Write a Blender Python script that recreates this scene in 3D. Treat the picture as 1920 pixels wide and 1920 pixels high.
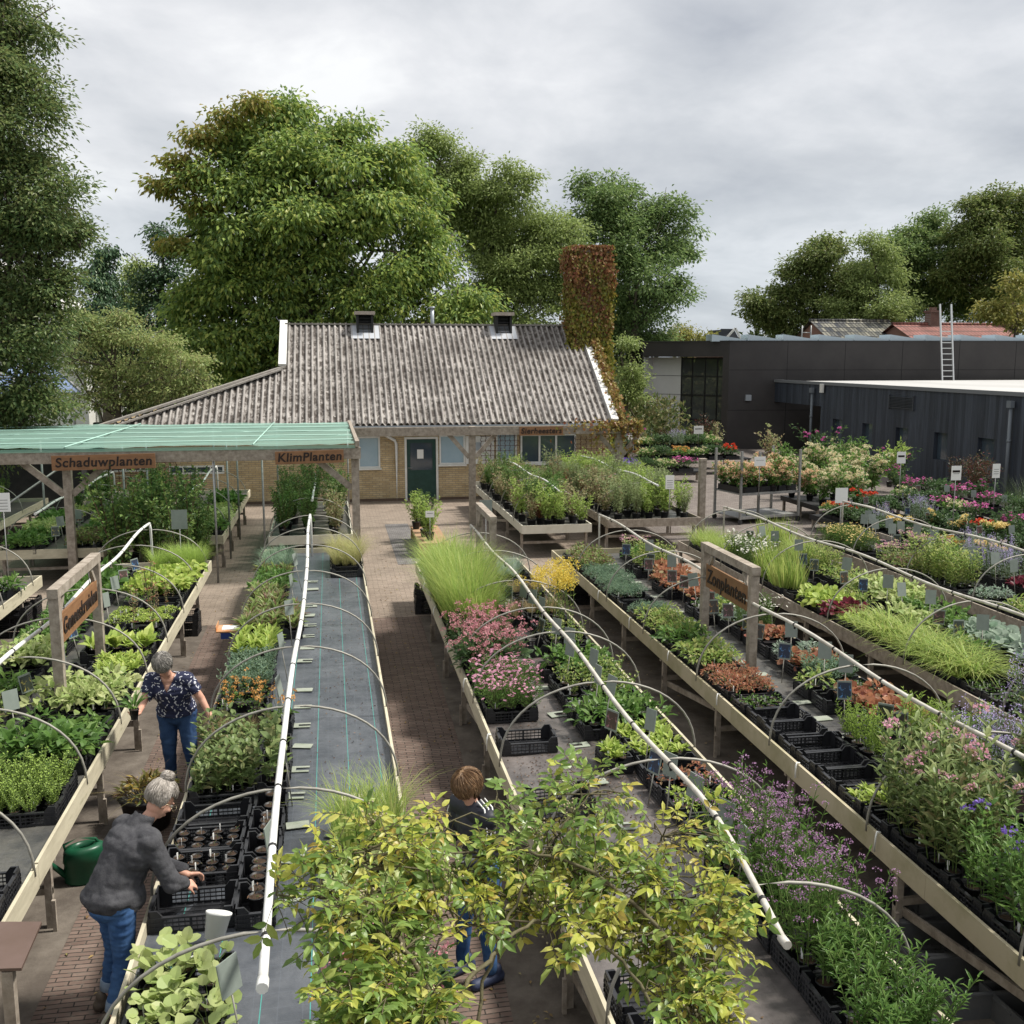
import bpy, math, random
import numpy as np
from mathutils import Vector, Matrix
for o in list(bpy.data.objects): bpy.data.objects.remove(o)
S = bpy.context.scene
COL = S.collection
R = math.radians
rng = np.random.default_rng(7)
random.seed(7)

# ------------------------------------------------------------------ camera, world, sun
FPX, CAMZ = 1920.0, 4.75
PITCH, YAW = math.atan(292/FPX), R(10.045)
cd = bpy.data.cameras.new('camera'); cam = bpy.data.objects.new('camera', cd); COL.objects.link(cam)
cam.location = (0, 0, CAMZ); cam.rotation_euler = (math.pi/2-PITCH, 0, -YAW)
cd.sensor_width = 36; cd.lens = 36; cd.clip_end = 3000; cd.clip_start = 0.05
S.camera = cam
S.view_settings.view_transform = 'Standard'; S.view_settings.look = 'None'
S.view_settings.exposure = 0.80; S.view_settings.gamma = 1.0
try: S.view_settings.use_curve_mapping = False
except Exception: pass

SUNV = Vector((0.52, 0.00, 0.80)).normalized()          # towards the sun
sd = bpy.data.lights.new('sun', 'SUN'); sd.energy = 3.4; sd.angle = R(8); sd.color = (1.0, 0.955, 0.88)
sun = bpy.data.objects.new('sun', sd); COL.objects.link(sun)
sun.rotation_euler = SUNV.to_track_quat('Z', 'Y').to_euler(); sun.location = (20, 0, 30)

W = bpy.data.worlds.new('World'); S.world = W; W.use_nodes = True
nt = W.node_tree; N = nt.nodes; L = nt.links
for n in list(N): N.remove(n)
def node(t, **k):
    n = N.new(t)
    for a, b in k.items(): setattr(n, a, b)
    return n
out = node('ShaderNodeOutputWorld'); bg = node('ShaderNodeBackground'); L.new(bg.outputs[0], out.inputs[0])
sky = node('ShaderNodeTexSky', sky_type='NISHITA', sun_disc=False, sun_elevation=math.asin(SUNV.z), sun_rotation=math.atan2(SUNV.x, SUNV.y))
skys = node('ShaderNodeMixRGB', blend_type='MULTIPLY'); skys.inputs[0].default_value = 1; skys.inputs[2].default_value = (.10, .10, .10, 1)
L.new(sky.outputs[0], skys.inputs[1])
tc = node('ShaderNodeTexCoord'); sep = node('ShaderNodeSeparateXYZ'); L.new(tc.outputs['Generated'], sep.inputs[0])
def mth(op, a, b=None):
    m = node('ShaderNodeMath', operation=op)
    for i, v in enumerate((a, b)):
        if v is None: continue
        if isinstance(v, (int, float)): m.inputs[i].default_value = v
        else: L.new(v, m.inputs[i])
    return m.outputs[0]
zc = mth('ADD', mth('MAXIMUM', sep.outputs[2], 0.0), 0.30)
cx = mth('DIVIDE', sep.outputs[0], zc); cy = mth('DIVIDE', sep.outputs[1], zc)
cmb = node('ShaderNodeCombineXYZ'); L.new(cx, cmb.inputs[0]); L.new(cy, cmb.inputs[1])
def cloudnoise(scale, det, dist, off):
    mp = node('ShaderNodeMapping'); mp.inputs[1].default_value = off; L.new(cmb.outputs[0], mp.inputs[0])
    n = node('ShaderNodeTexNoise'); n.inputs['Scale'].default_value = scale; n.inputs['Detail'].default_value = det
    n.inputs['Roughness'].default_value = .55; n.inputs['Distortion'].default_value = dist
    L.new(mp.outputs[0], n.inputs['Vector']); return n.outputs['Fac']
n1 = cloudnoise(1.1, 6, .25, (3.2, 1.1, 0)); n2 = cloudnoise(3.4, 8, .2, (7.7, 4.2, 2))
fac = mth('ADD', mth('MULTIPLY', n1, .55), mth('MULTIPLY', n2, .45))
def bank(x, y, z, lo, amt):          # a heavier or lighter bank of cloud in one part of the sky
    d = Vector((x, y, z)).normalized(); dp = node('ShaderNodeVectorMath', operation='DOT_PRODUCT'); L.new(tc.outputs['Generated'], dp.inputs[0]); dp.inputs[1].default_value = d
    mr_ = node('ShaderNodeMapRange', interpolation_type='SMOOTHSTEP'); L.new(dp.outputs['Value'], mr_.inputs[0]); mr_.inputs[1].default_value = lo; mr_.inputs[2].default_value = 1.0; mr_.inputs[3].default_value = 0; mr_.inputs[4].default_value = amt
    return mr_.outputs[0]
fac = mth('ADD', fac, bank(.48, .86, .13, .93, -.075)); fac = mth('ADD', fac, bank(-.35, .85, .40, .86, .06)); fac = mth('ADD', fac, bank(.62, .72, .34, .93, .02))
rp = node('ShaderNodeValToRGB'); L.new(fac, rp.inputs[0])
cr = rp.color_ramp; cr.elements[0].position = .26; cr.elements[0].color = (.30, .315, .345, 1)
cr.elements[1].position = .62; cr.elements[1].color = (.70, .70, .695, 1)
e = cr.elements.new(.45); e.color = (.47, .48, .495, 1)
e = cr.elements.new(.55); e.color = (.59, .592, .60, 1)
# the cloud deck is thinner and brighter overhead, bluer and darker low down
hz = node('ShaderNodeMapRange'); L.new(sep.outputs[2], hz.inputs[0]); hz.inputs[1].default_value = 0.0; hz.inputs[2].default_value = .42
hz.inputs[3].default_value = 0.0; hz.inputs[4].default_value = 1.0
low = node('ShaderNodeMixRGB', blend_type='MULTIPLY'); low.inputs[0].default_value = 1
lr = node('ShaderNodeValToRGB'); L.new(hz.outputs[0], lr.inputs[0])
lr.color_ramp.elements[0].color = (.86, .92, .99, 1); lr.color_ramp.elements[1].color = (1.14, 1.13, 1.12, 1)
m_ = lr.color_ramp.elements.new(.4); m_.color = (.96, .965, .97, 1)
L.new(rp.outputs[0], low.inputs[1]); L.new(lr.outputs[0], low.inputs[2])
mx = node('ShaderNodeMixRGB'); mx.inputs[0].default_value = .90
L.new(skys.outputs[0], mx.inputs[1]); L.new(low.outputs[0], mx.inputs[2])
L.new(mx.outputs[0], bg.inputs[0]); bg.inputs[1].default_value = .85

# ------------------------------------------------------------------ measuring helpers
_cp, _sp, _cy, _sy = math.cos(PITCH), math.sin(PITCH), math.cos(YAW), math.sin(YAW)
def ray(px, py):
    x = (px-960)/FPX; z = -(py-960)/FPX
    y2 = _cp+z*_sp; z2 = -_sp+z*_cp
    return x*_cy+y2*_sy, -x*_sy+y2*_cy, z2
def G(px, py, z=0.0):
    r = ray(px, py); t = (z-CAMZ)/r[2]; return Vector((r[0]*t, r[1]*t, z))
def AT(px, py, Y):
    r = ray(px, py); t = Y/r[1]; return Vector((r[0]*t, Y, CAMZ+r[2]*t))

# ------------------------------------------------------------------ materials
MATS = {}
def newmat(name):
    m = bpy.data.materials.new(name); m.use_nodes = True
    return m, m.node_tree.nodes, m.node_tree.links, m.node_tree.nodes['Principled BSDF']
def setin(b, k, v):
    if k in b.inputs: b.inputs[k].default_value = v
def c4(c): return (c[0], c[1], c[2], 1)
def mat(name, c, rough=.7, c2=None, scale=5, metal=0.0, bump=0.0, spec=.35, stretch=(1, 1, 1), detail=5, lo=.35, hi=.65, c3=None, coat=0, trans=0):
    """plain surface: colour c blotched with c2 (real wear/dirt), optional noise bump"""
    if name in MATS: return MATS[name]
    m, n, l, b = newmat(name)
    setin(b, 'Base Color', c4(c)); setin(b, 'Roughness', rough); setin(b, 'Metallic', metal); setin(b, 'Specular IOR Level', spec)
    if coat: setin(b, 'Coat Weight', coat)
    if trans: setin(b, 'Transmission Weight', trans)
    if c2 or bump:
        t = n.new('ShaderNodeTexCoord'); mp = n.new('ShaderNodeMapping'); mp.inputs[3].default_value = stretch
        l.new(t.outputs['Object'], mp.inputs[0])
        no = n.new('ShaderNodeTexNoise'); no.inputs['Scale'].default_value = scale; no.inputs['Detail'].default_value = detail
        no.inputs['Roughness'].default_value = .65
        l.new(mp.outputs[0], no.inputs['Vector'])
        if c2:
            r = n.new('ShaderNodeValToRGB'); r.color_ramp.elements[0].position = lo; r.color_ramp.elements[1].position = hi
            r.color_ramp.elements[0].color = c4(c); r.color_ramp.elements[1].color = c4(c2)
            if c3:
                e = r.color_ramp.elements.new(min(.98, hi+.12)); e.color = c4(c3)
            l.new(no.outputs['Fac'], r.inputs[0]); l.new(r.outputs[0], b.inputs['Base Color'])
        if bump:
            bp = n.new('ShaderNodeBump'); bp.inputs['Strength'].default_value = bump; bp.inputs['Distance'].default_value = .02
            l.new(no.outputs['Fac'], bp.inputs['Height']); l.new(bp.outputs[0], b.inputs['Normal'])
    MATS[name] = m; return m
def leafmat(name, cols, transl=.35, rough=.45, spec=.3):
    """foliage: each leaf (mesh island) draws its own colour from cols; some light passes through"""
    if name in MATS: return MATS[name]
    m, n, l, b = newmat(name)
    g = n.new('ShaderNodeNewGeometry'); oi = n.new('ShaderNodeObjectInfo')
    a = n.new('ShaderNodeMath'); a.operation = 'MULTIPLY_ADD'; l.new(oi.outputs['Random'], a.inputs[0]); a.inputs[1].default_value = .18; l.new(g.outputs['Random Per Island'], a.inputs[2])
    s = n.new('ShaderNodeMath'); s.operation = 'SUBTRACT'; l.new(a.outputs[0], s.inputs[0]); s.inputs[1].default_value = .09
    r = n.new('ShaderNodeValToRGB'); l.new(s.outputs[0], r.inputs[0])
    k = len(cols)
    r.color_ramp.elements[0].position = 0; r.color_ramp.elements[0].color = c4(cols[0])
    r.color_ramp.elements[1].position = 1; r.color_ramp.elements[1].color = c4(cols[-1])
    for i in range(1, k-1):
        e = r.color_ramp.elements.new(i/(k-1)); e.color = c4(cols[i])
    l.new(r.outputs[0], b.inputs['Base Color']); setin(b, 'Roughness', rough); setin(b, 'Specular IOR Level', spec)
    tr = n.new('ShaderNodeBsdfTranslucent'); l.new(r.outputs[0], tr.inputs[0])
    mx = n.new('ShaderNodeMixShader'); mx.inputs[0].default_value = transl
    l.new(b.outputs[0], mx.inputs[1]); l.new(tr.outputs[0], mx.inputs[2]); l.new(mx.outputs[0], n['Material Output'].inputs[0])
    MATS[name] = m; return m
def brickmat(name, c1, c2, mortar, bw, bh, mort=.008, rough=.85, bump=.5, off=.5, axes='XY', dirt=None):
    m, n, l, b = newmat(name)
    t = n.new('ShaderNodeTexCoord'); sp = n.new('ShaderNodeSeparateXYZ'); cb = n.new('ShaderNodeCombineXYZ')
    l.new(t.outputs['Object'], sp.inputs[0]); l.new(sp.outputs['XYZ'.index(axes[0])], cb.inputs[0]); l.new(sp.outputs['XYZ'.index(axes[1])], cb.inputs[1])
    no0 = n.new('ShaderNodeTexNoise'); no0.inputs['Scale'].default_value = 1.7; l.new(cb.outputs[0], no0.inputs['Vector'])
    wob = n.new('ShaderNodeVectorMath'); wob.operation = 'MULTIPLY_ADD'; l.new(no0.outputs['Color'], wob.inputs[0]); wob.inputs[1].default_value = (.05, .05, 0); l.new(cb.outputs[0], wob.inputs[2])
    k = n.new('ShaderNodeTexBrick'); k.offset = off; l.new(wob.outputs[0] if rough > .84 and axes == 'XY' else cb.outputs[0], k.inputs['Vector'])
    k.inputs['Scale'].default_value = 1; k.inputs['Brick Width'].default_value = bw; k.inputs['Row Height'].default_value = bh
    k.inputs['Mortar Size'].default_value = mort; k.inputs['Color1'].default_value = c4(c1); k.inputs['Color2'].default_value = c4(c2); k.inputs['Mortar'].default_value = c4(mortar)
    k.inputs['Mortar Smooth'].default_value = .3
    no = n.new('ShaderNodeTexNoise'); no.inputs['Scale'].default_value = 1.3; no.inputs['Detail'].default_value = 8; no.inputs['Roughness'].default_value = .7
    l.new(cb.outputs[0], no.inputs['Vector'])
    mx = n.new('ShaderNodeMixRGB'); mx.blend_type = 'MULTIPLY'; mx.inputs[0].default_value = .75
    r = n.new('ShaderNodeValToRGB'); r.color_ramp.elements[0].position = .3; r.color_ramp.elements[0].color = (.55, .53, .5, 1); r.color_ramp.elements[1].position = .7; r.color_ramp.elements[1].color = (1.15, 1.12, 1.08, 1)
    l.new(no.outputs['Fac'], r.inputs[0]); l.new(k.outputs['Color'], mx.inputs[1]); l.new(r.outputs[0], mx.inputs[2])
    src = mx.outputs[0]
    if dirt:
        n3 = n.new('ShaderNodeTexNoise'); n3.inputs['Scale'].default_value = 22; n3.inputs['Detail'].default_value = 6; l.new(cb.outputs[0], n3.inputs['Vector'])
        r3 = n.new('ShaderNodeValToRGB'); r3.color_ramp.elements[0].position = .5; r3.color_ramp.elements[1].position = .68; r3.color_ramp.elements[1].color = (.75, .75, .75, 1)
        l.new(n3.outputs['Fac'], r3.inputs[0])
        m3 = n.new('ShaderNodeMixRGB'); m3.inputs[2].default_value = c4(dirt); l.new(r3.outputs[0], m3.inputs[0]); l.new(src, m3.inputs[1]); src = m3.outputs[0]
    l.new(src, b.inputs['Base Color']); setin(b, 'Roughness', rough); setin(b, 'Specular IOR Level', .25)
    bp = n.new('ShaderNodeBump'); bp.inputs['Strength'].default_value = bump; bp.inputs['Distance'].default_value = .01; bp.invert = True
    ad = n.new('ShaderNodeMath'); ad.operation = 'MULTIPLY_ADD'; l.new(no.outputs['Fac'], ad.inputs[0]); ad.inputs[1].default_value = -.6; l.new(k.outputs['Fac'], ad.inputs[2])
    l.new(ad.outputs[0], bp.inputs['Height']); l.new(bp.outputs[0], b.inputs['Normal'])
    MATS[name] = m; return m

# ------------------------------------------------------------------ mesh builder
def unit(a):
    a = np.asarray(a, float); return a/np.maximum(np.linalg.norm(a, axis=-1, keepdims=True), 1e-9)
BOXF = np.array([[0, 3, 2, 1], [4, 5, 6, 7], [0, 1, 5, 4], [1, 2, 6, 5], [2, 3, 7, 6], [3, 0, 4, 7]])
class MB:
    def __init__(s): s.v = []; s.f = []; s.n = 0
    def add(s, V, F, m=0, sm=False):
        V = np.asarray(V, float).reshape(-1, 3); F = np.asarray(F, int)
        s.v.append(V); s.f.append((F+s.n, m, sm)); s.n += len(V); return s
    def box(s, x0, y0, z0, x1, y1, z1, m=0):
        x0, x1 = min(x0, x1), max(x0, x1); y0, y1 = min(y0, y1), max(y0, y1); z0, z1 = min(z0, z1), max(z0, z1)
        return s.add([(x0, y0, z0), (x1, y0, z0), (x1, y1, z0), (x0, y1, z0), (x0, y0, z1), (x1, y0, z1), (x1, y1, z1), (x0, y1, z1)], BOXF, m)
    def beam(s, p, q, w, h, m=0, up=(0, 0, 1)):
        p = np.array(p, float); q = np.array(q, float); d = unit(q-p); up = np.array(up, float)
        if abs(d@up) > .98: up = np.array((0, 1., 0))
        a = unit(np.cross(d, up))*w/2; b = unit(np.cross(a, d))*h/2
        return s.add([p-a-b, p+a-b, p+a+b, p-a+b, q-a-b, q+a-b, q+a+b, q-a+b], [[0, 1, 2, 3], [4, 7, 6, 5], [0, 4, 5, 1], [1, 5, 6, 2], [2, 6, 7, 3], [3, 7, 4, 0]], m)
    def tube(s, pts, r, n=6, m=0, sm=True, cap=True):
        P = np.asarray(pts, float); k = len(P); rr = np.full(k, r) if np.isscalar(r) else np.asarray(r, float)
        T = unit(np.gradient(P, axis=0)); ref = np.array((0, 0, 1.)) if abs(T[0][2]) < .9 else np.array((1., 0, 0))
        A = unit(np.cross(T, ref)); B = np.cross(T, A)
        th = np.linspace(0, 2*math.pi, n, endpoint=False)
        V = (P[:, None]+rr[:, None, None]*(np.cos(th)[None, :, None]*A[:, None]+np.sin(th)[None, :, None]*B[:, None])).reshape(-1, 3)
        i = np.arange(k-1)[:, None]*n; j = np.arange(n)[None]; j2 = (j+1) % n
        F = np.stack([i+j, i+j2, i+n+j2, i+n+j], -1).reshape(-1, 4)
        s.add(V, F, m, sm)
        if cap:
            b0 = s.n-len(V)
            s.f.append((np.array([list(range(b0+n-1, b0-1, -1))]), m, False)); s.f.append((np.array([list(range(b0+(k-1)*n, b0+k*n))]), m, False))
        return s
    def lathe(s, prof, n=12, m=0, c=(0, 0, 0), sm=True):
        P = np.asarray(prof, float); k = len(P); th = np.linspace(0, 2*math.pi, n, endpoint=False)
        V = np.stack([c[0]+P[:, :1]*np.cos(th), c[1]+P[:, :1]*np.sin(th), c[2]+np.repeat(P[:, 1:], n, 1)], -1).reshape(-1, 3)
        i = np.arange(k-1)[:, None]*n; j = np.arange(n)[None]; j2 = (j+1) % n
        return s.add(V, np.stack([i+j, i+j2, i+n+j2, i+n+j], -1).reshape(-1, 4), m, sm)
    def ball(s, c, r, m=0, n=8):
        k = n//2+1; ph = np.linspace(-math.pi/2, math.pi/2, k); r = np.array([r]*3 if np.isscalar(r) else r, float)
        b = s.n; s.lathe(np.stack([np.maximum(np.cos(ph), 1e-3), np.sin(ph)], -1), n, m)
        s.v[-1] = s.v[-1]*r+np.array(c, float); return s
    def inst(s, T, F, P, U, V, W, m=0, sm=False):
        """template T (k,3) in frame U,V,W (already scaled, (n,3)) at P"""
        T = np.asarray(T, float); F = np.asarray(F, int); n = len(P); k = len(T)
        VV = P[:, None]+T[None, :, :1]*U[:, None]+T[None, :, 1:2]*V[:, None]+T[None, :, 2:]*W[:, None]
        FF = (F[None]+(np.arange(n)*k)[:, None, None]).reshape(-1, F.shape[1])
        return s.add(VV.reshape(-1, 3), FF, m, sm)
    def mesh(s, name, mats):
        me = bpy.data.meshes.new(name)
        if s.v:
            V = np.concatenate(s.v); L_ = [f.ravel() for f, _, _ in s.f]; tot = np.concatenate([np.full(len(f), f.shape[1]) for f, _, _ in s.f])
            lo = np.concatenate(L_); st = np.concatenate([[0], np.cumsum(tot)[:-1]])
            me.vertices.add(len(V)); me.vertices.foreach_set('co', V.ravel().astype(np.float32))
            me.loops.add(len(lo)); me.loops.foreach_set('vertex_index', lo.astype(np.int32))
            me.polygons.add(len(tot)); me.polygons.foreach_set('loop_start', st.astype(np.int32)); me.polygons.foreach_set('loop_total', tot.astype(np.int32))
            me.polygons.foreach_set('material_index', np.concatenate([np.full(len(f), m) for f, m, _ in s.f]).astype(np.int32))
            me.polygons.foreach_set('use_smooth', np.concatenate([np.full(len(f), sm) for f, _, sm in s.f]))
            me.update(calc_edges=True)
        for x in (mats if isinstance(mats, (list, tuple)) else [mats]): me.materials.append(x)
        return me
    def obj(s, name, mats, parent=None, loc=None):
        return link(name, s.mesh(name, mats), parent, loc)
def link(name, me, parent=None, loc=None, rz=0, sc=None):
    o = bpy.data.objects.new(name, me); COL.objects.link(o)
    if parent is not None: o.parent = parent
    if loc is not None: o.location = loc
    if rz: o.rotation_euler = (0, 0, rz)
    if sc: o.scale = (sc, sc, sc) if np.isscalar(sc) else sc
    return o
def tag(o, label=None, cat=None, group=None, kind=None):
    if label: o['label'] = label
    if cat: o['category'] = cat
    if group: o['group'] = group
    if kind: o['kind'] = kind
    return o
def thing(name, label, cat, loc=(0, 0, 0), rz=0, group=None, sc=None):
    return tag(link(name, None, None, loc, rz, sc), label, cat, group)
def struct(name, mb, m, label=None):
    o = mb.obj(name, m); o['kind'] = 'structure'
    if label: tag(o, label, name.replace('_', ' '))
    return o
ORD = ['nearest', 'second nearest', 'third nearest', 'fourth nearest', 'fifth nearest', 'sixth nearest', 'seventh nearest', 'eighth nearest', 'ninth nearest', 'tenth nearest', 'eleventh nearest', 'twelfth nearest', 'thirteenth nearest', 'fourteenth nearest', 'fifteenth nearest', 'sixteenth nearest', 'seventeenth nearest', 'eighteenth nearest', 'nineteenth nearest', 'twentieth nearest', 'twenty-first nearest', 'twenty-second nearest', 'twenty-third nearest', 'twenty-fourth nearest', 'twenty-fifth nearest']

# leaf templates: (along, across, normal)
LT2 = ([(0, 0, 0), (.45, .5, .1), (1, 0, -.08), (.45, -.5, .1)], [(0, 2, 1), (0, 3, 2)])
LT4 = ([(0, 0, 0), (.35, 0, .03), (.7, 0, 0), (1, 0, -.12), (.22, .36, .1), (.6, .4, .08), (.22, -.36, .1), (.6, -.4, .08)],
       [(0, 1, 4, 4), (1, 2, 5, 4), (2, 3, 5, 5), (0, 6, 1, 1), (1, 6, 7, 2), (2, 7, 3, 3)])
LT4F3 = [(0, 1, 4), (1, 2, 5), (1, 5, 4), (2, 3, 5), (0, 6, 1), (1, 6, 7), (1, 7, 2), (2, 7, 3)]
RT = ([(0, 0, 0), (.15, .32, .05), (.5, .52, .08), (.85, .36, .02), (1, .06, -.05), (1, -.06, -.05), (.85, -.36, .02), (.5, -.52, .08), (.15, -.32, .05), (.5, 0, -.03)],
      [(9, 0, 1), (9, 1, 2), (9, 2, 3), (9, 3, 4), (9, 4, 5), (9, 5, 6), (9, 6, 7), (9, 7, 8), (9, 8, 0)][:8]+[(9, 8, 0)])
def leaves(mb, P, D, L_, Wd, m=0, kind=2, up=None, jit=.4, r=None):
    r = r or rng; P = np.asarray(P, float); n = len(P); D = unit(D)
    up = np.tile((0, 0, 1.), (n, 1)) if up is None else unit(up)
    up = unit(up+r.normal(0, jit, (n, 3)))
    V = unit(np.cross(up, D)); Wn = np.cross(D, V)
    L_ = np.broadcast_to(L_, (n,))[:, None]*r.uniform(.75, 1.2, (n, 1)); Wd = np.broadcast_to(Wd, (n,))[:, None]*r.uniform(.8, 1.15, (n, 1))
    T, F = (LT2 if kind == 2 else (LT4[0], LT4F3) if kind == 4 else RT)
    mb.inst(T, F, P, D*L_, V*Wd, Wn*L_, m)
def blades(mb, P, D, h, w, bend, m=0, seg=4, r=None):
    """grass blades: root P, upward direction D, bent towards their own lean"""
    r = r or rng; P = np.asarray(P, float); n = len(P); D = unit(D); h = np.broadcast_to(h, (n,))*r.uniform(.65, 1.1, n)
    az = np.arctan2(D[:, 1], D[:, 0])+r.normal(0, .5, n); O = np.stack([np.cos(az), np.sin(az), np.zeros(n)], -1)
    side = np.stack([-np.sin(az), np.cos(az), np.zeros(n)], -1); bd = bend*r.uniform(.5, 1.4, n)
    t = np.linspace(0, 1, seg+1); C = P[:, None]+D[:, None]*(h[:, None, None]*t[None, :, None])
    C = C+O[:, None]*(bd*h)[:, None, None]*(t**2.2)[None, :, None]; C[:, :, 2] -= (bd*h*.55)[:, None]*(t**3)[None]
    wd = w*(1-t**1.6)*.5; wd[-1] = w*.03
    Vt = np.stack([C-side[:, None]*wd[None, :, None], C+side[:, None]*wd[None, :, None]], 2).reshape(n, -1, 3)
    F = np.array([[2*i, 2*i+1, 2*i+3, 2*i+2] for i in range(seg)]); k = 2*(seg+1)
    mb.add(Vt.reshape(-1, 3), (F[None]+(np.arange(n)*k)[:, None, None]).reshape(-1, 4), m)
def disk(n, rad, r=None):
    r = r or rng; a = r.uniform(0, 2*math.pi, n); q = rad*np.sqrt(r.uniform(0, 1, n)); return np.stack([q*np.cos(a), q*np.sin(a)], -1)
def sph(n, r=None):
    r = r or rng; return unit(r.normal(0, 1, (n, 3)))
# ------------------------------------------------------------------ colours used all over
wood_old = mat('weathered_grey_wood', (.20, .165, .13), .85, (.36, .315, .26), 9, bump=.5, stretch=(1, 1, 1), detail=8)
wood_new = mat('pale_treated_wood', (.36, .325, .235), .75, (.52, .475, .35), 2.2, bump=.25, c3=(.30, .28, .18), hi=.6, stretch=(1, .5, 3), detail=9)
wood_green = mat('algae_stained_wood', (.42, .37, .26), .8, (.27, .25, .14), 2.2, bump=.2, lo=.42, hi=.72)
wood_sign = mat('varnished_sign_wood', (.19, .095, .045), .55, (.28, .145, .07), 3, stretch=(1, 6, 6), bump=.1, c3=(.14, .06, .03))
ink = mat('burnt_black_lettering', (.02, .012, .01), .6)
galv = mat('galvanised_steel', (.34, .34, .33), .5, (.24, .24, .23), 14, metal=.5)
grey_tube = mat('weathered_hoop_steel', (.23, .22, .19), .6, (.33, .32, .28), 9, metal=.3)
white_pvc = mat('white_plastic_pipe', (.72, .72, .70), .4, (.55, .54, .48), 5, spec=.5, lo=.45, hi=.75)
grey_pvc = mat('dirty_white_plastic_pipe', (.58, .56, .50), .45, (.40, .37, .31), 5, spec=.4)
black_pl = mat('black_crate_plastic', (.012, .013, .016), .42, (.024, .024, .026), 8, spec=.45)
pot_pl = mat('black_pot_plastic', (.015, .015, .016), .5)
grey_pl = mat('dark_grey_plastic', (.085, .09, .095), .45, (.12, .12, .12), 6)
white_pl = mat('white_label_plastic', (.75, .75, .72), .45)
soil = mat('potting_soil', (.028, .017, .010), .95, (.055, .032, .018), 30, bump=.8)
bark = mat('tree_bark', (.07, .055, .04), .9, (.13, .11, .08), 7, bump=.8)
stemg = mat('green_stem', (.10, .15, .04), .7)
stembr = mat('brown_stem', (.09, .055, .03), .8)
glass = mat('window_glass', (.05, .07, .09), .06, spec=.9)
blueglass = mat('pale_blue_blind_glass', (.33, .45, .53), .15, (.38, .49, .56), 2, spec=.8)
white_paint = mat('white_paint', (.74, .74, .71), .5, (.62, .61, .57), 3)
zinc = mat('grey_zinc', (.34, .37, .40), .45, metal=.4)
slate_dark = mat('anthracite_panel', (.030, .027, .027), .5, (.042, .038, .037), .6)

# ------------------------------------------------------------------ ground
b = MB(); b.add([(-900, -60, 0), (900, -60, 0), (900, 1400, 0), (-900, 1400, 0)], [[0, 1, 2, 3]])
struct('ground', b, mat('meadow_ground', (.05, .075, .025), .95, (.09, .10, .04), .6, bump=.3))
b = MB(); b.box(-30, -8, -.2, 22.4, 20.2, .004)
earth = mat('grey_brown_earth', (.085, .070, .057), .95, (.15, .128, .105), 3.2, bump=1.0, detail=12, lo=.38, hi=.64, c3=(.17, .15, .125))
struct('bare_earth', b, earth)
path_m = brickmat('dark_clinker_paving', (.14, .098, .082), (.20, .148, .125), (.035, .03, .026), .205, .056, .006, dirt=(.13, .11, .09))
b = MB(); e_ = [(1.15, -6), (1.18, 6.5), (1.27, 8.8), (1.40, 10.6), (1.47, 12.2), (1.50, 15), (1.54, 18.4)]; b.add([(.3, y, .012) for x, y in e_]+[(x, y, .012) for x, y in e_], [[i, i+7, i+8, i+1] for i in range(6)]); struct('brick_path', b, path_m)
b = MB(); b.box(-2.24, -6, -.2, -1.2, 18.4, .012); struct('brick_walk', b, path_m)
yard_m = brickmat('sandy_brick_paving', (.235, .19, .155), (.31, .255, .21), (.12, .10, .08), .205, .07, .006, dirt=(.25, .21, .17))
b = MB(); b.box(-12, 18.4, -.2, 8.6, 33.8, .010); struct('paved_yard', b, yard_m)
yard2 = brickmat('grey_brick_paving', (.15, .128, .118), (.215, .19, .175), (.075, .065, .06), .205, .09, .008, dirt=(.2, .18, .16))
b = MB(); b.box(8.604, 20.2, -.2, 22.4, 60, .010); struct('paved_forecourt', b, yard2)
b = MB(); b.box(1.45, 23.2, -.1, 2.1, 29.0, .016); struct('grey_paving_strip', b, brickmat('grey_clinker_strip', (.16, .15, .15), (.22, .21, .21), (.08, .08, .08), .1, .07, .008))

# ------------------------------------------------------------------ yellow brick house
house = thing('brick_house', 'low yellow brick house with lichen-grey corrugated roof and green door', 'house', (0, 33.8, 0))
def hp(name, mb, m, parent=None):
    o = mb.obj(name, m, parent or house)
    if parent is None: o.location = (0, -33.8, 0)
    return o
ybrick = brickmat('yellow_house_brick', (.48, .36, .20), (.60, .48, .30), (.30, .26, .2), .22, .068, .009, rough=.8, bump=.4, axes='XZ')
YW = 33.8
b = MB()
holes = []           # (x0,x1,z0,z1) openings in the front wall
def rectpx(x0, y0, x1, y1, Y=YW):
    a = AT(x0, y1, Y); c = AT(x1, y0, Y); return a.x, c.x, a.z, c.z
wins = dict(w1=rectpx(672, 818, 712, 878), door=rectpx(760, 817, 821, 941), w2=rectpx(824, 815, 872, 871), w3=rectpx(930, 812, 969, 862), w4=rectpx(976, 813, 1080, 869), w5=rectpx(318, 872, 420, 890), w6=rectpx(180, 862, 290, 886))
d = wins['door']; wins['door'] = (d[0], d[1], 0.0, 2.12)
rects = sorted(wins.values())
xs = [-7.0]; 
x = -7.0
for (x0, x1, z0, z1) in rects:
    b.box(x, YW, 0, x0, YW+.25, 2.7)
    if z0 > .02: b.box(x0, YW, 0, x1, YW+.25, z0)
    b.box(x0, YW, z1, x1, YW+.25, 2.7); x = x1
b.box(x, YW, 0, 9.35, YW+.25, 2.7)
b.box(9.10, YW+.252, 0, 9.35, 43, 2.7); b.box(-7.0, YW+.252, 0, -6.75, 43, 2.7); b.box(-6.748, 42.8, 0, 9.098, 43, 2.7)
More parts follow.
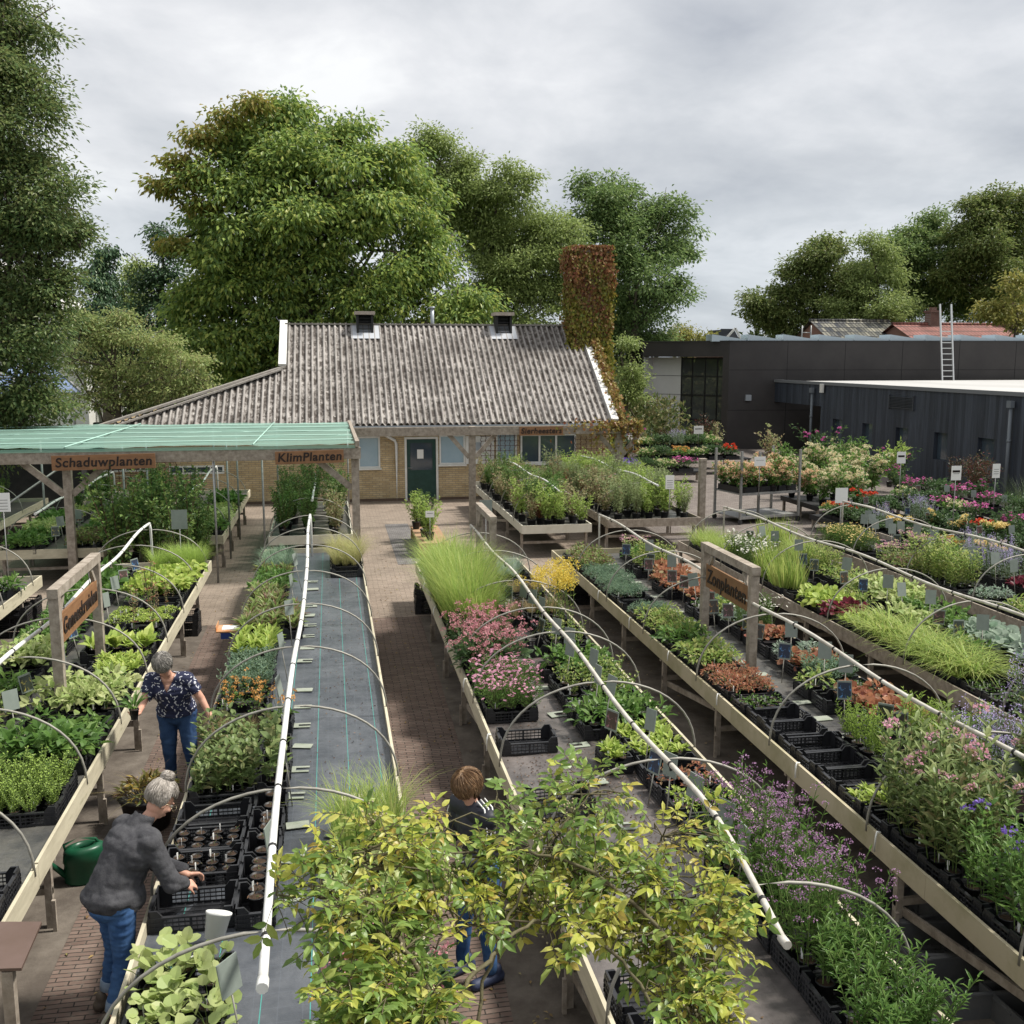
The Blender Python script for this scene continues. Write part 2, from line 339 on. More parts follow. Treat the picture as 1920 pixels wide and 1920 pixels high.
b.add([(9.3, 33.6, 2.7), (9.3, 38.2, 5.75), (9.3, 42.8, 2.7), (9.1, 33.6, 2.7), (9.1, 38.2, 5.75), (9.1, 42.8, 2.7)], [[0, 2, 1], [3, 4, 5]])
b.add([(9.3, 33.6, 2.7), (9.1, 33.6, 2.7), (9.1, 38.2, 5.75), (9.3, 38.2, 5.75), (9.1, 42.8, 2.7), (9.3, 42.8, 2.7)], [[0, 1, 2, 3], [3, 2, 4, 5]])
hp('wall', b, ybrick)
b = MB(); b.box(-7.0, YW-.012, 0, 9.35, YW-.002, .10); hp('plinth', b, mat('dark_plinth', (.12, .08, .06), .9))
for k, (x0, x1, z0, z1) in wins.items():
    if k == 'door': continue
    f = MB(); t = .055
    f.box(x0, YW-.02, z0, x0+t, YW+.06, z1); f.box(x1-t, YW-.02, z0, x1, YW+.06, z1)
    f.box(x0+t, YW-.02, z0, x1-t, YW+.06, z0+t); f.box(x0+t, YW-.02, z1-t, x1-t, YW+.06, z1)
    if k == 'w4':
        for q in (.34, .64): f.box(x0+(x1-x0)*q-.03, YW-.018, z0+t, x0+(x1-x0)*q+.03, YW+.05, z1-t)
    if k in ('w5', 'w6'):
        for q in (.25, .5, .75): f.box(x0+(x1-x0)*q-.02, YW-.018, z0+t, x0+(x1-x0)*q+.02, YW+.05, z1-t)
    fo = hp('window', f, white_paint)
    g = MB(); g.box(x0+t, YW+.035, z0+t, x1-t, YW+.045, z1-t); g.obj('pane', blueglass if k in ('w1', 'w2', 'w3') else glass, fo)
    if k not in ('w5', 'w6'):
        s = MB(); s.box(x0-.04, YW-.07, z0-.06, x1+.04, YW-.021, z0-.003); s.obj('sill', white_paint, fo)
x0, x1, z0, z1 = rectpx(873, 817, 926, 870)
b = MB(); b.box(x0, YW-.03, z0, x1, YW-.003, z1); b.box(x0+.3, YW-.06, z0+.45, x0+.52, YW-.031, z0+.72, 1); pnl = hp('white_panel', b, [white_paint, zinc])
x0, x1, z0, z1 = wins['door']
b = MB(); b.box(x0, YW-.03, 0, x0+.07, YW+.06, z1); b.box(x1-.07, YW-.03, 0, x1, YW+.06, z1); b.box(x0+.07, YW-.03, z1-.07, x1-.07, YW+.06, z1); hp('door_frame', b, white_paint)
gd = mat('dark_green_paint', (.012, .045, .035), .4, (.02, .06, .05), 6)
b = MB(); A0, A1 = x0+.075, x1-.075
b.box(A0, YW+.0, .02, A1, YW+.045, 1.02); b.box(A0, YW+.0, 1.02, A0+.11, YW+.045, 2.04); b.box(A1-.11, YW+.0, 1.02, A1, YW+.045, 2.04); b.box(A0+.11, YW+.0, 1.92, A1-.11, YW+.045, 2.04)
dr = hp('door', b, gd)
g = MB(); g.box(A0+.11, YW+.02, 1.02, A1-.11, YW+.03, 1.92); g.obj('pane', glass, dr)
g = MB(); g.box(A0+.34, YW+.008, 1.40, A0+.55, YW+.012, 1.70); g.obj('notice', white_pl, dr)
g = MB(); g.tube([(A0+.04, YW-.01, 1.1), (A0+.04, YW-.06, 1.1), (A0+.16, YW-.06, 1.1)], .012); g.obj('handle', galv, dr)

# corrugated roof, front slope clipped by the hip on the left
def roofz(Y): return 2.58+(Y-33.2)*.660
rm, n_, l_, bs = newmat('lichen_corrugated_sheet')
t = n_.new('ShaderNodeTexCoord'); sx = n_.new('ShaderNodeSeparateXYZ'); l_.new(t.outputs['Object'], sx.inputs[0])
def nz(sc, de, st=(1, 1, 1)):
    mp = n_.new('ShaderNodeMapping'); mp.inputs[3].default_value = st; l_.new(t.outputs['Object'], mp.inputs[0])
    q = n_.new('ShaderNodeTexNoise'); q.inputs['Scale'].default_value = sc; q.inputs['Detail'].default_value = de; q.inputs['Roughness'].default_value = .7; l_.new(mp.outputs[0], q.inputs['Vector']); return q.outputs['Fac']
def ramp(src, a, ca, b_, cb_):
    r = n_.new('ShaderNodeValToRGB'); l_.new(src, r.inputs[0]); r.color_ramp.elements[0].position = a; r.color_ramp.elements[0].color = c4(ca); r.color_ramp.elements[1].position = b_; r.color_ramp.elements[1].color = c4(cb_); return r.outputs[0]
base = ramp(nz(.5, 6), .38, (.19, .175, .16), .62, (.36, .335, .31))
blotch = ramp(nz(7, 8, (1, .35, 1)), .40, (0, 0, 0), .54, (1, 1, 1))
white = ramp(nz(9, 3), .62, (0, 0, 0), .70, (1, 1, 1))
# patchy dark brown along the troughs of the sheets, by position across the wave
ph = n_.new('ShaderNodeMath'); ph.operation = 'MULTIPLY'; l_.new(sx.outputs[0], ph.inputs[0]); ph.inputs[1].default_value = 2*math.pi/.2
sn = n_.new('ShaderNodeMath'); sn.operation = 'SINE'; l_.new(ph.outputs[0], sn.inputs[0])
tr = ramp(sn.outputs[0], .05, (1, 1, 1), .8, (.0, .0, .0))
mm = n_.new('ShaderNodeMath'); mm.operation = 'MULTIPLY'; l_.new(tr, mm.inputs[0]); l_.new(blotch, mm.inputs[1])
m1 = n_.new('ShaderNodeMixRGB'); m1.inputs[2].default_value = (.045, .035, .028, 1); l_.new(mm.outputs[0], m1.inputs[0]); l_.new(base, m1.inputs[1])
mw = n_.new('ShaderNodeMath'); mw.operation = 'MULTIPLY'; l_.new(white, mw.inputs[0]); mw.inputs[1].default_value = .7
m2 = n_.new('ShaderNodeMixRGB'); m2.inputs[2].default_value = (.62, .60, .56, 1); l_.new(mw.outputs[0], m2.inputs[0]); l_.new(m1.outputs[0], m2.inputs[1])
l_.new(m2.outputs[0], bs.inputs['Base Color']); setin(bs, 'Roughness', .9)
bpn = n_.new('ShaderNodeBump'); bpn.inputs['Strength'].default_value = .5; bpn.inputs['Distance'].default_value = .02; l_.new(nz(18, 5), bpn.inputs['Height']); l_.new(bpn.outputs[0], bs.inputs['Normal'])
nx = 16*80+1; X = np.linspace(-6.95, 9.35, nx); top = np.where(X < -1.5, 33.2+(X+6.95)/5.45*2.65, 38.2)
for part, (f0, f1, off) in enumerate(((0, .52, 0.0), (.50, 1, .02))):
    rows = 6; b_y = []
    YS = []
    for k in range(rows+1):
        q = f0+(f1-f0)*k/rows; yy = 33.2+5.0*q; YS.append(np.minimum(np.full(nx, yy), top))
    YS = np.array(YS); XX = np.tile(X, (rows+1, 1)); ZZ = roofz(YS)+.046*np.sin(2*math.pi*XX/.2)+off
    V = np.stack([XX, YS, ZZ], -1).reshape(-1, 3); i = np.arange(rows)[:, None]*nx; j = np.arange(nx-1)[None]
    F = np.stack([i+j, i+j+1, i+nx+j+1, i+nx+j], -1).reshape(-1, 4)
    keep = (np.abs(V[F[:, 3], 1]-V[F[:, 0], 1])+np.abs(V[F[:, 2], 1]-V[F[:, 1], 1])) > 1e-3
    if part == 0: rb = MB()
    rb.add(V, F[keep], 0, True)
z0 = roofz(35.85)
rb.add([(-6.95, 33.2, 2.56), (-1.5, 35.85, z0-.02), (-1.5, 40.5, z0-.02), (-6.95, 43.2, 2.56)], [[0, 1, 2, 3]])
rb.add([(-1.5, 38.2, 5.86), (9.35, 38.2, 5.86), (9.35, 43.2, 2.56), (-1.5, 43.2, 2.56)], [[0, 1, 2, 3]])
roof = hp('roof', rb, rm)
b = MB(); b.beam((-1.5, 38.2, 5.90), (9.3, 38.2, 5.90), .26, .06); b.beam((-7.0, 33.2, 2.64), (-1.5, 35.87, z0+.07), .24, .07); b.beam((-6.6, 33.1, 2.60), (-1.6, 35.62, z0-.02), .16, .05)
b.obj('ridge_cap', mat('ridge_cap_grey', (.20, .18, .16), .9, (.3, .28, .25), 8, bump=.5), roof)
b = MB(); b.beam((-1.55, 35.85, z0+.13), (-1.55, 38.35, 6.0), .26, .09); b.obj('white_verge', white_paint, roof)
b = MB(); b.beam((9.38, 33.2, 2.66), (9.38, 38.2, 5.96), .24, .07); b.obj('white_verge', white_paint, roof)
b = MB(); b.add([(-1.45, 35.85, z0), (-1.45, 38.2, 5.85), (-1.45, 40.5, z0)], [[0, 1, 2]]); b.obj('gable', wood_old, roof)
for px in (684, 943):
    c = AT(px, 612, 37.9); v = MB(); cx_ = c.x
    v.box(cx_-.30, 37.65, 5.35, cx_-.22, 38.25, 6.22); v.box(cx_+.22, 37.65, 5.35, cx_+.30, 38.25, 6.22); v.box(cx_-.22, 38.15, 5.35, cx_+.22, 38.25, 6.22)
    for q in range(5): v.beam((cx_-.22, 37.72+.02*q, 5.62+.12*q), (cx_+.22, 37.72+.02*q, 5.62+.12*q), .10, .02)
    v.box(cx_-.36, 37.5, 6.222, cx_+.36, 38.4, 6.34, 1)
    v.add([(cx_-.5, 37.35, roofz(37.35)+.06), (cx_+.5, 37.35, roofz(37.35)+.06), (cx_+.5, 38.1, roofz(38.1)+.06), (cx_-.5, 38.1, roofz(38.1)+.06)], [[0, 1, 2, 3]], 2)
    v.obj('roof_vent', [mat('vent_black', (.02, .02, .02), .6), mat('vent_cap_concrete', (.42, .37, .32), .9, (.3, .25, .21), 9), mat('lead_flashing', (.42, .44, .47), .6)], roof)
c = AT(811, 600, 38.4); b = MB(); b.tube([(c.x, 38.5, 5.5), (c.x, 38.5, 6.5)], .07, 10); b.tube([(c.x, 38.5, 6.5), (c.x, 38.5, 6.56)], .11, 10); b.obj('flue', zinc, roof)
b = MB()
b.box(.6, 33.05, 2.44, 9.4, 33.19, 2.455); b.box(.6, 33.05, 2.455, 9.4, 33.065, 2.54); b.box(.6, 33.175, 2.455, 9.4, 33.19, 2.54); b.box(.6, 33.25, 2.42, 9.4, 33.79, 2.435)
hp('gutter', b, zinc)
c = AT(744, 900, YW-.08); b = MB(); b.tube([(c.x-.55, 33.2, 2.44), (c.x-.5, 33.4, 2.3), (c.x-.05, YW-.08, 2.02), (c.x, YW-.08, 1.9), (c.x, YW-.08, .02)], .05, 10); hp('downpipe', b, white_pvc)
# rusty mesh trellis with brown seed heads hanging on the wall
def trellis(name, x0, x1, z0, z1, Y, lab, parent=None):
    b = MB(); nx_ = max(2, int((x1-x0)/.16))
    for i in range(nx_+1):
        x = x0+(x1-x0)*i/nx_; zz = np.arange(z0, z1, .06)
        b.tube(np.stack([x+.018*np.sin(zz*40+i), np.full(len(zz), Y), zz], -1), .011, 4)
    z = z0
    while z < z1: b.tube([(x0, Y, z), (x1, Y, z)], .007, 4); z += .16
    P = np.stack([rng.uniform(x0, x1, 90), np.full(90, Y-.02), rng.uniform(z0, z1, 90)], -1)
    leaves(b, P, rng.normal(0, 1, (90, 3)), .06, .04, 1)
    return tag(b.obj(name, [mat('rusty_wire', (.11, .045, .025), .9), leafmat('dry_brown_leaf', [(.12, .05, .025), (.2, .08, .03)])]), lab, 'trellis')
a = rectpx(902, 810, 974, 872, YW-.1); trellis('wire_trellis', a[0], a[1], a[2], a[3], YW-.1, 'rusty wire trellis on the yellow brick wall right of the white panel')
a = rectpx(1078, 815, 1130, 868, YW-.1); trellis('wire_trellis', a[0], a[1], a[2], a[3], YW-.1, 'rusty wire trellis on the brick wall right of the wide window')
a = rectpx(215, 865, 330, 935, YW-.1); trellis('wire_trellis', a[0], a[1], a[2], a[3], YW-.1, 'rusty wire trellis on the shaded wall behind the shade plants')

# ------------------------------------------------------------------ ivy covered chimney
CX, CY = 9.50, 37.6
ch = tag(link('brick_chimney', None, None, (CX, CY, 0)), 'tall brick chimney almost hidden under red and green creeper', 'chimney')
b = MB(); b.box(-.62, -.55, 0, .62, .55, 8.45); b.obj('shaft', brickmat('chimney_brick', (.25, .1, .07), (.33, .15, .1), (.3, .27, .24), .21, .065, rough=.8, axes='XZ'), ch)
b = MB(); b.box(-.68, -.61, 8.451, .68, .61, 8.56); b.obj('chimney_cap', wood_old, ch)
iv = thing('virginia_creeper', 'autumn creeper, rust-red above and yellow-green below, wrapping the chimney', 'climbing plant', (CX, CY, 0))
rr = np.random.default_rng(3); n = 30000
z = rr.uniform(.3, 8.72, n); th = rr.uniform(0, 4, n); s4 = th.astype(int); q = rr.uniform(-1, 1, n)
bulge = .72+.05*np.sin(z*1.7+s4*2)+.035*np.sin(z*4.3+s4)+.07*rr.normal(0, 1, n)-.14*np.clip((z-8.2)/.5, 0, 1)**2
px_ = np.where(s4 == 0, np.sign(q)*np.abs(q)**.8*bulge, np.where(s4 == 1, bulge, np.where(s4 == 2, q*bulge, -bulge))); py_ = np.where(s4 == 0, -bulge*.92, np.where(s4 == 1, q*bulge*.9, np.where(s4 == 2, bulge*.92, q*bulge*.9)))
tp = rr.uniform(0, 1, n) < .08; px_ = np.where(tp, rr.uniform(-.8, .8, n), px_); py_ = np.where(tp, rr.uniform(-.7, .7, n), py_); z = np.where(tp, 8.60+rr.uniform(0, .16, n)**1.0, z)
Nn = np.stack([np.where(s4 == 1, 1, np.where(s4 == 3, -1, 0)), np.where(s4 == 0, -1, np.where(s4 == 2, 1, 0)), np.full(n, .35)], -1).astype(float)
Nn[tp] = (0, 0, 1)
P = np.stack([px_, py_, z], -1); D = np.stack([rr.normal(0, .45, n), rr.normal(0, .45, n), np.full(n, -1.)], -1)
redness = (z-3.6)/4.6+rr.normal(0, .22, n)+.25*np.sin(z*3+px_*4)
red = redness > .92; mid = (redness > .52) & ~red; gr = ~red & ~mid
b = MB()
for mk, mi in ((red, 0), (mid, 1), (gr, 2)):
    leaves(b, P[mk], D[mk], .12, .10, mi, 2, Nn[mk], .45, rr)
b.obj('creeper_leaves', [leafmat('creeper_red', [(.17, .055, .03), (.26, .10, .05), (.28, .15, .06), (.20, .12, .04)]), leafmat('creeper_mixed', [(.24, .12, .05), (.24, .19, .05), (.17, .18, .04), (.26, .15, .05)]), leafmat('creeper_green', [(.16, .19, .03), (.24, .24, .04), (.30, .24, .04), (.13, .17, .03)])], iv)
# creeper spilling over the verge and along the pergola
n = 1500; tt = rr.uniform(0, 1, n); Pz = np.stack([9.62+rr.normal(0, .09, n)+tt*.0, 37.3-4.0*tt, 5.5-2.75*tt+rr.normal(0, .12, n)], -1)
b = MB(); leaves(b, Pz-np.array((CX, CY, 0)), rr.normal(0, .5, (n, 3))+np.array((0, -.3, -1)), .13, .12, 0, 2, None, .6, rr)
n = 900
b.obj('trailing_leaves', leafmat('creeper_trail', [(.28, .13, .05), (.28, .22, .06), (.22, .20, .05), (.24, .09, .05)]), iv)

# ------------------------------------------------------------------ black modern buildings
bk = thing('black_pavilion', 'tall black panelled building with glazed corner and grey roof lights', 'building', (20.1, 50, 0))
A_ = np.array((16.74, 54.0)); B_ = np.array((20.1, 50.0)); C_ = np.array((40.0, 47.6)); HZ = 5.5
def bkp(name, mb, m, parent=None):
    o = mb.obj(name, m, parent or bk)
    if parent is None: o.location = (-20.1, -50, 0)
    return o
def wallseg(mb, P, Q, z0, z1, th=.3, m=0, off=0.0):
    P = np.array(P, float); Q = np.array(Q, float); d = (Q-P)/np.linalg.norm(Q-P); nn = np.array((-d[1], d[0]))
    a = P-nn*off*-1; c = Q+nn*off
    v = [(a[0], a[1]), (c[0], c[1]), (c[0]+nn[0]*th, c[1]+nn[1]*th), (a[0]+nn[0]*th, a[1]+nn[1]*th)]
    mb.add([(x, y, z0) for x, y in v]+[(x, y, z1) for x, y in v], BOXF, m)
def lerp(P, Q, t): return P+(Q-P)*t
b = MB(); wallseg(b, B_, C_, 0, HZ, .3); wallseg(b, A_, lerp(A_, B_, .02), 0, HZ, .3); wallseg(b, lerp(A_, B_, .02), lerp(A_, B_, .93), 4.72, HZ, .3); wallseg(b, lerp(A_, B_, .93), B_, 0, HZ, .3)
b.box(36, 48.5, 0, 40, 70, HZ-.02)
bkp('wall', b, slate_dark)
b = MB()
for k in range(1, 9):
    q = lerp(B_, C_, k*3.0/20.05); wallseg(b, q, q+np.array((.02, 0)), 0, HZ-.02, .01, 0, -.006)
wallseg(b, B_, C_, 4.05, 4.07, .008, 0, -.006); wallseg(b, B_, C_, 2.0, 2.02, .008, 0, -.006)
bkp('panel_joint', b, mat('joint_black', (.008, .008, .008), .8))
b = MB(); b.add([(A_[0], A_[1], HZ-.06), (B_[0], B_[1], HZ-.06), (C_[0], C_[1], HZ-.06), (40, 70, HZ-.06), (16.74, 70, HZ-.06)], [[0, 1, 2, 3, 4]])
bkp('flat_roof', b, mat('roof_grey', (.25, .27, .28), .7))
b = MB(); wallseg(b, A_+np.array((-.03, -.02)), B_+np.array((0, -.03)), HZ+.001, HZ+.045, .4, 0, -.02); wallseg(b, B_+np.array((0, -.03)), C_, HZ+.001, HZ+.045, .4, 0, -.02); bkp('parapet_trim', b, mat('trim_dark', (.04, .04, .04), .5))
nn = np.array((.766, .643)); nn = np.array((-(B_-A_)[1], (B_-A_)[0])); nn = nn/np.linalg.norm(nn)
b = MB(); rec = nn*.9
P0 = lerp(A_, B_, .02)+rec; P1 = lerp(A_, B_, .36)+rec*1.0; P2 = lerp(A_, B_, .93)+rec
wallseg(b, P0, P1, 0, 4.7, .1); wallseg(b, lerp(A_, B_, .02), lerp(A_, B_, .021), 0, 4.7, .9)
bkp('light_panel', b, mat('pale_grey_cladding', (.50, .50, .48), .6, (.55, .55, .53), .8))
b = MB()
for zz in (.9, 1.8, 2.7, 3.7): wallseg(b, P0, P1, zz, zz+.025, .02, 0, -.015)
bkp('panel_joint', b, mat('joint_grey', (.12, .12, .12), .8))
f = MB(); mull = [0, .22, .48, .72, 1.0]
for q in mull: a = lerp(P1, P2, q); wallseg(f, a, a+(B_-A_)*.010, 0, 4.7, .12)
for zz in (0, 1.35, 2.65, 3.65, 4.58): wallseg(f, P1, P2, zz, zz+.09, .09, 0, .012)
wf = bkp('glazed_front', f, mat('frame_black', (.012, .012, .013), .4))
g = MB(); wallseg(g, P1, P2, .05, 4.65, .02, 0, .05)
wfg = g.obj('pane', mat('dark_reflecting_glass', (.05, .055, .055), .03, spec=1.0), wf)
b = MB(); wallseg(b, P1, P2, 0, 4.7, .05, 0, 1.6); b.add([(P0[0], P0[1], 4.71), (P2[0], P2[1], 4.71), (B_[0], B_[1], 4.71), (A_[0], A_[1], 4.71)], [[0, 1, 2, 3]]); bkp('inner_wall', b, slate_dark)
b = MB()
for k in range(11):
    q0 = lerp(B_, C_, -.04+k*.093); q1 = lerp(B_, C_, -.04+k*.093+.088); o = np.array((0, .35)); o2 = np.array((.3, 2.0))
    a, c, e, g_ = q0+o, q1+o, q1+o2, q0+o2; hh, hl = 5.86, 5.60
    b.add([(a[0], a[1], HZ), (c[0], c[1], HZ), (e[0], e[1], HZ), (g_[0], g_[1], HZ), (a[0], a[1], hh), (c[0], c[1], hl), (e[0], e[1], hl), (g_[0], g_[1], hh)], BOXF)
bkp('roof_light', b, mat('polycarbonate', (.42, .50, .55), .25, spec=.6))
b = MB(); c = AT(1190+572/2.595*1, 560+590/2.595, 49.9); b.box(20.95, 49.72, 2.5, 21.25, 49.86, 2.8); bkp('wall_lamp', b, zinc)

lw = thing('timber_clad_building', 'low building clad in blue-black vertical boards with a white flat roof', 'building', (22.5, 38, 0))
def lwp(name, mb, m, parent=None):
    o = mb.obj(name, m, parent or lw)
    if parent is None: o.location = (-22.5, -38, 0)
    return o
cm, n_, l_, bs = newmat('blue_black_boards')
t = n_.new('ShaderNodeTexCoord'); sx = n_.new('ShaderNodeSeparateXYZ'); l_.new(t.outputs['Object'], sx.inputs[0])
sm_ = n_.new('ShaderNodeMath'); sm_.operation = 'ADD'; l_.new(sx.outputs[0], sm_.inputs[0]); l_.new(sx.outputs[1], sm_.inputs[1])
dv = n_.new('ShaderNodeMath'); dv.operation = 'DIVIDE'; l_.new(sm_.outputs[0], dv.inputs[0]); dv.inputs[1].default_value = .19
fl = n_.new('ShaderNodeMath'); fl.operation = 'FLOOR'; l_.new(dv.outputs[0], fl.inputs[0])
wn = n_.new('ShaderNodeTexWhiteNoise'); wn.noise_dimensions = '1D'; l_.new(fl.outputs[0], wn.inputs['W'])
r1 = n_.new('ShaderNodeValToRGB'); l_.new(wn.outputs['Value'], r1.inputs[0]); r1.color_ramp.elements[0].color = (.020, .026, .038, 1); r1.color_ramp.elements[1].color = (.045, .056, .076, 1)
mp = n_.new('ShaderNodeMapping'); mp.inputs[3].default_value = (14, 14, .8); l_.new(t.outputs['Object'], mp.inputs[0])
no = n_.new('ShaderNodeTexNoise'); no.inputs['Scale'].default_value = 1; no.inputs['Detail'].default_value = 6; l_.new(mp.outputs[0], no.inputs['Vector'])
m1 = n_.new('ShaderNodeMixRGB'); m1.blend_type = 'MULTIPLY'; m1.inputs[0].default_value = .8
r2 = n_.new('ShaderNodeValToRGB'); l_.new(no.outputs['Fac'], r2.inputs[0]); r2.color_ramp.elements[0].position = .3; r2.color_ramp.elements[0].color = (.6, .6, .6, 1); r2.color_ramp.elements[1].position = .75; r2.color_ramp.elements[1].color = (1.5, 1.5, 1.5, 1)
l_.new(r1.outputs[0], m1.inputs[1]); l_.new(r2.outputs[0], m1.inputs[2]); l_.new(m1.outputs[0], bs.inputs['Base Color']); setin(bs, 'Roughness', .6)
fr = n_.new('ShaderNodeMath'); fr.operation = 'FRACT'; l_.new(dv.outputs[0], fr.inputs[0]); gp = n_.new('ShaderNodeMath'); gp.operation = 'GREATER_THAN'; l_.new(fr.outputs[0], gp.inputs[0]); gp.inputs[1].default_value = .1
bpn = n_.new('ShaderNodeBump'); bpn.inputs['Strength'].default_value = .8; bpn.inputs['Distance'].default_value = .02; l_.new(gp.outputs[0], bpn.inputs['Height']); l_.new(bpn.outputs[0], bs.inputs['Normal'])
def AX(px, py, X=22.5):
    r = ray(px, py); t_ = X/r[0]; return Vector((X, r[1]*t_, CAMZ+r[2]*t_))
b = MB(); sl = []
for (a0, a1, y0, y1) in ((1562, 1577, 785, 832), (1617, 1634, 793, 836), (1680, 1700, 801, 850), (1752, 1774, 810, 865), (1834, 1859, 820, 905)):
    P = AX(a1, y1); Q = AX(a0, y0); sl.append((P.y, Q.y, max(P.z, .5), Q.z))
sl.sort(); yc = 20.0
for (ya, yb, za, zb) in sl:
    zb = min(zb, 2.75)
    b.box(22.5, yc, 0, 22.8, ya, 3.5); b.box(22.5, ya, 0, 22.8, yb, za); b.box(22.5, ya, zb, 22.8, yb, 3.5); yc = yb
b.box(22.5, yc, 0, 22.8, 44.6, 3.5); b.box(22.5, 44.6, 2.45, 22.8, 51.0, 3.5)
b.box(22.802, 44.4, 0, 24.5, 44.6, 3.5)
lwp('wall', b, cm)
for (ya, yb, za, zb) in sl:
    g = MB(); g.box(22.66, ya, za, 22.70, yb, min(zb, 2.75)); lwp('window', g, glass)
b = MB(); b.box(24.3, 44.6, 0, 24.5, 49.2, 2.449); lwp('porch_wall', b, slate_dark)
b = MB()
for y in (45.2, 46.5, 47.9): b.box(24.2, y, 0, 24.298, y+.08, 2.4)
b.box(24.2, 45.28, 2.3, 24.298, 47.9, 2.4); fr_ = lwp('entrance_door', b, zinc)
g = MB(); g.box(24.25, 45.3, .1, 24.27, 46.48, 2.28); g.box(24.25, 46.6, .1, 24.27, 47.88, 2.28); g.obj('pane', glass, fr_)
g = MB(); g.box(24.15, 45.8, 1.1, 24.18, 46.1, 1.6); g.obj('notice', white_pl, fr_)
b = MB(); b.box(22.5, 20, 3.502, 40, 47.5, 3.55, 0); lwp('flat_roof', b, mat('white_roof_membrane', (.46, .455, .44), .6, (.36, .355, .34), .35, stretch=(1, .3, 1)))
b = MB(); b.box(22.44, 20, 3.44, 22.499, 51, 3.58); lwp('roof_trim', b, mat('trim_grey', (.16, .17, .18), .5))
P = AX(1713, 768); Q = AX(1670, 742); b = MB(); b.box(22.44, P.y, P.z, 22.498, Q.y, P.z+.02)
for k in range(8):
    zz = P.z+.03+k*(Q.z-P.z)/8; b.beam((22.46, P.y, zz), (22.46, Q.y, zz), .06, .02)
b.box(22.43, P.y-.05, P.z-.05, 22.498, P.y, Q.z+.05); b.box(22.43, Q.y, P.z-.05, 22.498, Q.y+.05, Q.z+.05)
lwp('vent_grille', b, mat('grille_black', (.055, .06, .07), .4))
for px, yy in ((1520, 0), (1893, 0)):
    P = AX(px, 800, 22.38); b = MB(); b.tube([(22.38, P.y, .05), (22.38, P.y, 3.05)], .06, 10); b.box(22.28, P.y-.11, 3.05, 22.43, P.y+.11, 3.28); b.tube([(22.38, P.y, 1.9), (22.38, P.y, 1.98)], .075, 10); lwp('downpipe', b, mat('pipe_grey', (.15, .17, .19), .4))
P = AX(1541, 728, 22.4); b = MB(); b.box(22.36, P.y-.15, P.z-.2, 22.43, P.y+.15, P.z+.2); lwp('floodlight', b, white_paint)
for px, py, h, r in ((1676, 710, .42, .16), (1687, 706, .25, .07), (1832, 703, .42, .12), (1666, 706, .2, .05)):
    P = G(px, py, 3.55); b = MB(); b.tube([P, P+Vector((0, 0, h))], r, 10); b.tube([P+Vector((0, 0, h*.75)), P+Vector((0, 0, h*.77)), P+Vector((0, 0, h))], r*1.3, 10)
    lwp('roof_pipe', b, mat('vent_black', (.02, .02, .02), .6))
P = G(1905, 706, 3.55); b = MB(); b.box(P.x-1.0, P.y-.5, 3.551, P.x+3, P.y+.6, 3.85); lwp('roof_upstand', b, white_paint)
# ladder leaning on the black wall
L0 = AT(1750, 704, 48.2); L1 = AT(1785, 704, 48.1); b = MB()
z1 = 7.35
b.beam((L0.x, 47.4, 3.552), (L0.x, 48.0, z1), .06, .08); b.beam((L0.x+.62, 47.4, 3.552), (L0.x+.62, 48.0, z1), .06, .08)
for k in range(9): zz = 3.75+k*.28; yy = 47.4+(zz-3.55)/3.8*.6; b.beam((L0.x, yy, zz), (L0.x+.62, yy, zz), .04, .04)
tag(b.obj('ladder', mat('aluminium', (.55, .56, .56), .4, metal=.5)), 'aluminium ladder standing on the white roof against the black wall', 'ladder')
P = AT(1503, 640, 56); b = MB()
for dx in (0, .55): b.tube([(P.x+dx, 56, 5.4), (P.x+dx, 56, 6.5)], .04)
for zz in (5.7, 6.1): b.tube([(P.x, 56, zz), (P.x+.55, 56, zz)], .03)
tag(b.obj('roof_ladder', galv), 'pair of steel ladder rails sticking up behind the black parapet', 'ladder')

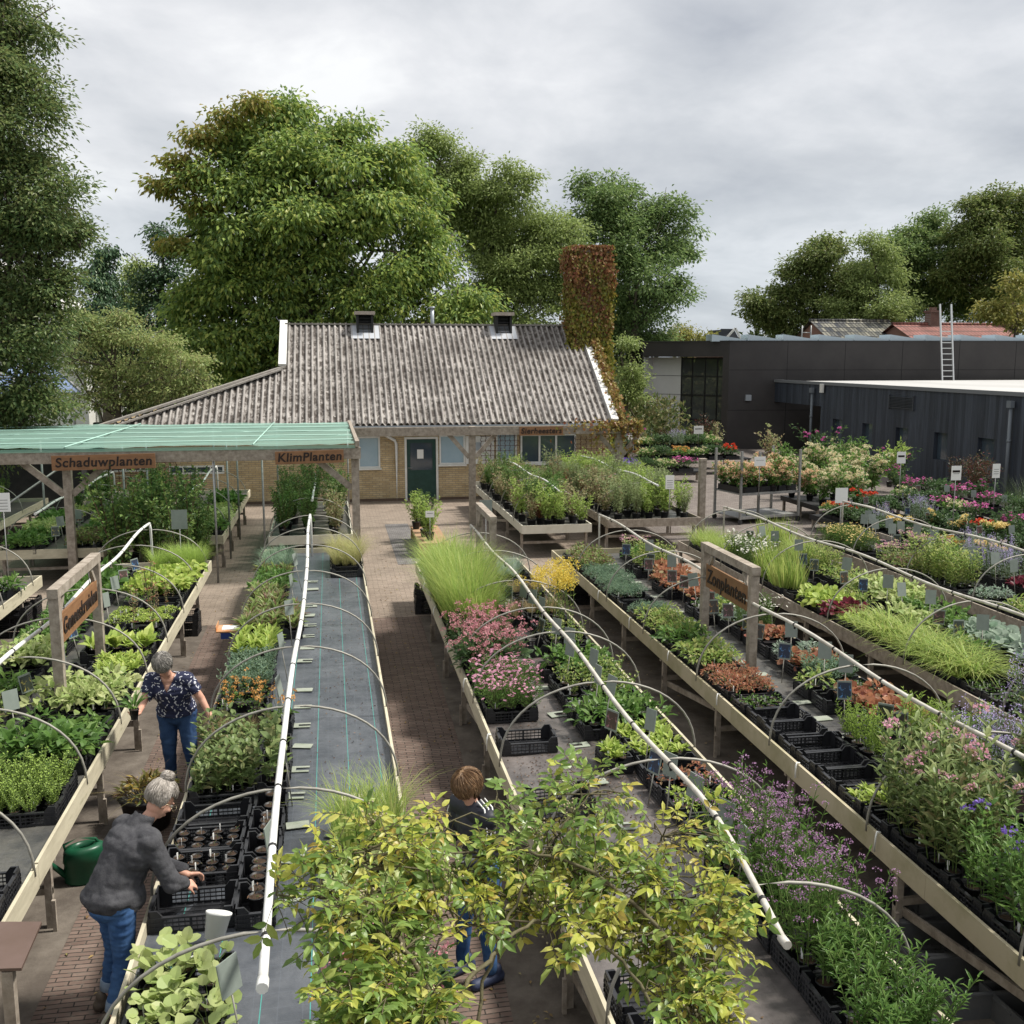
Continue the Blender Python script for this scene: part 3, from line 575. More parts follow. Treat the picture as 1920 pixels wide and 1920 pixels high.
# ------------------------------------------------------------------ distant houses
def tiled(name, c1, c2, gl):
    return brickmat(name, c1, c2, tuple(x*.35 for x in c1), .3, .35, .04, rough=gl, bump=.8, off=0, axes='XZ')
def far_house(name, lab, x0, x1, Y, zr, ze, dep, rm_, wm, chims=()):
    a = AT(x0, 620, Y).x; c = AT(x1, 620, Y).x
    t_ = thing(name, lab, 'house', ((a+c)/2, Y, 0)); o = (-(a+c)/2, -Y, 0)
    b = MB(); b.box(a+.3, Y, 0, c-.3, Y+2*dep-.5, ze)
    b.add([(a+.3, Y-.1, ze), (a+.3, Y+dep, zr-.1), (a+.3, Y+2*dep, ze)], [[0, 1, 2]]); b.add([(c-.3, Y-.1, ze), (c-.3, Y+dep, zr-.1), (c-.3, Y+2*dep, ze)], [[0, 1, 2]])
    b.obj('wall', wm, t_, o)
    b = MB(); b.add([(a, Y-.3, ze-.1), (c, Y-.3, ze-.1), (c, Y+dep, zr), (a, Y+dep, zr), (c, Y+2*dep, ze-.1), (a, Y+2*dep, ze-.1)], [[0, 1, 2, 3], [3, 2, 4, 5]])
    r_ = b.obj('roof', rm_, t_, o)
    b = MB(); b.tube([(a, Y+dep, zr+.05), (c, Y+dep, zr+.05)], .13, 6); b.obj('ridge_tile', rm_, r_)
    for (p0, p1, zt) in chims:
        u = AT(p0, 620, Y+dep).x; w_ = AT(p1, 620, Y+dep).x
        b = MB(); b.box(u, Y+dep-.4, zr-1.5, w_, Y+dep+.4, zt); b.box(u-.08, Y+dep-.48, zt+.001, w_+.08, Y+dep+.48, zt+.15); b.box(u+.2, Y+dep-.2, zt+.151, w_-.2, Y+dep+.2, zt+.4); b.obj('chimney', brickmat('far_chimney_brick', (.13, .06, .05), (.18, .09, .07), (.2, .18, .16), .21, .065, rough=.8, axes='XZ') if 'far_chimney_brick' not in MATS else MATS['far_chimney_brick'], r_)
far_house('tiled_house', 'far house with glazed black and cream tile roof behind the black building', 1556, 1712, 74, 7.55, 5.9, 3.5, tiled('glazed_black_tiles', (.05, .055, .07), (.30, .29, .24), .3), mat('brown_brick_far', (.2, .11, .08), .9))
far_house('red_roofed_house', 'far house with red tiled roof and two brick chimneys at right', 1726, 1935, 70, 7.2, 5.6, 4, tiled('red_roof_tiles', (.21, .085, .07), (.28, .12, .10), .6), mat('brown_brick_far', (.2, .11, .08), .9), ((1738, 1756, 8.1), (1880, 1898, 8.5)))
a = AT(1324, 640, 78); c = AT(1395, 640, 78); t_ = thing('gabled_house', 'far dark roof with a small white-edged gable left of the black parapet', 'house', (a.x, 78, 0))
b = MB(); b.box(a.x+.3, 78, 0, c.x, 84, 5.3); b.obj('wall', mat('brown_brick_far', (.2, .11, .08), .9), t_, (-a.x, -78, 0))
b = MB(); m_ = AT(1378, 612, 78).x; b.add([(a.x, 78, 5.4), (m_, 78.2, 6.9), (m_, 84, 6.9), (a.x, 84, 5.4), (c.x, 78, 5.4), (c.x, 84, 5.4), (a.x+1.2, 78, 6.9)], [[0, 4, 1, 6], [1, 4, 5, 2]]); rr_ = b.obj('roof', mat('slate_roof', (.05, .055, .065), .5), t_, (-a.x, -78, 0))
b = MB(); x2 = AT(1362, 612, 77.9).x; b.beam((x2-.6, 77.9, 5.5), (m_, 77.9, 6.95), .1, .15); b.beam((c.x+.1, 77.9, 5.4), (m_, 77.9, 6.95), .1, .15); b.obj('bargeboard', white_paint, rr_)
# white steep roof and solar rack on the left
t_ = thing('white_roofed_barn', 'steep off-white roof half hidden behind the left trees', 'barn', (-22, 62, 0))
b = MB(); e0 = AT(-60, 470, 62); e1 = AT(158, 622, 62); r0 = e0-Vector((22*-1, 62, 0)); 
b.add([(e0.x+22, 0, e0.z), (e1.x+22, 0, e1.z), (e1.x+22-9, 0, .4), (e0.x+22-12, 0, .4), (e0.x+22, 12, e0.z), (e1.x+22, 12, e1.z)], [[0, 3, 2, 1], [0, 1, 5, 4]]); b.obj('roof', mat('off_white_sheet', (.62, .60, .58), .6, (.5, .48, .46), .8), t_)
b = MB(); b.box(e1.x+22-9, .3, 0, e1.x+22-.1, 11.8, e1.z-.1); b.obj('wall', white_paint, t_)
t_ = thing('solar_array', 'blue solar panels on a steel rack behind the willow bush', 'solar panel', (-14, 41, 0))
b = MB(); p = AT(-30, 742, 41)+Vector((14, -41, 0)); q = AT(155, 738, 41)+Vector((14, -41, 0)); p2 = AT(20, 680, 44)+Vector((14, -41, 0)); q2 = AT(92, 680, 44)+Vector((14, -41, 0))
b.add([p, q, q2, p2], [[0, 1, 2, 3]]); b.obj('panel', mat('solar_blue', (.10, .16, .30), .12, (.13, .2, .36), 1.0, spec=.9), t_)
b = MB()
for s_ in np.linspace(0, 1, 5): b.beam(np.array(p)+(np.array(q)-np.array(p))*s_+np.array((0, 0, .03)), np.array(p2)+(np.array(q2)-np.array(p2))*s_+np.array((0, 0, .03)), .07, .04)
for s_ in (0, .5, 1): b.beam(np.array(p)+(np.array(p2)-np.array(p))*s_+np.array((0, 0, .035)), np.array(q)+(np.array(q2)-np.array(q))*s_+np.array((0, 0, .035)), .07, .04)
for s_ in (.1, .5, .9): c = np.array(p)+(np.array(q)-np.array(p))*s_; b.tube([(c[0], c[1], 0), c], .05)
b.obj('rack', galv, t_)
b = MB()
for zz in (1.0, 1.35, 1.7, 2.05): b.beam((-17, 37.5, zz), (-7.4, 39.6, zz), .04, .14)
for k in range(6): b.beam((-17+k*1.9, 37.5+k*.415, 0), (-17+k*1.9, 37.5+k*.415, 2.3), .1, .1)
tag(b.obj('rail_fence', wood_old), 'brown plank rail fence behind the left end of the roof', 'fence')

# ------------------------------------------------------------------ trees
def tree(name, lab, lobes, Y, lm, ls=.24, cr=.6, dens=1.0, base=None, per=24, droop=.5, trunk_r=.35, tips=False, group=None, seed=1, depth=.6, extra=None):
    r = np.random.default_rng(seed); cs = []; rads = []
    for (px, py, rp_) in lobes:
        c = np.array(AT(px, py, Y)); Rw = rp_*Y/1920*.98; c[1] += r.uniform(-1, 1)*Rw*depth; cs.append(c); rads.append(Rw)
    cs = np.array(cs); rads = np.array(rads); bx = cs[:, 0].mean() if base is None else AT(base, 700, Y).x
    root = thing(name, lab, 'tree', (bx, Y, 0), group=group); off = np.array((bx, Y, 0))
    b = MB(); z_lo = max(1.5, (cs[:, 2]-rads).min()*.9); ztop = cs[:, 2].max()
    tp = np.array((bx+r.normal(0, .3), Y, z_lo+(ztop-z_lo)*.55))
    path = [(bx, Y, 0), (bx+.1, Y, z_lo*.6), tuple((np.array((bx, Y, z_lo))+tp)/2), tuple(tp)]
    b.tube(np.array(path)-off, [trunk_r*1.25, trunk_r, trunk_r*.8, trunk_r*.4], 9)
    for c, Rw in zip(cs, rads):
        s = np.array((bx, Y, min(tp[2], max(z_lo*.7, c[2]-Rw*1.6)))); mid = (s+c)/2+r.normal(0, .3, 3)+np.array((0, 0, -.2))
        b.tube(np.array([s, mid, c])-off, [trunk_r*.38, trunk_r*.25, trunk_r*.10], 6)
        for _ in range(7):
            e = c+unit(r.normal(0, 1, 3)+np.array((0, -.2, .3)))*Rw*r.uniform(.7, 1.05); m2 = (c+e)/2+r.normal(0, .15, 3)
            b.tube(np.array([c, m2, e])-off, [trunk_r*.12, trunk_r*.07, .012], 4)
    b.obj('trunk', bark, root)
    def crown(cs, rads, mt, pname, dens, per, ls, cr):
        Pl = []; Dl = []
        for c, Rw in zip(cs, rads):
            k_ = max(5, int(15*min(1, Rw/2.2))); sd2 = sph(k_, r); sd2[:, 1] = np.where(r.uniform(0, 1, k_) < .4, -np.abs(sd2[:, 1]), sd2[:, 1])
            nb = int(3.2*(Rw/cr)**2*dens)+3; qb = c+sph(nb, r)*Rw*r.uniform(.35, .93, (nb, 1)); m = int(per*.8)          # inner fill between the clumps
            spb = r.normal(0, 1, (nb, m, 3))*cr*np.array((.55, .55, .3)); Pl.append((qb[:, None]+spb).reshape(-1, 3)); Dl.append((unit(spb)*.8+np.array((0, 0, -droop))+r.normal(0, .4, (nb, m, 3))).reshape(-1, 3))
            for s_ in sd2:
                sc_ = c+s_*Rw*r.uniform(.35, 1.02)*np.array((1, 1, .92)); Rs = Rw*r.uniform(.16, .44)
                nc = int(7.5*(Rs/cr)**2*dens*1.25)+4; dd = sph(nc, r); dd[:, 2] = np.where(r.uniform(0, 1, nc) < .55, np.abs(dd[:, 2]), dd[:, 2]); q = sc_+dd*Rs*r.uniform(.5, 1.1, (nc, 1))*np.array((1.15, 1.15, .8))
                for k in range(nc):
                    m = r.integers(int(per*.6), int(per*1.4)); sp = r.normal(0, 1, (m, 3))*cr*np.array((.55, .55, .22)); Pl.append(q[k]+sp)
                    Dl.append(unit(sp)*.8+dd[k]*.6+np.array((0, 0, -droop))+r.normal(0, .4, (m, 3)))
        P = np.concatenate(Pl); D = np.concatenate(Dl); b = MB(); leaves(b, P-off, D, ls*.92*r.uniform(.7, 1.2, len(P)), ls*.46, 0, 2, None, .42, r)
        b.obj(pname, mt, root)
    crown(cs, rads, lm, 'crown', dens, per, ls, cr)
    if extra:
        lb, mt, dn = extra; c2 = []; r2 = []
        for (px, py, rp_) in lb:
            c = np.array(AT(px, py, Y-1.5)); c2.append(c); r2.append(rp_*Y/1920*.98)
            j = cs[np.argmin(np.linalg.norm(cs-c, axis=1))]; bb = MB()
        bb = MB()
        for c, Rw in zip(c2, r2):
            j = cs[np.argmin(np.linalg.norm(cs-c, axis=1))]; bb.tube(np.array([j, (j+c)/2+r.normal(0, .2, 3), c])-off, [.12, .08, .03], 5)
        bb.obj('limb', bark, root)
        crown(np.array(c2), r2, mt, 'turning_leaves', dn, per, ls, cr)
    return root
oak_m = leafmat('oak_leaf', [(0.087, 0.128, 0.058), (0.136, 0.207, 0.076), (0.215, 0.270, 0.093), (0.167, 0.181, 0.068)], 0.45)
che_m = leafmat('chestnut_leaf', [(0.126, 0.206, 0.066), (0.218, 0.315, 0.084), (0.329, 0.434, 0.100), (0.474, 0.465, 0.127)], 0.45)
chy_m = leafmat('chestnut_turning_leaf', [(0.171, 0.224, 0.042), (0.261, 0.281, 0.058), (0.365, 0.281, 0.071), (0.156, 0.208, 0.042)], 0.45)
wil_m = leafmat('greygreen_leaf', [(0.170, 0.230, 0.079), (0.268, 0.343, 0.109), (0.363, 0.426, 0.152)], 0.45)
map_m = leafmat('maple_leaf', [(0.105, 0.165, 0.059), (0.166, 0.254, 0.084), (0.261, 0.332, 0.114)], 0.45)
bee_m = leafmat('beech_leaf', [(0.106, 0.151, 0.046), (0.150, 0.204, 0.061), (0.212, 0.262, 0.079), (0.178, 0.183, 0.065)], .45)
dk_m = leafmat('conifer_needle', [(0.043, 0.092, 0.045), (0.071, 0.134, 0.063), (0.108, 0.171, 0.074)], .15)
bush_m = leafmat('willow_bush_leaf', [(0.189, 0.255, 0.097), (0.283, 0.365, 0.126), (0.376, 0.437, 0.167), (0.329, 0.316, 0.139)], 0.45)
yel_m = leafmat('yellowing_leaf', [(0.195, 0.221, 0.052), (0.286, 0.286, 0.078), (0.364, 0.312, 0.091)], .4)
tree('oak_tree', 'big dark oak at the left edge, nearest tree of all', [(10, 120, 85), (-40, 230, 140), (40, 60, 70), (20, 10, 60), (60, 175, 55), (70, 330, 70), (30, 350, 100), (80, 420, 75), (120, 400, 50), (20, 480, 120), (95, 520, 60), (40, 600, 100), (90, 560, 40), (0, 690, 100), (60, 690, 60), (-20, 800, 90), (60, 770, 60), (150, 440, 22), (-90, 500, 140), (-80, 80, 120)], 30, oak_m, .15, .40, 1.25, base=-60, per=26, seed=11)
tree('chestnut_tree', 'huge horse chestnut right behind the roof, yellowing on its upper left', [(490, 250, 60), (560, 230, 60), (440, 300, 60), (530, 320, 90), (450, 400, 90), (640, 270, 60), (680, 330, 80), (600, 380, 110), (740, 300, 45), (760, 380, 80), (560, 480, 120), (440, 500, 80), (700, 470, 120), (380, 430, 35), (800, 470, 70), (400, 560, 80), (500, 600, 100), (640, 590, 110), (780, 570, 100), (860, 580, 60), (400, 660, 80), (500, 690, 80), (350, 560, 40), (620, 660, 80), (840, 640, 60), (345, 620, 30)], 50, che_m, .30, .70, 1.0, base=590, per=26, droop=.9, trunk_r=.6, seed=5,
     extra=([(372, 262, 24), (345, 305, 22), (352, 345, 20), (308, 350, 11), (430, 222, 20), (480, 200, 18), (372, 385, 16), (330, 460, 12)], chy_m, .6))
tree('willow_tree', 'fine-leaved grey-green tree rising behind the chestnut', [(830, 300, 60), (870, 340, 70), (830, 380, 80), (930, 370, 60), (920, 430, 90), (990, 430, 70), (960, 500, 90), (1040, 450, 55), (1020, 520, 70), (900, 560, 80), (980, 590, 60), (1050, 560, 40), (1060, 420, 30), (800, 270, 30)], 56, wil_m, .22, .6, 1.1, base=930, per=30, seed=21)
tree('maple_tree', 'round-headed green tree behind the creeper chimney', [(1150, 370, 45), (1110, 400, 50), (1180, 400, 60), (1240, 400, 50), (1270, 440, 42), (1130, 470, 70), (1200, 480, 80), (1110, 550, 50), (1180, 580, 80), (1240, 560, 50), (1275, 540, 32), (1200, 640, 60), (1150, 640, 50), (1285, 480, 22), (1100, 350, 24), (1235, 640, 26)], 60, map_m, .27, .65, 1.05, base=1185, per=24, seed=31)
G6 = 'trees in a row beyond the black building'
tree('beech_tree', 'yellow-tinged beech, leftmost of the row beyond the black building', [(1450, 590, 45), (1425, 570, 30), (1590, 540, 50), (1620, 590, 40), (1490, 560, 50), (1530, 500, 45), (1550, 470, 42), (1500, 520, 40), (1560, 560, 60), (1480, 610, 50), (1560, 610, 40), (1600, 520, 40)], 84, bee_m, .36, .8, 1.15, base=1520, group=G6, seed=41)
tree('birch_tree', 'thin airy tree standing in the middle of the row beyond the black building', [(1630, 450, 30), (1650, 480, 34), (1620, 520, 40), (1670, 530, 44), (1640, 580, 50), (1590, 590, 36), (1690, 590, 36)], 80, wil_m, .30, .8, .7, base=1640, trunk_r=.22, group=G6, seed=42)
tree('beech_tree', 'dark beech left of the tallest one in the row on the right', [(1720, 455, 44), (1680, 470, 40), (1650, 500, 40), (1750, 430, 40), (1700, 500, 50), (1760, 490, 60), (1740, 560, 60), (1800, 560, 50), (1690, 570, 40)], 86, map_m, .36, .8, 1.15, base=1740, group=G6, seed=43)
tree('beech_tree', 'tallest beech of the row, rising at the right edge', [(1820, 400, 40), (1850, 385, 40), (1900, 400, 50), (1870, 450, 60), (1820, 470, 60), (1930, 470, 70), (1860, 540, 70), (1940, 560, 70), (1800, 520, 50)], 82, bee_m, .36, .8, 1.15, base=1865, group=G6, seed=44)
tree('yellow_maple', 'small yellow-green maple in front of the dark row at the right edge', [(1900, 540, 30), (1870, 580, 30), (1920, 590, 34), (1850, 585, 16)], 62, yel_m, .3, .6, .9, base=1900, trunk_r=.2, seed=45)
tree('robinia_tree', 'small light yellow-green tree low between the maple and the black building', [(1290, 620, 22), (1265, 635, 20), (1315, 635, 18), (1290, 650, 26), (1240, 640, 14)], 70, yel_m, .26, .6, .9, base=1290, trunk_r=.15, seed=46)
tree('spruce_tree', 'dark pointed conifer rising behind the willow bush on the left', [(197, 470, 12), (197, 500, 22), (195, 540, 34), (200, 580, 44), (190, 620, 56), (210, 660, 60)], 58, dk_m, .24, .5, 1.3, base=197, droop=1.4, seed=47)
tree('pine_tree', 'dark loose pine between the pointed conifer and the chestnut', [(300, 440, 26), (320, 490, 34), (280, 520, 34), (330, 560, 44), (270, 590, 50), (330, 640, 50), (250, 650, 40)], 60, dk_m, .24, .55, 1.0, base=310, seed=48)
tree('poplar_tree', 'pale green distant tree between the pointed conifer and the dark pine', [(255, 500, 26), (245, 540, 30), (262, 570, 30)], 75, wil_m, .3, .7, .9, base=255, seed=49)
tree('willow_bush', 'airy yellowish willow bush with bare branches left of the roof', [(150, 620, 34), (200, 620, 44), (130, 680, 40), (190, 680, 60), (260, 640, 50), (300, 680, 60), (350, 690, 44), (250, 730, 60), (330, 740, 50), (180, 740, 40), (225, 600, 20), (380, 720, 20), (150, 600, 16)], 40, bush_m, .15, .45, .8, base=215, per=26, trunk_r=.16, seed=50)
tree('elder_shrub', 'grey-green shrub behind the right end of the corrugated roof', [(1175, 650, 22), (1180, 690, 26), (1165, 740, 30), (1190, 730, 22)], 46, wil_m, .18, .45, 1.2, base=1175, trunk_r=.12, seed=51)
P = G(1180, 800); b = MB(); n = 9000; r = np.random.default_rng(8)
q = np.stack([r.uniform(11.5, 15.8, n), r.uniform(42, 54, n), np.zeros(n)], -1); q[:, 2] = (1.4+.9*np.sin(q[:, 0]*1.3+q[:, 1]*.7))*r.uniform(0, 1, n)**.5+ .25*(q[:, 1]-42)*.6
leaves(b, q, r.normal(0, .6, (n, 3))+np.array((0, 0, .6)), .28, .12, 0, 2, None, .6, r)
tag(b.obj('bramble_bank', leafmat('bank_leaf', [(.07, .11, .03), (.12, .16, .05), (.22, .22, .09), (.30, .26, .13)], .3)), 'overgrown green and straw coloured bank between the house and the black building', 'undergrowth', kind='stuff')
b = MB(); n = 26000; r = np.random.default_rng(18)
x_ = r.uniform(-60, 75, n); y_ = np.where(x_ < -3, r.uniform(64, 76, n), r.uniform(92, 102, n)); z_ = (4.2+2.2*np.sin(x_*.35)+1.2*np.sin(x_*.9+1))*r.uniform(0, 1, n)**.6*np.where(x_ < -3, .9, 1.0)
leaves(b, np.stack([x_, y_, z_], -1), r.normal(0, .6, (n, 3))+np.array((0, -.2, .3)), .8, .5, 0, 2, None, .6, r)
tag(b.obj('distant_hedgerow', leafmat('distant_leaf', [(.03, .05, .02), (.05, .075, .028), (.075, .10, .035)], .2)), 'dark far-off belt of greenery closing the horizon behind the buildings', 'hedgerow', kind='stuff')
t_ = thing('dark_shed', 'low black boarded shed behind the far left shaded bench', 'shed', (-12, 32.4, 0)); b = MB(); b.box(-5, 0, 0, 4.6, 3, 2.4); b.obj('wall', mat('shed_black', (.015, .016, .017), .7, (.03, .03, .03), 4), t_); b = MB(); b.box(-5.2, -.2, 2.401, 4.8, 3.2, 2.5); b.obj('roof', mat('shed_roof', (.06, .06, .06), .8), t_)
# ------------------------------------------------------------------ benches
def clothmat(name, c, c2, grid, line=None, tint=.5):
    m, n, l, bs = newmat(name); t = n.new('ShaderNodeTexCoord'); sx = n.new('ShaderNodeSeparateXYZ'); l.new(t.outputs['Object'], sx.inputs[0])
    no = n.new('ShaderNodeTexNoise'); no.inputs['Scale'].default_value = 2.2; no.inputs['Detail'].default_value = 9; no.inputs['Roughness'].default_value = .7; l.new(t.outputs['Object'], no.inputs['Vector'])
    r = n.new('ShaderNodeValToRGB'); r.color_ramp.elements[0].position = .38; r.color_ramp.elements[1].position = .66; r.color_ramp.elements[0].color = c4(c); r.color_ramp.elements[1].color = c4(c2); l.new(no.outputs['Fac'], r.inputs[0])
    src = r.outputs[0]
    def grid_mask(ch, per, w, off=0.0):
        a = n.new('ShaderNodeMath'); a.operation = 'MULTIPLY_ADD'; l.new(sx.outputs[ch], a.inputs[0]); a.inputs[1].default_value = 1/per; a.inputs[2].default_value = off
        f = n.new('ShaderNodeMath'); f.operation = 'FRACT'; l.new(a.outputs[0], f.inputs[0]); g = n.new('ShaderNodeMath'); g.operation = 'LESS_THAN'; l.new(f.outputs[0], g.inputs[0]); g.inputs[1].default_value = w/per; return g.outputs[0]
    for ch in (0, 1):
        mx = n.new('ShaderNodeMixRGB'); mx.inputs[2].default_value = c4([x*1.9+.012 for x in c]); ms = n.new('ShaderNodeMath'); ms.operation = 'MULTIPLY'; ms.inputs[1].default_value = .45
        l.new(grid_mask(ch, grid, .006), ms.inputs[0]); l.new(ms.outputs[0], mx.inputs[0]); l.new(src, mx.inputs[1]); src = mx.outputs[0]
    if line:
        mx = n.new('ShaderNodeMixRGB'); mx.inputs[2].default_value = c4(line); l.new(grid_mask(0, .31, .006, .35), mx.inputs[0]); l.new(src, mx.inputs[1]); src = mx.outputs[0]
    l.new(src, bs.inputs['Base Color']); setin(bs, 'Roughness', .36); setin(bs, 'Specular IOR Level', .6)
    bp = n.new('ShaderNodeBump'); bp.inputs['Strength'].default_value = .5; bp.inputs['Distance'].default_value = .03; l.new(no.outputs['Fac'], bp.inputs['Height']); l.new(bp.outputs[0], bs.inputs['Normal'])
    return m
cloth_c = clothmat('black_ground_cloth', (.045, .052, .062), (.10, .108, .12), .155, (.05, .28, .24))
cloth_g = clothmat('dusty_ground_cloth', (.045, .046, .046), (.12, .115, .10), .155)
cloth_d = clothmat('wet_muddy_cloth', (.05, .045, .042), (.16, .14, .13), .155)
H_PROTO = {}
def hoop_mesh(w, rise, cz=.74):
    k = (round(w, 2), rise)
    if k not in H_PROTO:
        th = np.linspace(0, math.pi, 25); b = MB(); b.tube(np.stack([-w/2*np.cos(th), np.zeros(25), cz+(rise-cz)*np.sin(th)**.85], -1), .0115, 6); H_PROTO[k] = b.mesh('hoop', grey_tube)
    return H_PROTO[k]
def bench(label, x0, x1, y0, y1, board=wood_new, cloth=cloth_g, hoops=(), pipe=None, legs=2.0, endboard=None, name='plant_bench', ztop=.80, group=None):
    xc = (x0+x1)/2; t = thing(name, label, 'bench', (xc, y0, 0), group=group); W2 = (x1-x0)/2; Ln = y1-y0
    for s in (-1, 1):
        b = MB(); y = 0.0
        while y < Ln-.01:
            e = min(Ln, y+3.9); dz = rng.normal(0, .004)
            b.box(s*W2, y+.002, ztop-.20+dz, s*(W2-.028), e-.002, ztop+dz); y = e
        b.obj('side_board', board, t)
    for yy, s in ((0, 1), (Ln, -1)):
        b = MB(); b.box(-W2+.03, yy, ztop-.2, W2-.03, yy+s*.028, ztop-.002); b.obj('end_board', endboard or board, t)
    b = MB(); nx_, ny_ = 10, max(8, int(Ln/.25)); gx, gy_ = np.meshgrid(np.linspace(-W2+.03, W2-.03, nx_), np.linspace(.03, Ln-.03, ny_))
    gz = ztop-.105+rng.normal(0, .0035, gx.shape)+.004*np.sin(gy_*2.7); V = np.stack([gx, gy_, gz], -1).reshape(-1, 3)
    i = np.arange(ny_-1)[:, None]*nx_; j = np.arange(nx_-1)[None]; b.add(V, np.stack([i+j, i+j+1, i+nx_+j+1, i+nx_+j], -1).reshape(-1, 4), 0, True)
    b.box(-W2+.03, .03, ztop-.16, W2-.03, Ln-.03, ztop-.13)
    b.obj('bed_cloth', cloth, t)
    y = .35
    while y < Ln:
        for s in (-1, 1):
            b = MB(); xx = s*(W2-.06); b.box(xx-.03, y-.03, 0, xx+.03, y+.03, ztop-.201); b.box(xx-.015+s*.05, y-.09, 0, xx+.015+s*.05, y-.06, .28); b.obj('leg', wood_old, t)
        b = MB(); b.box(-W2+.03, y-.02, .30, W2-.03, y+.02, .36); b.box(-W2+.01, y+.031, ztop-.24, W2-.01, y+.07, ztop-.201); b.obj('cross_rail', wood_old, t)
        y += legs
    for k in (0, 1):
        ya = .35+legs*(1+3*k)
        if ya+legs < Ln:
            b = MB(); b.beam((-W2+.10, ya, ztop-.25), (-W2+.10, ya+legs, .25), .03, .07); b.obj('brace', wood_old, t)
    for hy in hoops:
        o = link('hoop', hoop_mesh(x1-x0, 1.555), t, (0, hy-y0, 0))
    if pipe:
        px_, pa, pb, pz, pm, pr = pipe; ys = np.linspace(pa, pb, 40)
        zz = pz+.03+.03*np.sin((ys-hoops[0])*math.pi/2*1.0) if len(hoops) else np.full(40, pz)
        drift = -.10*np.clip(6.6-ys, 0, 3)**1.3*(1 if xc > 1 else 0); xx = px_-xc+.03*np.sin(ys*.55)+drift; b = MB(); b.tube(np.stack([xx, ys-y0, zz], -1), pr, 10)
        b.tube([(xx[0], ys[0]-y0-.05, zz[0]), (xx[0], ys[0]-y0+.03, zz[0])], pr*1.25, 10)
        pp = b.obj('sprinkler_pipe', pm, t)
        for q in np.arange(pa+.4, pb, 1.0):
            b = MB(); x_ = float(np.interp(q, ys, xx)); z_ = float(np.interp(q, ys, zz)); b.tube([(x_, q-y0, z_-pr), (x_, q-y0, z_-pr-.03)], .012, 6); b.tube([(x_, q-y0-.014, z_), (x_, q-y0+.014, z_)], pr*1.18, 8); b.obj('nozzle', mat('nozzle_black', (.02, .02, .02), .5), pp)
        b = MB(); b.tube([(xx[-1], ys[-1]-y0, zz[-1]), (xx[-1]+.01, ys[-1]-y0+.03, zz[-1]-.1), (xx[-1]+.02, ys[-1]-y0+.04, ztop-.2)], pr*.9, 8); b.obj('riser', pm, t)
    return t
hC = [5.5, 7.45, 9.3, 11.3, 13.33, 15.44, 17.6, 19.4, 20.97]
bench('centre bench between the two brick paths, under the long bright white pipe', -1.40, .55, 2.2, 21.4, wood_new, cloth_c, hC, (-.43, 5.0, 21.0, 1.55, white_pvc, .026))
bench('long bench right of the middle brick path, with pink asters and tall grasses', 1.56, 3.58, 2.4, 19.6, wood_new, cloth_d, [5.5, 7.5, 9.5, 11.4, 12.6, 14.24, 16.55, 18.3], (2.58, 4.9, 18.9, 1.55, grey_pvc, .021))
bench('long algae-stained bench carrying the wooden frame with the Zonplanten board', 4.42, 6.42, 2.8, 20.3, wood_green, cloth_g, [5.6, 7.59, 9.57, 11.75, 13.97, 16.0, 18.1], (5.35, 4.6, 19.9, 1.56, grey_pvc, .021))
bench('bench with lime and dark red leaves and forest grass, second from the right', 7.35, 9.35, 6.5, 20.9, wood_old, cloth_g, [9.9, 11.94, 14.06, 16.45, 18.4, 20.2], (8.3, 8, 20.6, 1.55, grey_pvc, .021))
bench('rightmost long bench with a brown wooden side board', 10.2, 12.2, 9.5, 21.1, wood_old, cloth_g, [14.7, 16.66, 18.61, 20.44], (11.15, 10, 20.8, 1.55, grey_pvc, .021))
bench('left herb bench carrying the frame with the orange carved board', -4.40, -2.36, 4.2, 20.4, wood_new, cloth_g, [6.1, 8.0, 9.77, 11.4, 13.1, 14.72, 16.42, 18.09, 19.72], (-3.42, 5, 20.2, 1.57, white_pvc, .025))
bench('bench at the left edge with a few bare potted plants', -7.25, -5.25, 6, 19.5, wood_new, cloth_g, [13.6, 15.4, 17.2, 18.9])
Gs = 'benches under and around the shade net'
bench('shaded bench of climbers straight behind the centre bench', -1.42, .43, 22.95, 28.4, mat('cream_board', (.60, .57, .48), .7, (.5, .47, .38), 3), cloth_g, [23.6, 25.4, 27.2], (-.45, 23.2, 28, 1.55, white_pvc, .025))
bench('shaded bench beside the dark passage, left of the climbers bench', -4.3, -2.42, 23.3, 31.4, wood_new, cloth_g, [24.2, 26, 28, 30], (-3.3, 23.6, 31, 1.55, white_pvc, .025))
bench('wide shaded bench behind the grey post with the Y-shaped braces', -6.85, -4.74, 22.2, 31.6, wood_new, cloth_g, [23, 25, 27, 29], (-6.0, 22.2, 30, 1.55, white_pvc, .025))
bench('shaded bench in the far left corner', -10.0, -7.9, 22.5, 30.5, wood_new, cloth_g, [24, 26, 28])
bench('cream-boarded bench of shrubs right behind the long goldenrod bench', 4.38, 6.08, 23.4, 32.2, mat('cream_board', (.6, .57, .48)), cloth_g, [24.5, 26.5, 28.5, 30.5], (5.35, 23.6, 31.5, 1.55, white_pvc, .022))
bench('brown bench of bright green shrubs beside the tall grey post', 6.62, 9.0, 23.9, 32.5, wood_old, cloth_g, [25, 27, 29, 31], (7.9, 24.1, 31.8, 1.6, white_pvc, .022))

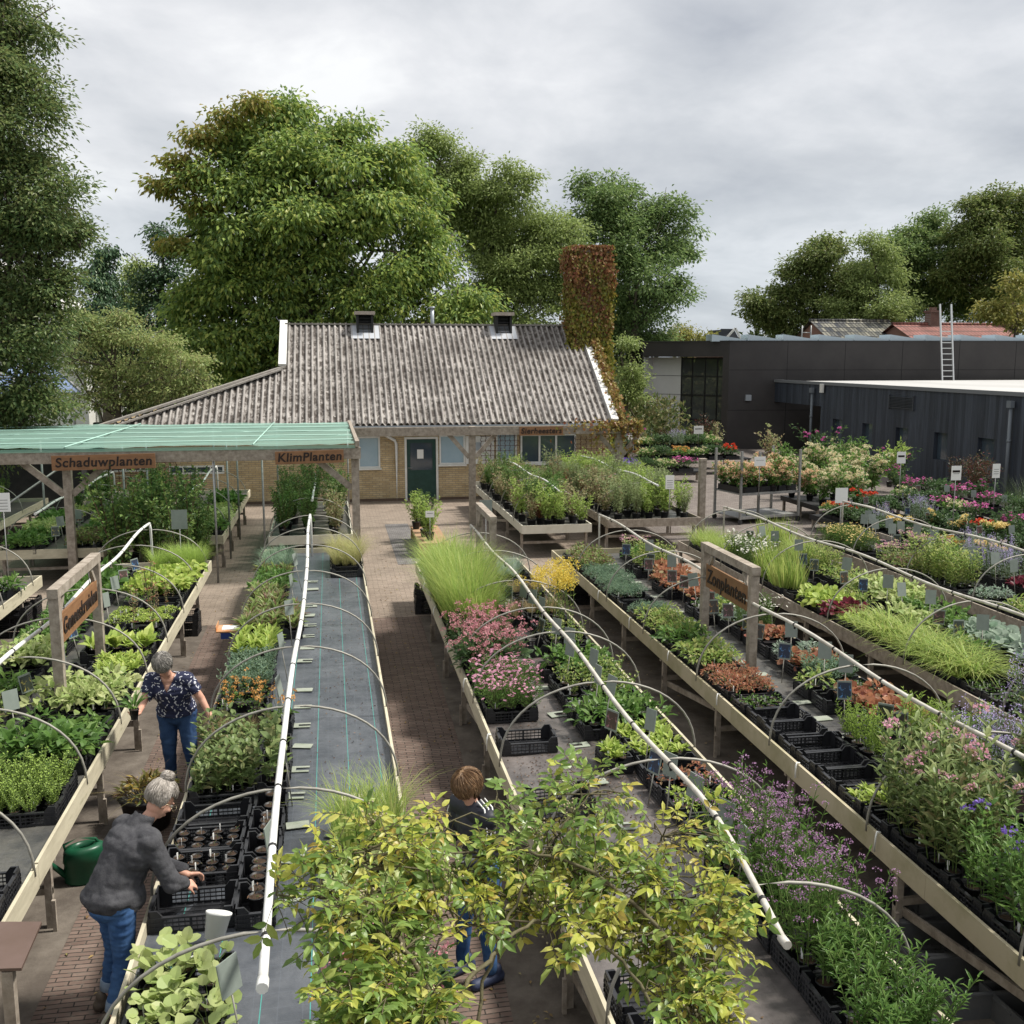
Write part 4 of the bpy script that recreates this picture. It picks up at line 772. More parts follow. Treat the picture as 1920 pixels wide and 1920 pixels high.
# ------------------------------------------------------------------ pergola frames, shade net, carved boards
def carved(parent, text, size, w, h, loc, rot, m=None):
    o = thing if False else None
    b = MB(); b.box(-w/2, 0, -h/2, w/2, .03, h/2); bd = b.obj('carved_board', m or wood_sign, parent, loc); bd.rotation_euler = rot
    cu = bpy.data.curves.new('txt', 'FONT'); cu.body = text; cu.size = size; cu.extrude = .004; cu.offset = .006; cu.align_x = 'CENTER'; cu.align_y = 'CENTER'; cu.shear = .12; cu.space_character = 1.08
    to = bpy.data.objects.new('txt', cu); COL.objects.link(to); dg = bpy.context.evaluated_depsgraph_get(); me = bpy.data.meshes.new_from_object(to.evaluated_get(dg)); bpy.data.objects.remove(to)
    me.materials.clear(); me.materials.append(ink); lt = link('lettering', me, bd, (0, -.006, 0)); lt.rotation_euler = (math.pi/2, 0, 0)
    bpy.context.view_layer.update(); d = max(me.vertices, key=lambda v: v.co.x).co.x-min(me.vertices, key=lambda v: v.co.x).co.x; s = w*.93/d; lt.scale = (s, s, 1)
    return bd
sh = thing('shade_pergola', 'grey timber shade frame roofed with pale green netting', 'pergola', (-5.3, 22.0, 0))
FZ = 2.72
def shp(name, b, m, par=None):
    o = b.obj(name, m, par or sh)
    if par is None: o.location = (5.3, -22.0, 0)
    return o
b = MB(); b.beam((-14, 21.95, 2.72), (.62, 21.95, 2.72), .10, .24); shp('front_beam', b, wood_old)
for x in (.50, -5.32, -11.5):
    b = MB(); b.box(x-.08, 22.0, 0, x+.08, 22.16, 2.83 if x < 0 else 2.83); shp('post', b, wood_old)
    for s in ((-1, 1) if x < 0 else (-1,)):
        b = MB(); b.beam((x+s*.08, 22.08, 1.95), (x+s*.85, 22.08, 2.62), .07, .13); shp('brace', b, wood_old)
b = MB(); b.beam((-14, 30.6, 2.66), (.62, 30.6, 2.66), .1, .2); shp('rear_beam', b, wood_old)
b = MB(); b.beam((.55, 21.85, 2.92), (.55, 30.7, 2.82), .08, .12); shp('side_beam', b, wood_old)
for x, y in ((-2.42, 21.95), (-2.4, 24.6), (-2.4, 27.2), (-1.5, 23.0), (-1.5, 29.5), (-4.6, 24.0), (-4.6, 27.0), (-8, 24.5), (-6.7, 25.5), (.48, 30.4), (-3.3, 30.2)):
    b = MB(); b.tube([(x, y, 0), (x, y, 2.8)], .025, 6); shp('steel_pole', b, galv)
b = MB(); b.tube([(-8.6, 21.9, .3), (-5.4, 22.9, 2.6)], .025, 6); shp('wind_brace', b, galv)
nm, n_, l_, bs = newmat('green_shade_net'); setin(bs, 'Base Color', (.13, .36, .27, 1)); setin(bs, 'Roughness', .7)
t = n_.new('ShaderNodeTexCoord'); wv = n_.new('ShaderNodeTexNoise'); wv.inputs['Scale'].default_value = 3; mp = n_.new('ShaderNodeMapping'); mp.inputs[3].default_value = (.3, 4, 1); l_.new(t.outputs['Object'], mp.inputs[0]); l_.new(mp.outputs[0], wv.inputs['Vector'])
r_ = n_.new('ShaderNodeValToRGB'); r_.color_ramp.elements[0].color = (.24, .40, .33, 1); r_.color_ramp.elements[1].color = (.31, .48, .41, 1); l_.new(wv.outputs['Fac'], r_.inputs[0]); l_.new(r_.outputs[0], bs.inputs['Base Color'])
tl = n_.new('ShaderNodeBsdfTranslucent'); tl.inputs[0].default_value = (.2, .5, .38, 1); tp = n_.new('ShaderNodeBsdfTransparent'); a1 = n_.new('ShaderNodeMixShader'); a1.inputs[0].default_value = .35; a2 = n_.new('ShaderNodeMixShader'); a2.inputs[0].default_value = .30
l_.new(bs.outputs[0], a1.inputs[1]); l_.new(tl.outputs[0], a1.inputs[2]); l_.new(a1.outputs[0], a2.inputs[1]); l_.new(tp.outputs[0], a2.inputs[2]); l_.new(a2.outputs[0], n_['Material Output'].inputs[0])
b = MB(); nx_, ny_ = 60, 40; gx, gy_ = np.meshgrid(np.linspace(-14, .5, nx_), np.linspace(21.88, 30.6, ny_)); gz = 2.90-(gy_-21.9)*.010+.03*np.sin(gy_*2.9)+.015*np.sin(gx*1.7)+.03*rng.normal(0, .3, gx.shape)
V = np.stack([gx, gy_, gz], -1).reshape(-1, 3); i = np.arange(ny_-1)[:, None]*nx_; j = np.arange(nx_-1)[None]; b.add(V, np.stack([i+j, i+j+1, i+nx_+j+1, i+nx_+j], -1).reshape(-1, 4), 0, True)
b.add([(-14, 21.87, 2.90), (.5, 21.87, 2.90), (.5, 21.87, 2.83), (-14, 21.87, 2.83)], [[0, 3, 2, 1]]); shp('shade_net', b, nm)
b = MB()
for y in (23.2, 24.8, 26.4, 28.2, 29.6): b.tube([(-14, y, 2.93-(y-21.9)*.010), (.5, y, 2.93-(y-21.9)*.010)], .012, 4)
for x0 in (-9.5, -5.3, -1.6): b.tube([(x0, 21.9, 2.935), (x0+.0, 30.5, 2.86)], .018, 4)
shp('net_wire', b, mat('pale_green_cord', (.34, .52, .45), .6))
c0 = AT(97, 858, 21.85); c1 = AT(293, 886, 21.85); carved(sh, 'Schaduwplanten', .3, c1.x-c0.x, .30, ((c0.x+c1.x)/2+5.3, 21.80-22.0, 2.63), (0, R(-.6), 0))
c0 = AT(516, 855, 21.85); c1 = AT(645, 877, 21.85); carved(sh, 'KlimPlanten', .28, c1.x-c0.x, .27, ((c0.x+c1.x)/2+5.3, 21.80-22.0, 2.66), (0, R(-1), 0))

sp = thing('sign_pergola', 'grey timber pergola carrying the Sierheesters board, red creeper at its right end', 'pergola', (3.95, 28.5, 0))
def spp(name, b, m):
    o = b.obj(name, m, sp); o.location = (-3.95, -28.5, 0); return o
b = MB(); b.beam((.55, 28.5, 2.68), (8.75, 28.5, 2.68), .1, .24); spp('beam', b, wood_old)
for x in (3.93, 8.22):
    b = MB(); b.box(x-.09, 28.56, 0, x+.09, 28.74, 2.80); spp('post', b, wood_old)
    for s in (-1, 1):
        b = MB(); b.beam((x+s*.09, 28.62, 1.92), (x+s*.68, 28.62, 2.60), .07, .12); spp('brace', b, wood_old)
c0 = AT(974, 800, 28.4); c1 = AT(1056, 807, 28.4); carved(sp, 'Sierheesters', .25, c1.x-c0.x, .25, ((c0.x+c1.x)/2-3.95, 28.4-28.5, 2.66), (0, 0, 0))
n = 900; rr = np.random.default_rng(4); x = 8.85-np.abs(rr.normal(0, .9, n)); P = np.stack([x-3.95, rr.normal(0, .12, n), 2.78+rr.normal(0, .09, n)-np.where(rr.uniform(0, 1, n) < .3, rr.uniform(0, 1, n)**2*.7, 0)], -1)
b = MB(); leaves(b, P, rr.normal(0, .6, (n, 3))+np.array((0, 0, -.6)), .11, .10, 0, 2, None, .6, rr)
o = b.obj('red_creeper', leafmat('creeper_trail', [(.33, .09, .03)])); o.location = (3.95, 28.5, 0); tag(o, 'rust-red creeper hanging over the right end of the Sierheesters beam', 'climbing plant')
b = MB(); x0 = 9.52; b.box(x0-.08, 25.2, 0, x0+.08, 25.36, 2.05); b.box(x0-.09, 25.19, 2.051, x0+.09, 25.37, 2.12); tag(b.obj('wooden_post', wood_old), 'single grey timber post standing at the right end of the brown shrub bench', 'post')
def signframe(lab, text, X, ya, yb, ztop, zb=.70, wd=.11, boardw=None, side=-1, drop=.36, bh=.30, gap=.12):
    t = thing('timber_gantry', lab, 'sign frame', (X, ya, 0)); b = MB(); b.box(-wd/2, 0, 0, wd/2, wd, ztop-wd-.001); b.obj('post', wood_old, t)
    b = MB(); b.box(-wd/2, yb-ya-wd, 0, wd/2, yb-ya, ztop-wd-.001); b.obj('post', wood_old, t)
    b = MB(); b.box(-wd/2-.004, -.02, ztop-wd, wd/2+.004, yb-ya+.02, ztop); b.obj('top_beam', wood_old, t)
    for s, y in ((1, wd), (-1, yb-ya-wd)):
        b = MB(); b.beam((0, y, ztop-.42), (0, y+s*.26, ztop-wd-.03), .05, .06); b.obj('brace', wood_old, t)
    if text:
        bw = yb-ya-2*wd-.1; bd = carved(t, text, .3, bw, bh, (side*.03, (yb-ya)/2, ztop-drop), (0, 0, R(90) if side > 0 else R(-90)), mat('dark_sign_wood', (.16, .08, .035), .6, (.22, .12, .055), 6, bump=.1) if side < 0 else None)
        for y in (-bw*.35, bw*.35):
            b = MB(); b.tube([(0, (yb-ya)/2+y, ztop-drop+bh/2), (0, (yb-ya)/2+y, ztop-wd)], .006, 5); b.obj('hanger', galv, t)
    return t
signframe('weathered frame on the left bench with an orange board carved Geneeskruiden', 'Geneeskruiden', -3.08, 11.8, 13.95, 2.2, side=1, drop=.50, bh=.34)
signframe('weathered frame on the right bench with a dark board carved Zonplanten', 'Zonplanten', 5.38, 12.25, 14.1, 2.05, side=-1, drop=.46, bh=.34)
signframe('narrow weathered frame without a board among the tall grasses', None, 2.72, 17.2, 18.95, 2.02)

# ------------------------------------------------------------------ crates
def slat_wall(b, p, q, z0, z1, th=.008, nv=14):
    """perforated side: rails top, middle, bottom with slots between thin uprights"""
    p = np.array(p, float); q = np.array(q, float); h = z1-z0
    for a, c in ((0, .14), (.34, .42), (.62, .70), (.90, 1)): b.beam((p[0], p[1], z0+h*(a+c)/2), (q[0], q[1], z0+h*(a+c)/2), th, h*(c-a))
    for i in range(nv+1):
        t = i/nv; w = .018 if i in (0, nv//2, nv) else .005
        for za, zb in ((.14, .34), (.42, .62), (.70, .90)):
            c = p+(q-p)*t; d = (q-p)/np.linalg.norm(q-p)*w/2; b.beam((c[0]-d[0], c[1]-d[1], z0+h*(za+zb)/2), (c[0]+d[0], c[1]+d[1], z0+h*(za+zb)/2), th*.9, h*(zb-za))
def crate_mesh(w=.58, d=.385, h=.115, hc=.165, slot=True, m=black_pl, name='crate'):
    b = MB(); x, y = w/2, d/2
    for s in (-1, 1):
        if slot: slat_wall(b, (-x, s*y), (x, s*y), 0, h); slat_wall(b, (s*x, -y), (s*x, y), 0, hc-.02, nv=10)
        else: b.box(-x, s*y-.006, 0, x, s*y+.006, h); b.box(s*x-.006, -y, 0, s*x+.006, y, hc)
        b.box(-x+.09, s*y-.014, h-.006, x-.09, s*y+.014, h+.006)           # rolled rim
        b.box(s*x-.014, -y+.10, hc-.03, s*x+.014, y-.10, hc-.018)
        for s2 in (-1, 1):                                             # raised corner with a sloped shoulder
            cx_, cy_ = s*x, s2*y
            b.add([(cx_, cy_, 0), (cx_-s*.10, cy_, 0), (cx_-s*.10, cy_, h), (cx_-s*.06, cy_, hc), (cx_, cy_, hc)]+[(a_, cy_-s2*.012, c_) for a_, c_ in ((cx_, 0), (cx_-s*.10, 0), (cx_-s*.10, h), (cx_-s*.06, hc), (cx_, hc))],
                  [[0, 1, 2, 3, 4], [9, 8, 7, 6, 5]]); b.add([(cx_-s*.10, cy_, h), (cx_-s*.06, cy_, hc), (cx_, cy_, hc), (cx_-s*.10, cy_-s2*.018, h), (cx_-s*.06, cy_-s2*.018, hc), (cx_, cy_-s2*.018, hc)], [[0, 1, 4, 3], [1, 2, 5, 4]])
            b.box(cx_-s*.012, cy_, 0, cx_, cy_-s2*.11, hc)
    nfl = 9
    for i in range(nfl+1): b.box(-x+w*i/nfl-.004, -y, .002, -x+w*i/nfl+.004, y, .008)
    for i in range(7): b.box(-x, -y+d*i/6-.004, .0085, x, -y+d*i/6+.004, .0125)
    b.box(-x, -y, .0, x, y, .0015)
    return b.mesh(name, m)
CRATE = crate_mesh(); CRATE_S = crate_mesh(w=.27, name='small_crate'); TRAY = crate_mesh(.58, .385, .09, .095, False, name='tray'); GCR = crate_mesh(.60, .40, .17, .172, False, grey_pl, 'grey_crate')
# ------------------------------------------------------------------ plant kinds
LM = dict(
 lime=leafmat('lime_leaf', [(0.249, 0.359, 0.063), (0.373, 0.487, 0.104), (0.522, 0.589, 0.167)], .45), yg=leafmat('yellowgreen_leaf', [(0.162, 0.256, 0.063), (0.273, 0.384, 0.093), (0.373, 0.436, 0.124), (0.423, 0.423, 0.167)], .45),
 green=leafmat('mid_green_leaf', [(0.074, 0.153, 0.034), (0.112, 0.217, 0.048), (0.174, 0.281, 0.069)], .45), dark=leafmat('dark_green_leaf', [(0.038, 0.077, 0.027), (0.062, 0.116, 0.042), (0.093, 0.153, 0.055)], .45),
 blue=leafmat('blue_green_leaf', [(0.131, 0.217, 0.150), (0.198, 0.295, 0.192), (0.264, 0.359, 0.232)], .45), silver=leafmat('silver_leaf', [(0.273, 0.359, 0.274), (0.398, 0.474, 0.383), (0.149, 0.256, 0.164)], .45),
 red=leafmat('dark_red_leaf', [(0.087, 0.013, 0.025), (0.162, 0.025, 0.041), (0.249, 0.051, 0.073)], .45), rust=leafmat('rust_leaf', [(0.349, 0.141, 0.083), (0.473, 0.231, 0.124), (0.273, 0.089, 0.063), (0.373, 0.320, 0.167)], .45),
 redg=leafmat('red_green_leaf', [(0.187, 0.269, 0.083), (0.273, 0.359, 0.104), (0.249, 0.128, 0.104), (0.162, 0.231, 0.083)], .45), bush=leafmat('bushy_leaf', [(0.119, 0.180, 0.061), (0.198, 0.269, 0.096), (0.289, 0.359, 0.137), (0.237, 0.192, 0.096)], .45),
 grassy=leafmat('green_grass_blade', [(0.209, 0.326, 0.073), (0.335, 0.445, 0.104), (0.474, 0.497, 0.167)], .45), gold=leafmat('golden_grass_blade', [(0.448, 0.410, 0.187), (0.373, 0.410, 0.145), (0.560, 0.461, 0.270)], .45), dry=leafmat('dry_grass_blade', [(0.323, 0.217, 0.124), (0.249, 0.244, 0.104), (0.423, 0.281, 0.167)], .45),
 pale=leafmat('pale_green_leaf', [(0.289, 0.397, 0.123), (0.422, 0.500, 0.192), (0.528, 0.564, 0.274)], .45), brown=leafmat('brown_leaf', [(0.199, 0.116, 0.083), (0.273, 0.167, 0.104), (0.174, 0.180, 0.104)], .45), fern=leafmat('feathery_leaf', [(0.299, 0.423, 0.083), (0.398, 0.538, 0.124), (0.249, 0.359, 0.083)], .45))
def fm(name, a, c): return leafmat(name, [a, c], .35, .5)
FL = dict(pink=fm('pink_petal', (.58, .24, .36), (.74, .44, .54)), rose=fm('rose_petal', (.50, .18, .22), (.64, .36, .37)), white=fm('white_petal', (.72, .72, .62), (.82, .80, .74)), yellow=fm('yellow_petal', (.70, .52, .06), (.78, .64, .16)), orange=fm('orange_petal', (.58, .27, .06), (.68, .40, .14)), purple=fm('purple_petal', (.36, .17, .34), (.50, .32, .47)), violet=fm('violet_petal', (.18, .10, .45), (.30, .20, .62)),
          lav=fm('lavender_petal', (.36, .30, .55), (.50, .42, .66)), scarlet=fm('scarlet_petal', (.55, .04, .02), (.65, .10, .04)), magenta=fm('magenta_petal', (.55, .08, .32), (.66, .22, .46)), cream=fm('cream_petal', (.70, .62, .36), (.76, .70, .50)), peach=fm('peach_petal', (.70, .42, .26), (.76, .60, .40)), phlox=fm('phlox_petal', (.68, .32, .42), (.76, .50, .56)), seed=fm('seed_head', (.30, .22, .12), (.42, .34, .2)), butter=fm('butter_petal', (.76, .60, .22), (.8, .68, .34)))
BZ = .10
def rosette(r, n, Ln, Wd, el, kind=4, m=0, R0=.02, b=None, z=BZ):
    b = b or MB(); a = r.uniform(0, 2*math.pi, n); e = r.uniform(el[0], el[1], n); D = np.stack([np.cos(a)*np.cos(e), np.sin(a)*np.cos(e), np.sin(e)], -1); P = np.stack([np.cos(a)*R0, np.sin(a)*R0, np.full(n, z)+r.uniform(0, .03, n)], -1)
    leaves(b, P, D, Ln, Wd, m, kind, -D*np.array((1, 1, -1))*.0+np.stack([-D[:, 0]*D[:, 2], -D[:, 1]*D[:, 2], 1-D[:, 2]**2+.2], -1), .2, r); return b
def mound(r, n, Rd, H, Ln, Wd, kind=2, m=0, b=None, z=BZ, stems=8, low=.25):
    b = b or MB(); d = disk(n, Rd, r); q = np.sqrt(np.clip(1-(d[:, 0]**2+d[:, 1]**2)/Rd**2, 0, 1)); zz = z+H*(low+(1-low)*q)*r.uniform(.35, 1.0, n)**.7+.02*np.sin(d[:, 0]*30)
    P = np.stack([d[:, 0], d[:, 1], zz], -1); D = np.stack([d[:, 0]/Rd, d[:, 1]/Rd, r.uniform(-.1, .7, n)], -1)+r.normal(0, .45, (n, 3)); leaves(b, P, D, Ln, Wd, m, kind, None, .4, r)
    for k in range(stems):
        p = P[r.integers(n)]; b.tube([(p[0]*.15, p[1]*.15, z-.01), (p[0]*.5, p[1]*.5, z+(p[2]-z)*.5), tuple(p)], .0022, 3, 1, cap=False)
    return b
def upright(r, ns, H, Rd, Ln, Wd, per, kind=2, m=0, b=None, el=.5, z=BZ, sr=.003, top=True, tl=None):
    b = b or MB(); d = disk(ns, Rd, r); tips = []
    for k in range(ns):
        h = H*r.uniform(.7, 1.08); lean = np.array((d[k, 0], d[k, 1]))*.6+r.normal(0, .03, 2); t = np.linspace(0, 1, 5); base = d[k]*.35
        C = np.stack([base[0]+lean[0]*t**1.3, base[1]+lean[1]*t**1.3, z+h*t], -1); b.tube(C, sr, 3, 1, cap=False); tips.append(C[-1])
        tt = np.repeat(np.linspace(.15, 1, per), 2); a = np.arange(len(tt))*2.4+r.uniform(0, 6); P = np.stack([np.interp(tt, t, C[:, i]) for i in range(3)], -1)
        D = np.stack([np.cos(a), np.sin(a), np.full(len(a), el)+tt*.4], -1); leaves(b, P, D, Ln*(1.1-.35*tt), Wd, m, kind, None, .25, r)
    return b, np.array(tips)
def grass(r, n, H, w, bend, Rd=.05, m=0, b=None, sp=.35, z=BZ):
    b = b or MB(); d = disk(n, Rd, r); D = np.stack([d[:, 0]/Rd*sp, d[:, 1]/Rd*sp, np.ones(n)], -1)+r.normal(0, .06, (n, 3)); blades(b, np.stack([d[:, 0], d[:, 1], np.full(n, z-.01)], -1), D, H, w, bend, m, 4, r); return b
def daisies(r, P, rad, pet=6, m=0, b=None, tilt=.35):
    b = b or MB(); P = np.asarray(P); n = len(P); nrm = unit(np.array((0, -.25, 1.))+r.normal(0, tilt, (n, 3))); u = unit(np.cross(nrm, r.normal(0, 1, (n, 3)))); v = np.cross(nrm, u)
    a = np.arange(pet)*2*math.pi/pet; D = (u[:, None]*np.cos(a)[None, :, None]+v[:, None]*np.sin(a)[None, :, None]).reshape(-1, 3); leaves(b, np.repeat(P, pet, 0), D, rad, rad*.75, m, 2, np.repeat(nrm, pet, 0), .05, r); return b
def heads(r, P, rad, n=26, s=.02, m=0, b=None, flat=.8):
    b = b or MB(); 
    for p in np.asarray(P):
        d = sph(n, r); d[:, 2] = np.abs(d[:, 2])*flat+.0; q = p+d*rad*r.uniform(.7, 1.05, (n, 1)); leaves(b, q, d+r.normal(0, .5, (n, 3)), s, s*.8, m, 2, d, .3, r)
    return b
def spikes(r, P, H, n=16, s=.012, m=0, b=None):
    b = b or MB()
    for p in np.asarray(P):
        z = r.uniform(0, 1, n); a = r.uniform(0, 6.3, n); q = np.stack([p[0]+.008*np.cos(a), p[1]+.008*np.sin(a), p[2]+H*z], -1); leaves(b, q, np.stack([np.cos(a), np.sin(a), np.full(n, .5)], -1), s, s*.8, m, 2, None, .5, r)
    return b
def pts(r, n, Rd, z0, z1):
    d = disk(n, Rd, r); return np.stack([d[:, 0], d[:, 1], r.uniform(z0, z1, n)], -1)
def stalks(b, P, m=1, z=BZ, rr=.0016):
    for p in P: b.tube([(p[0]*.2, p[1]*.2, z), (p[0]*.6, p[1]*.6, z+(p[2]-z)*.6), tuple(p)], rr, 3, m, cap=False)
def F(mb, mt, fl=None, fmt=None):
    out = [('foliage', mb, [mt, stemg])]
    if fl: out.append(('flowers', fl, [fmt]))
    return out
def with_fl(mbfun, mt, P, kind, fmt, **k):
    def f(r):
        b = mbfun(r); p = P(r); stalks(b, p); return F(b, mt, kind(r, p, **k), fmt)
    return f
def up_fl(mt, fmt, kind, ns, H, Rd, Ln, Wd, per, k4=4, **k):
    def f(r):
        b, tips = upright(r, ns, H, Rd, Ln, Wd, per, k4); return F(b, mt, kind(r, tips, **k), fmt)
    return f
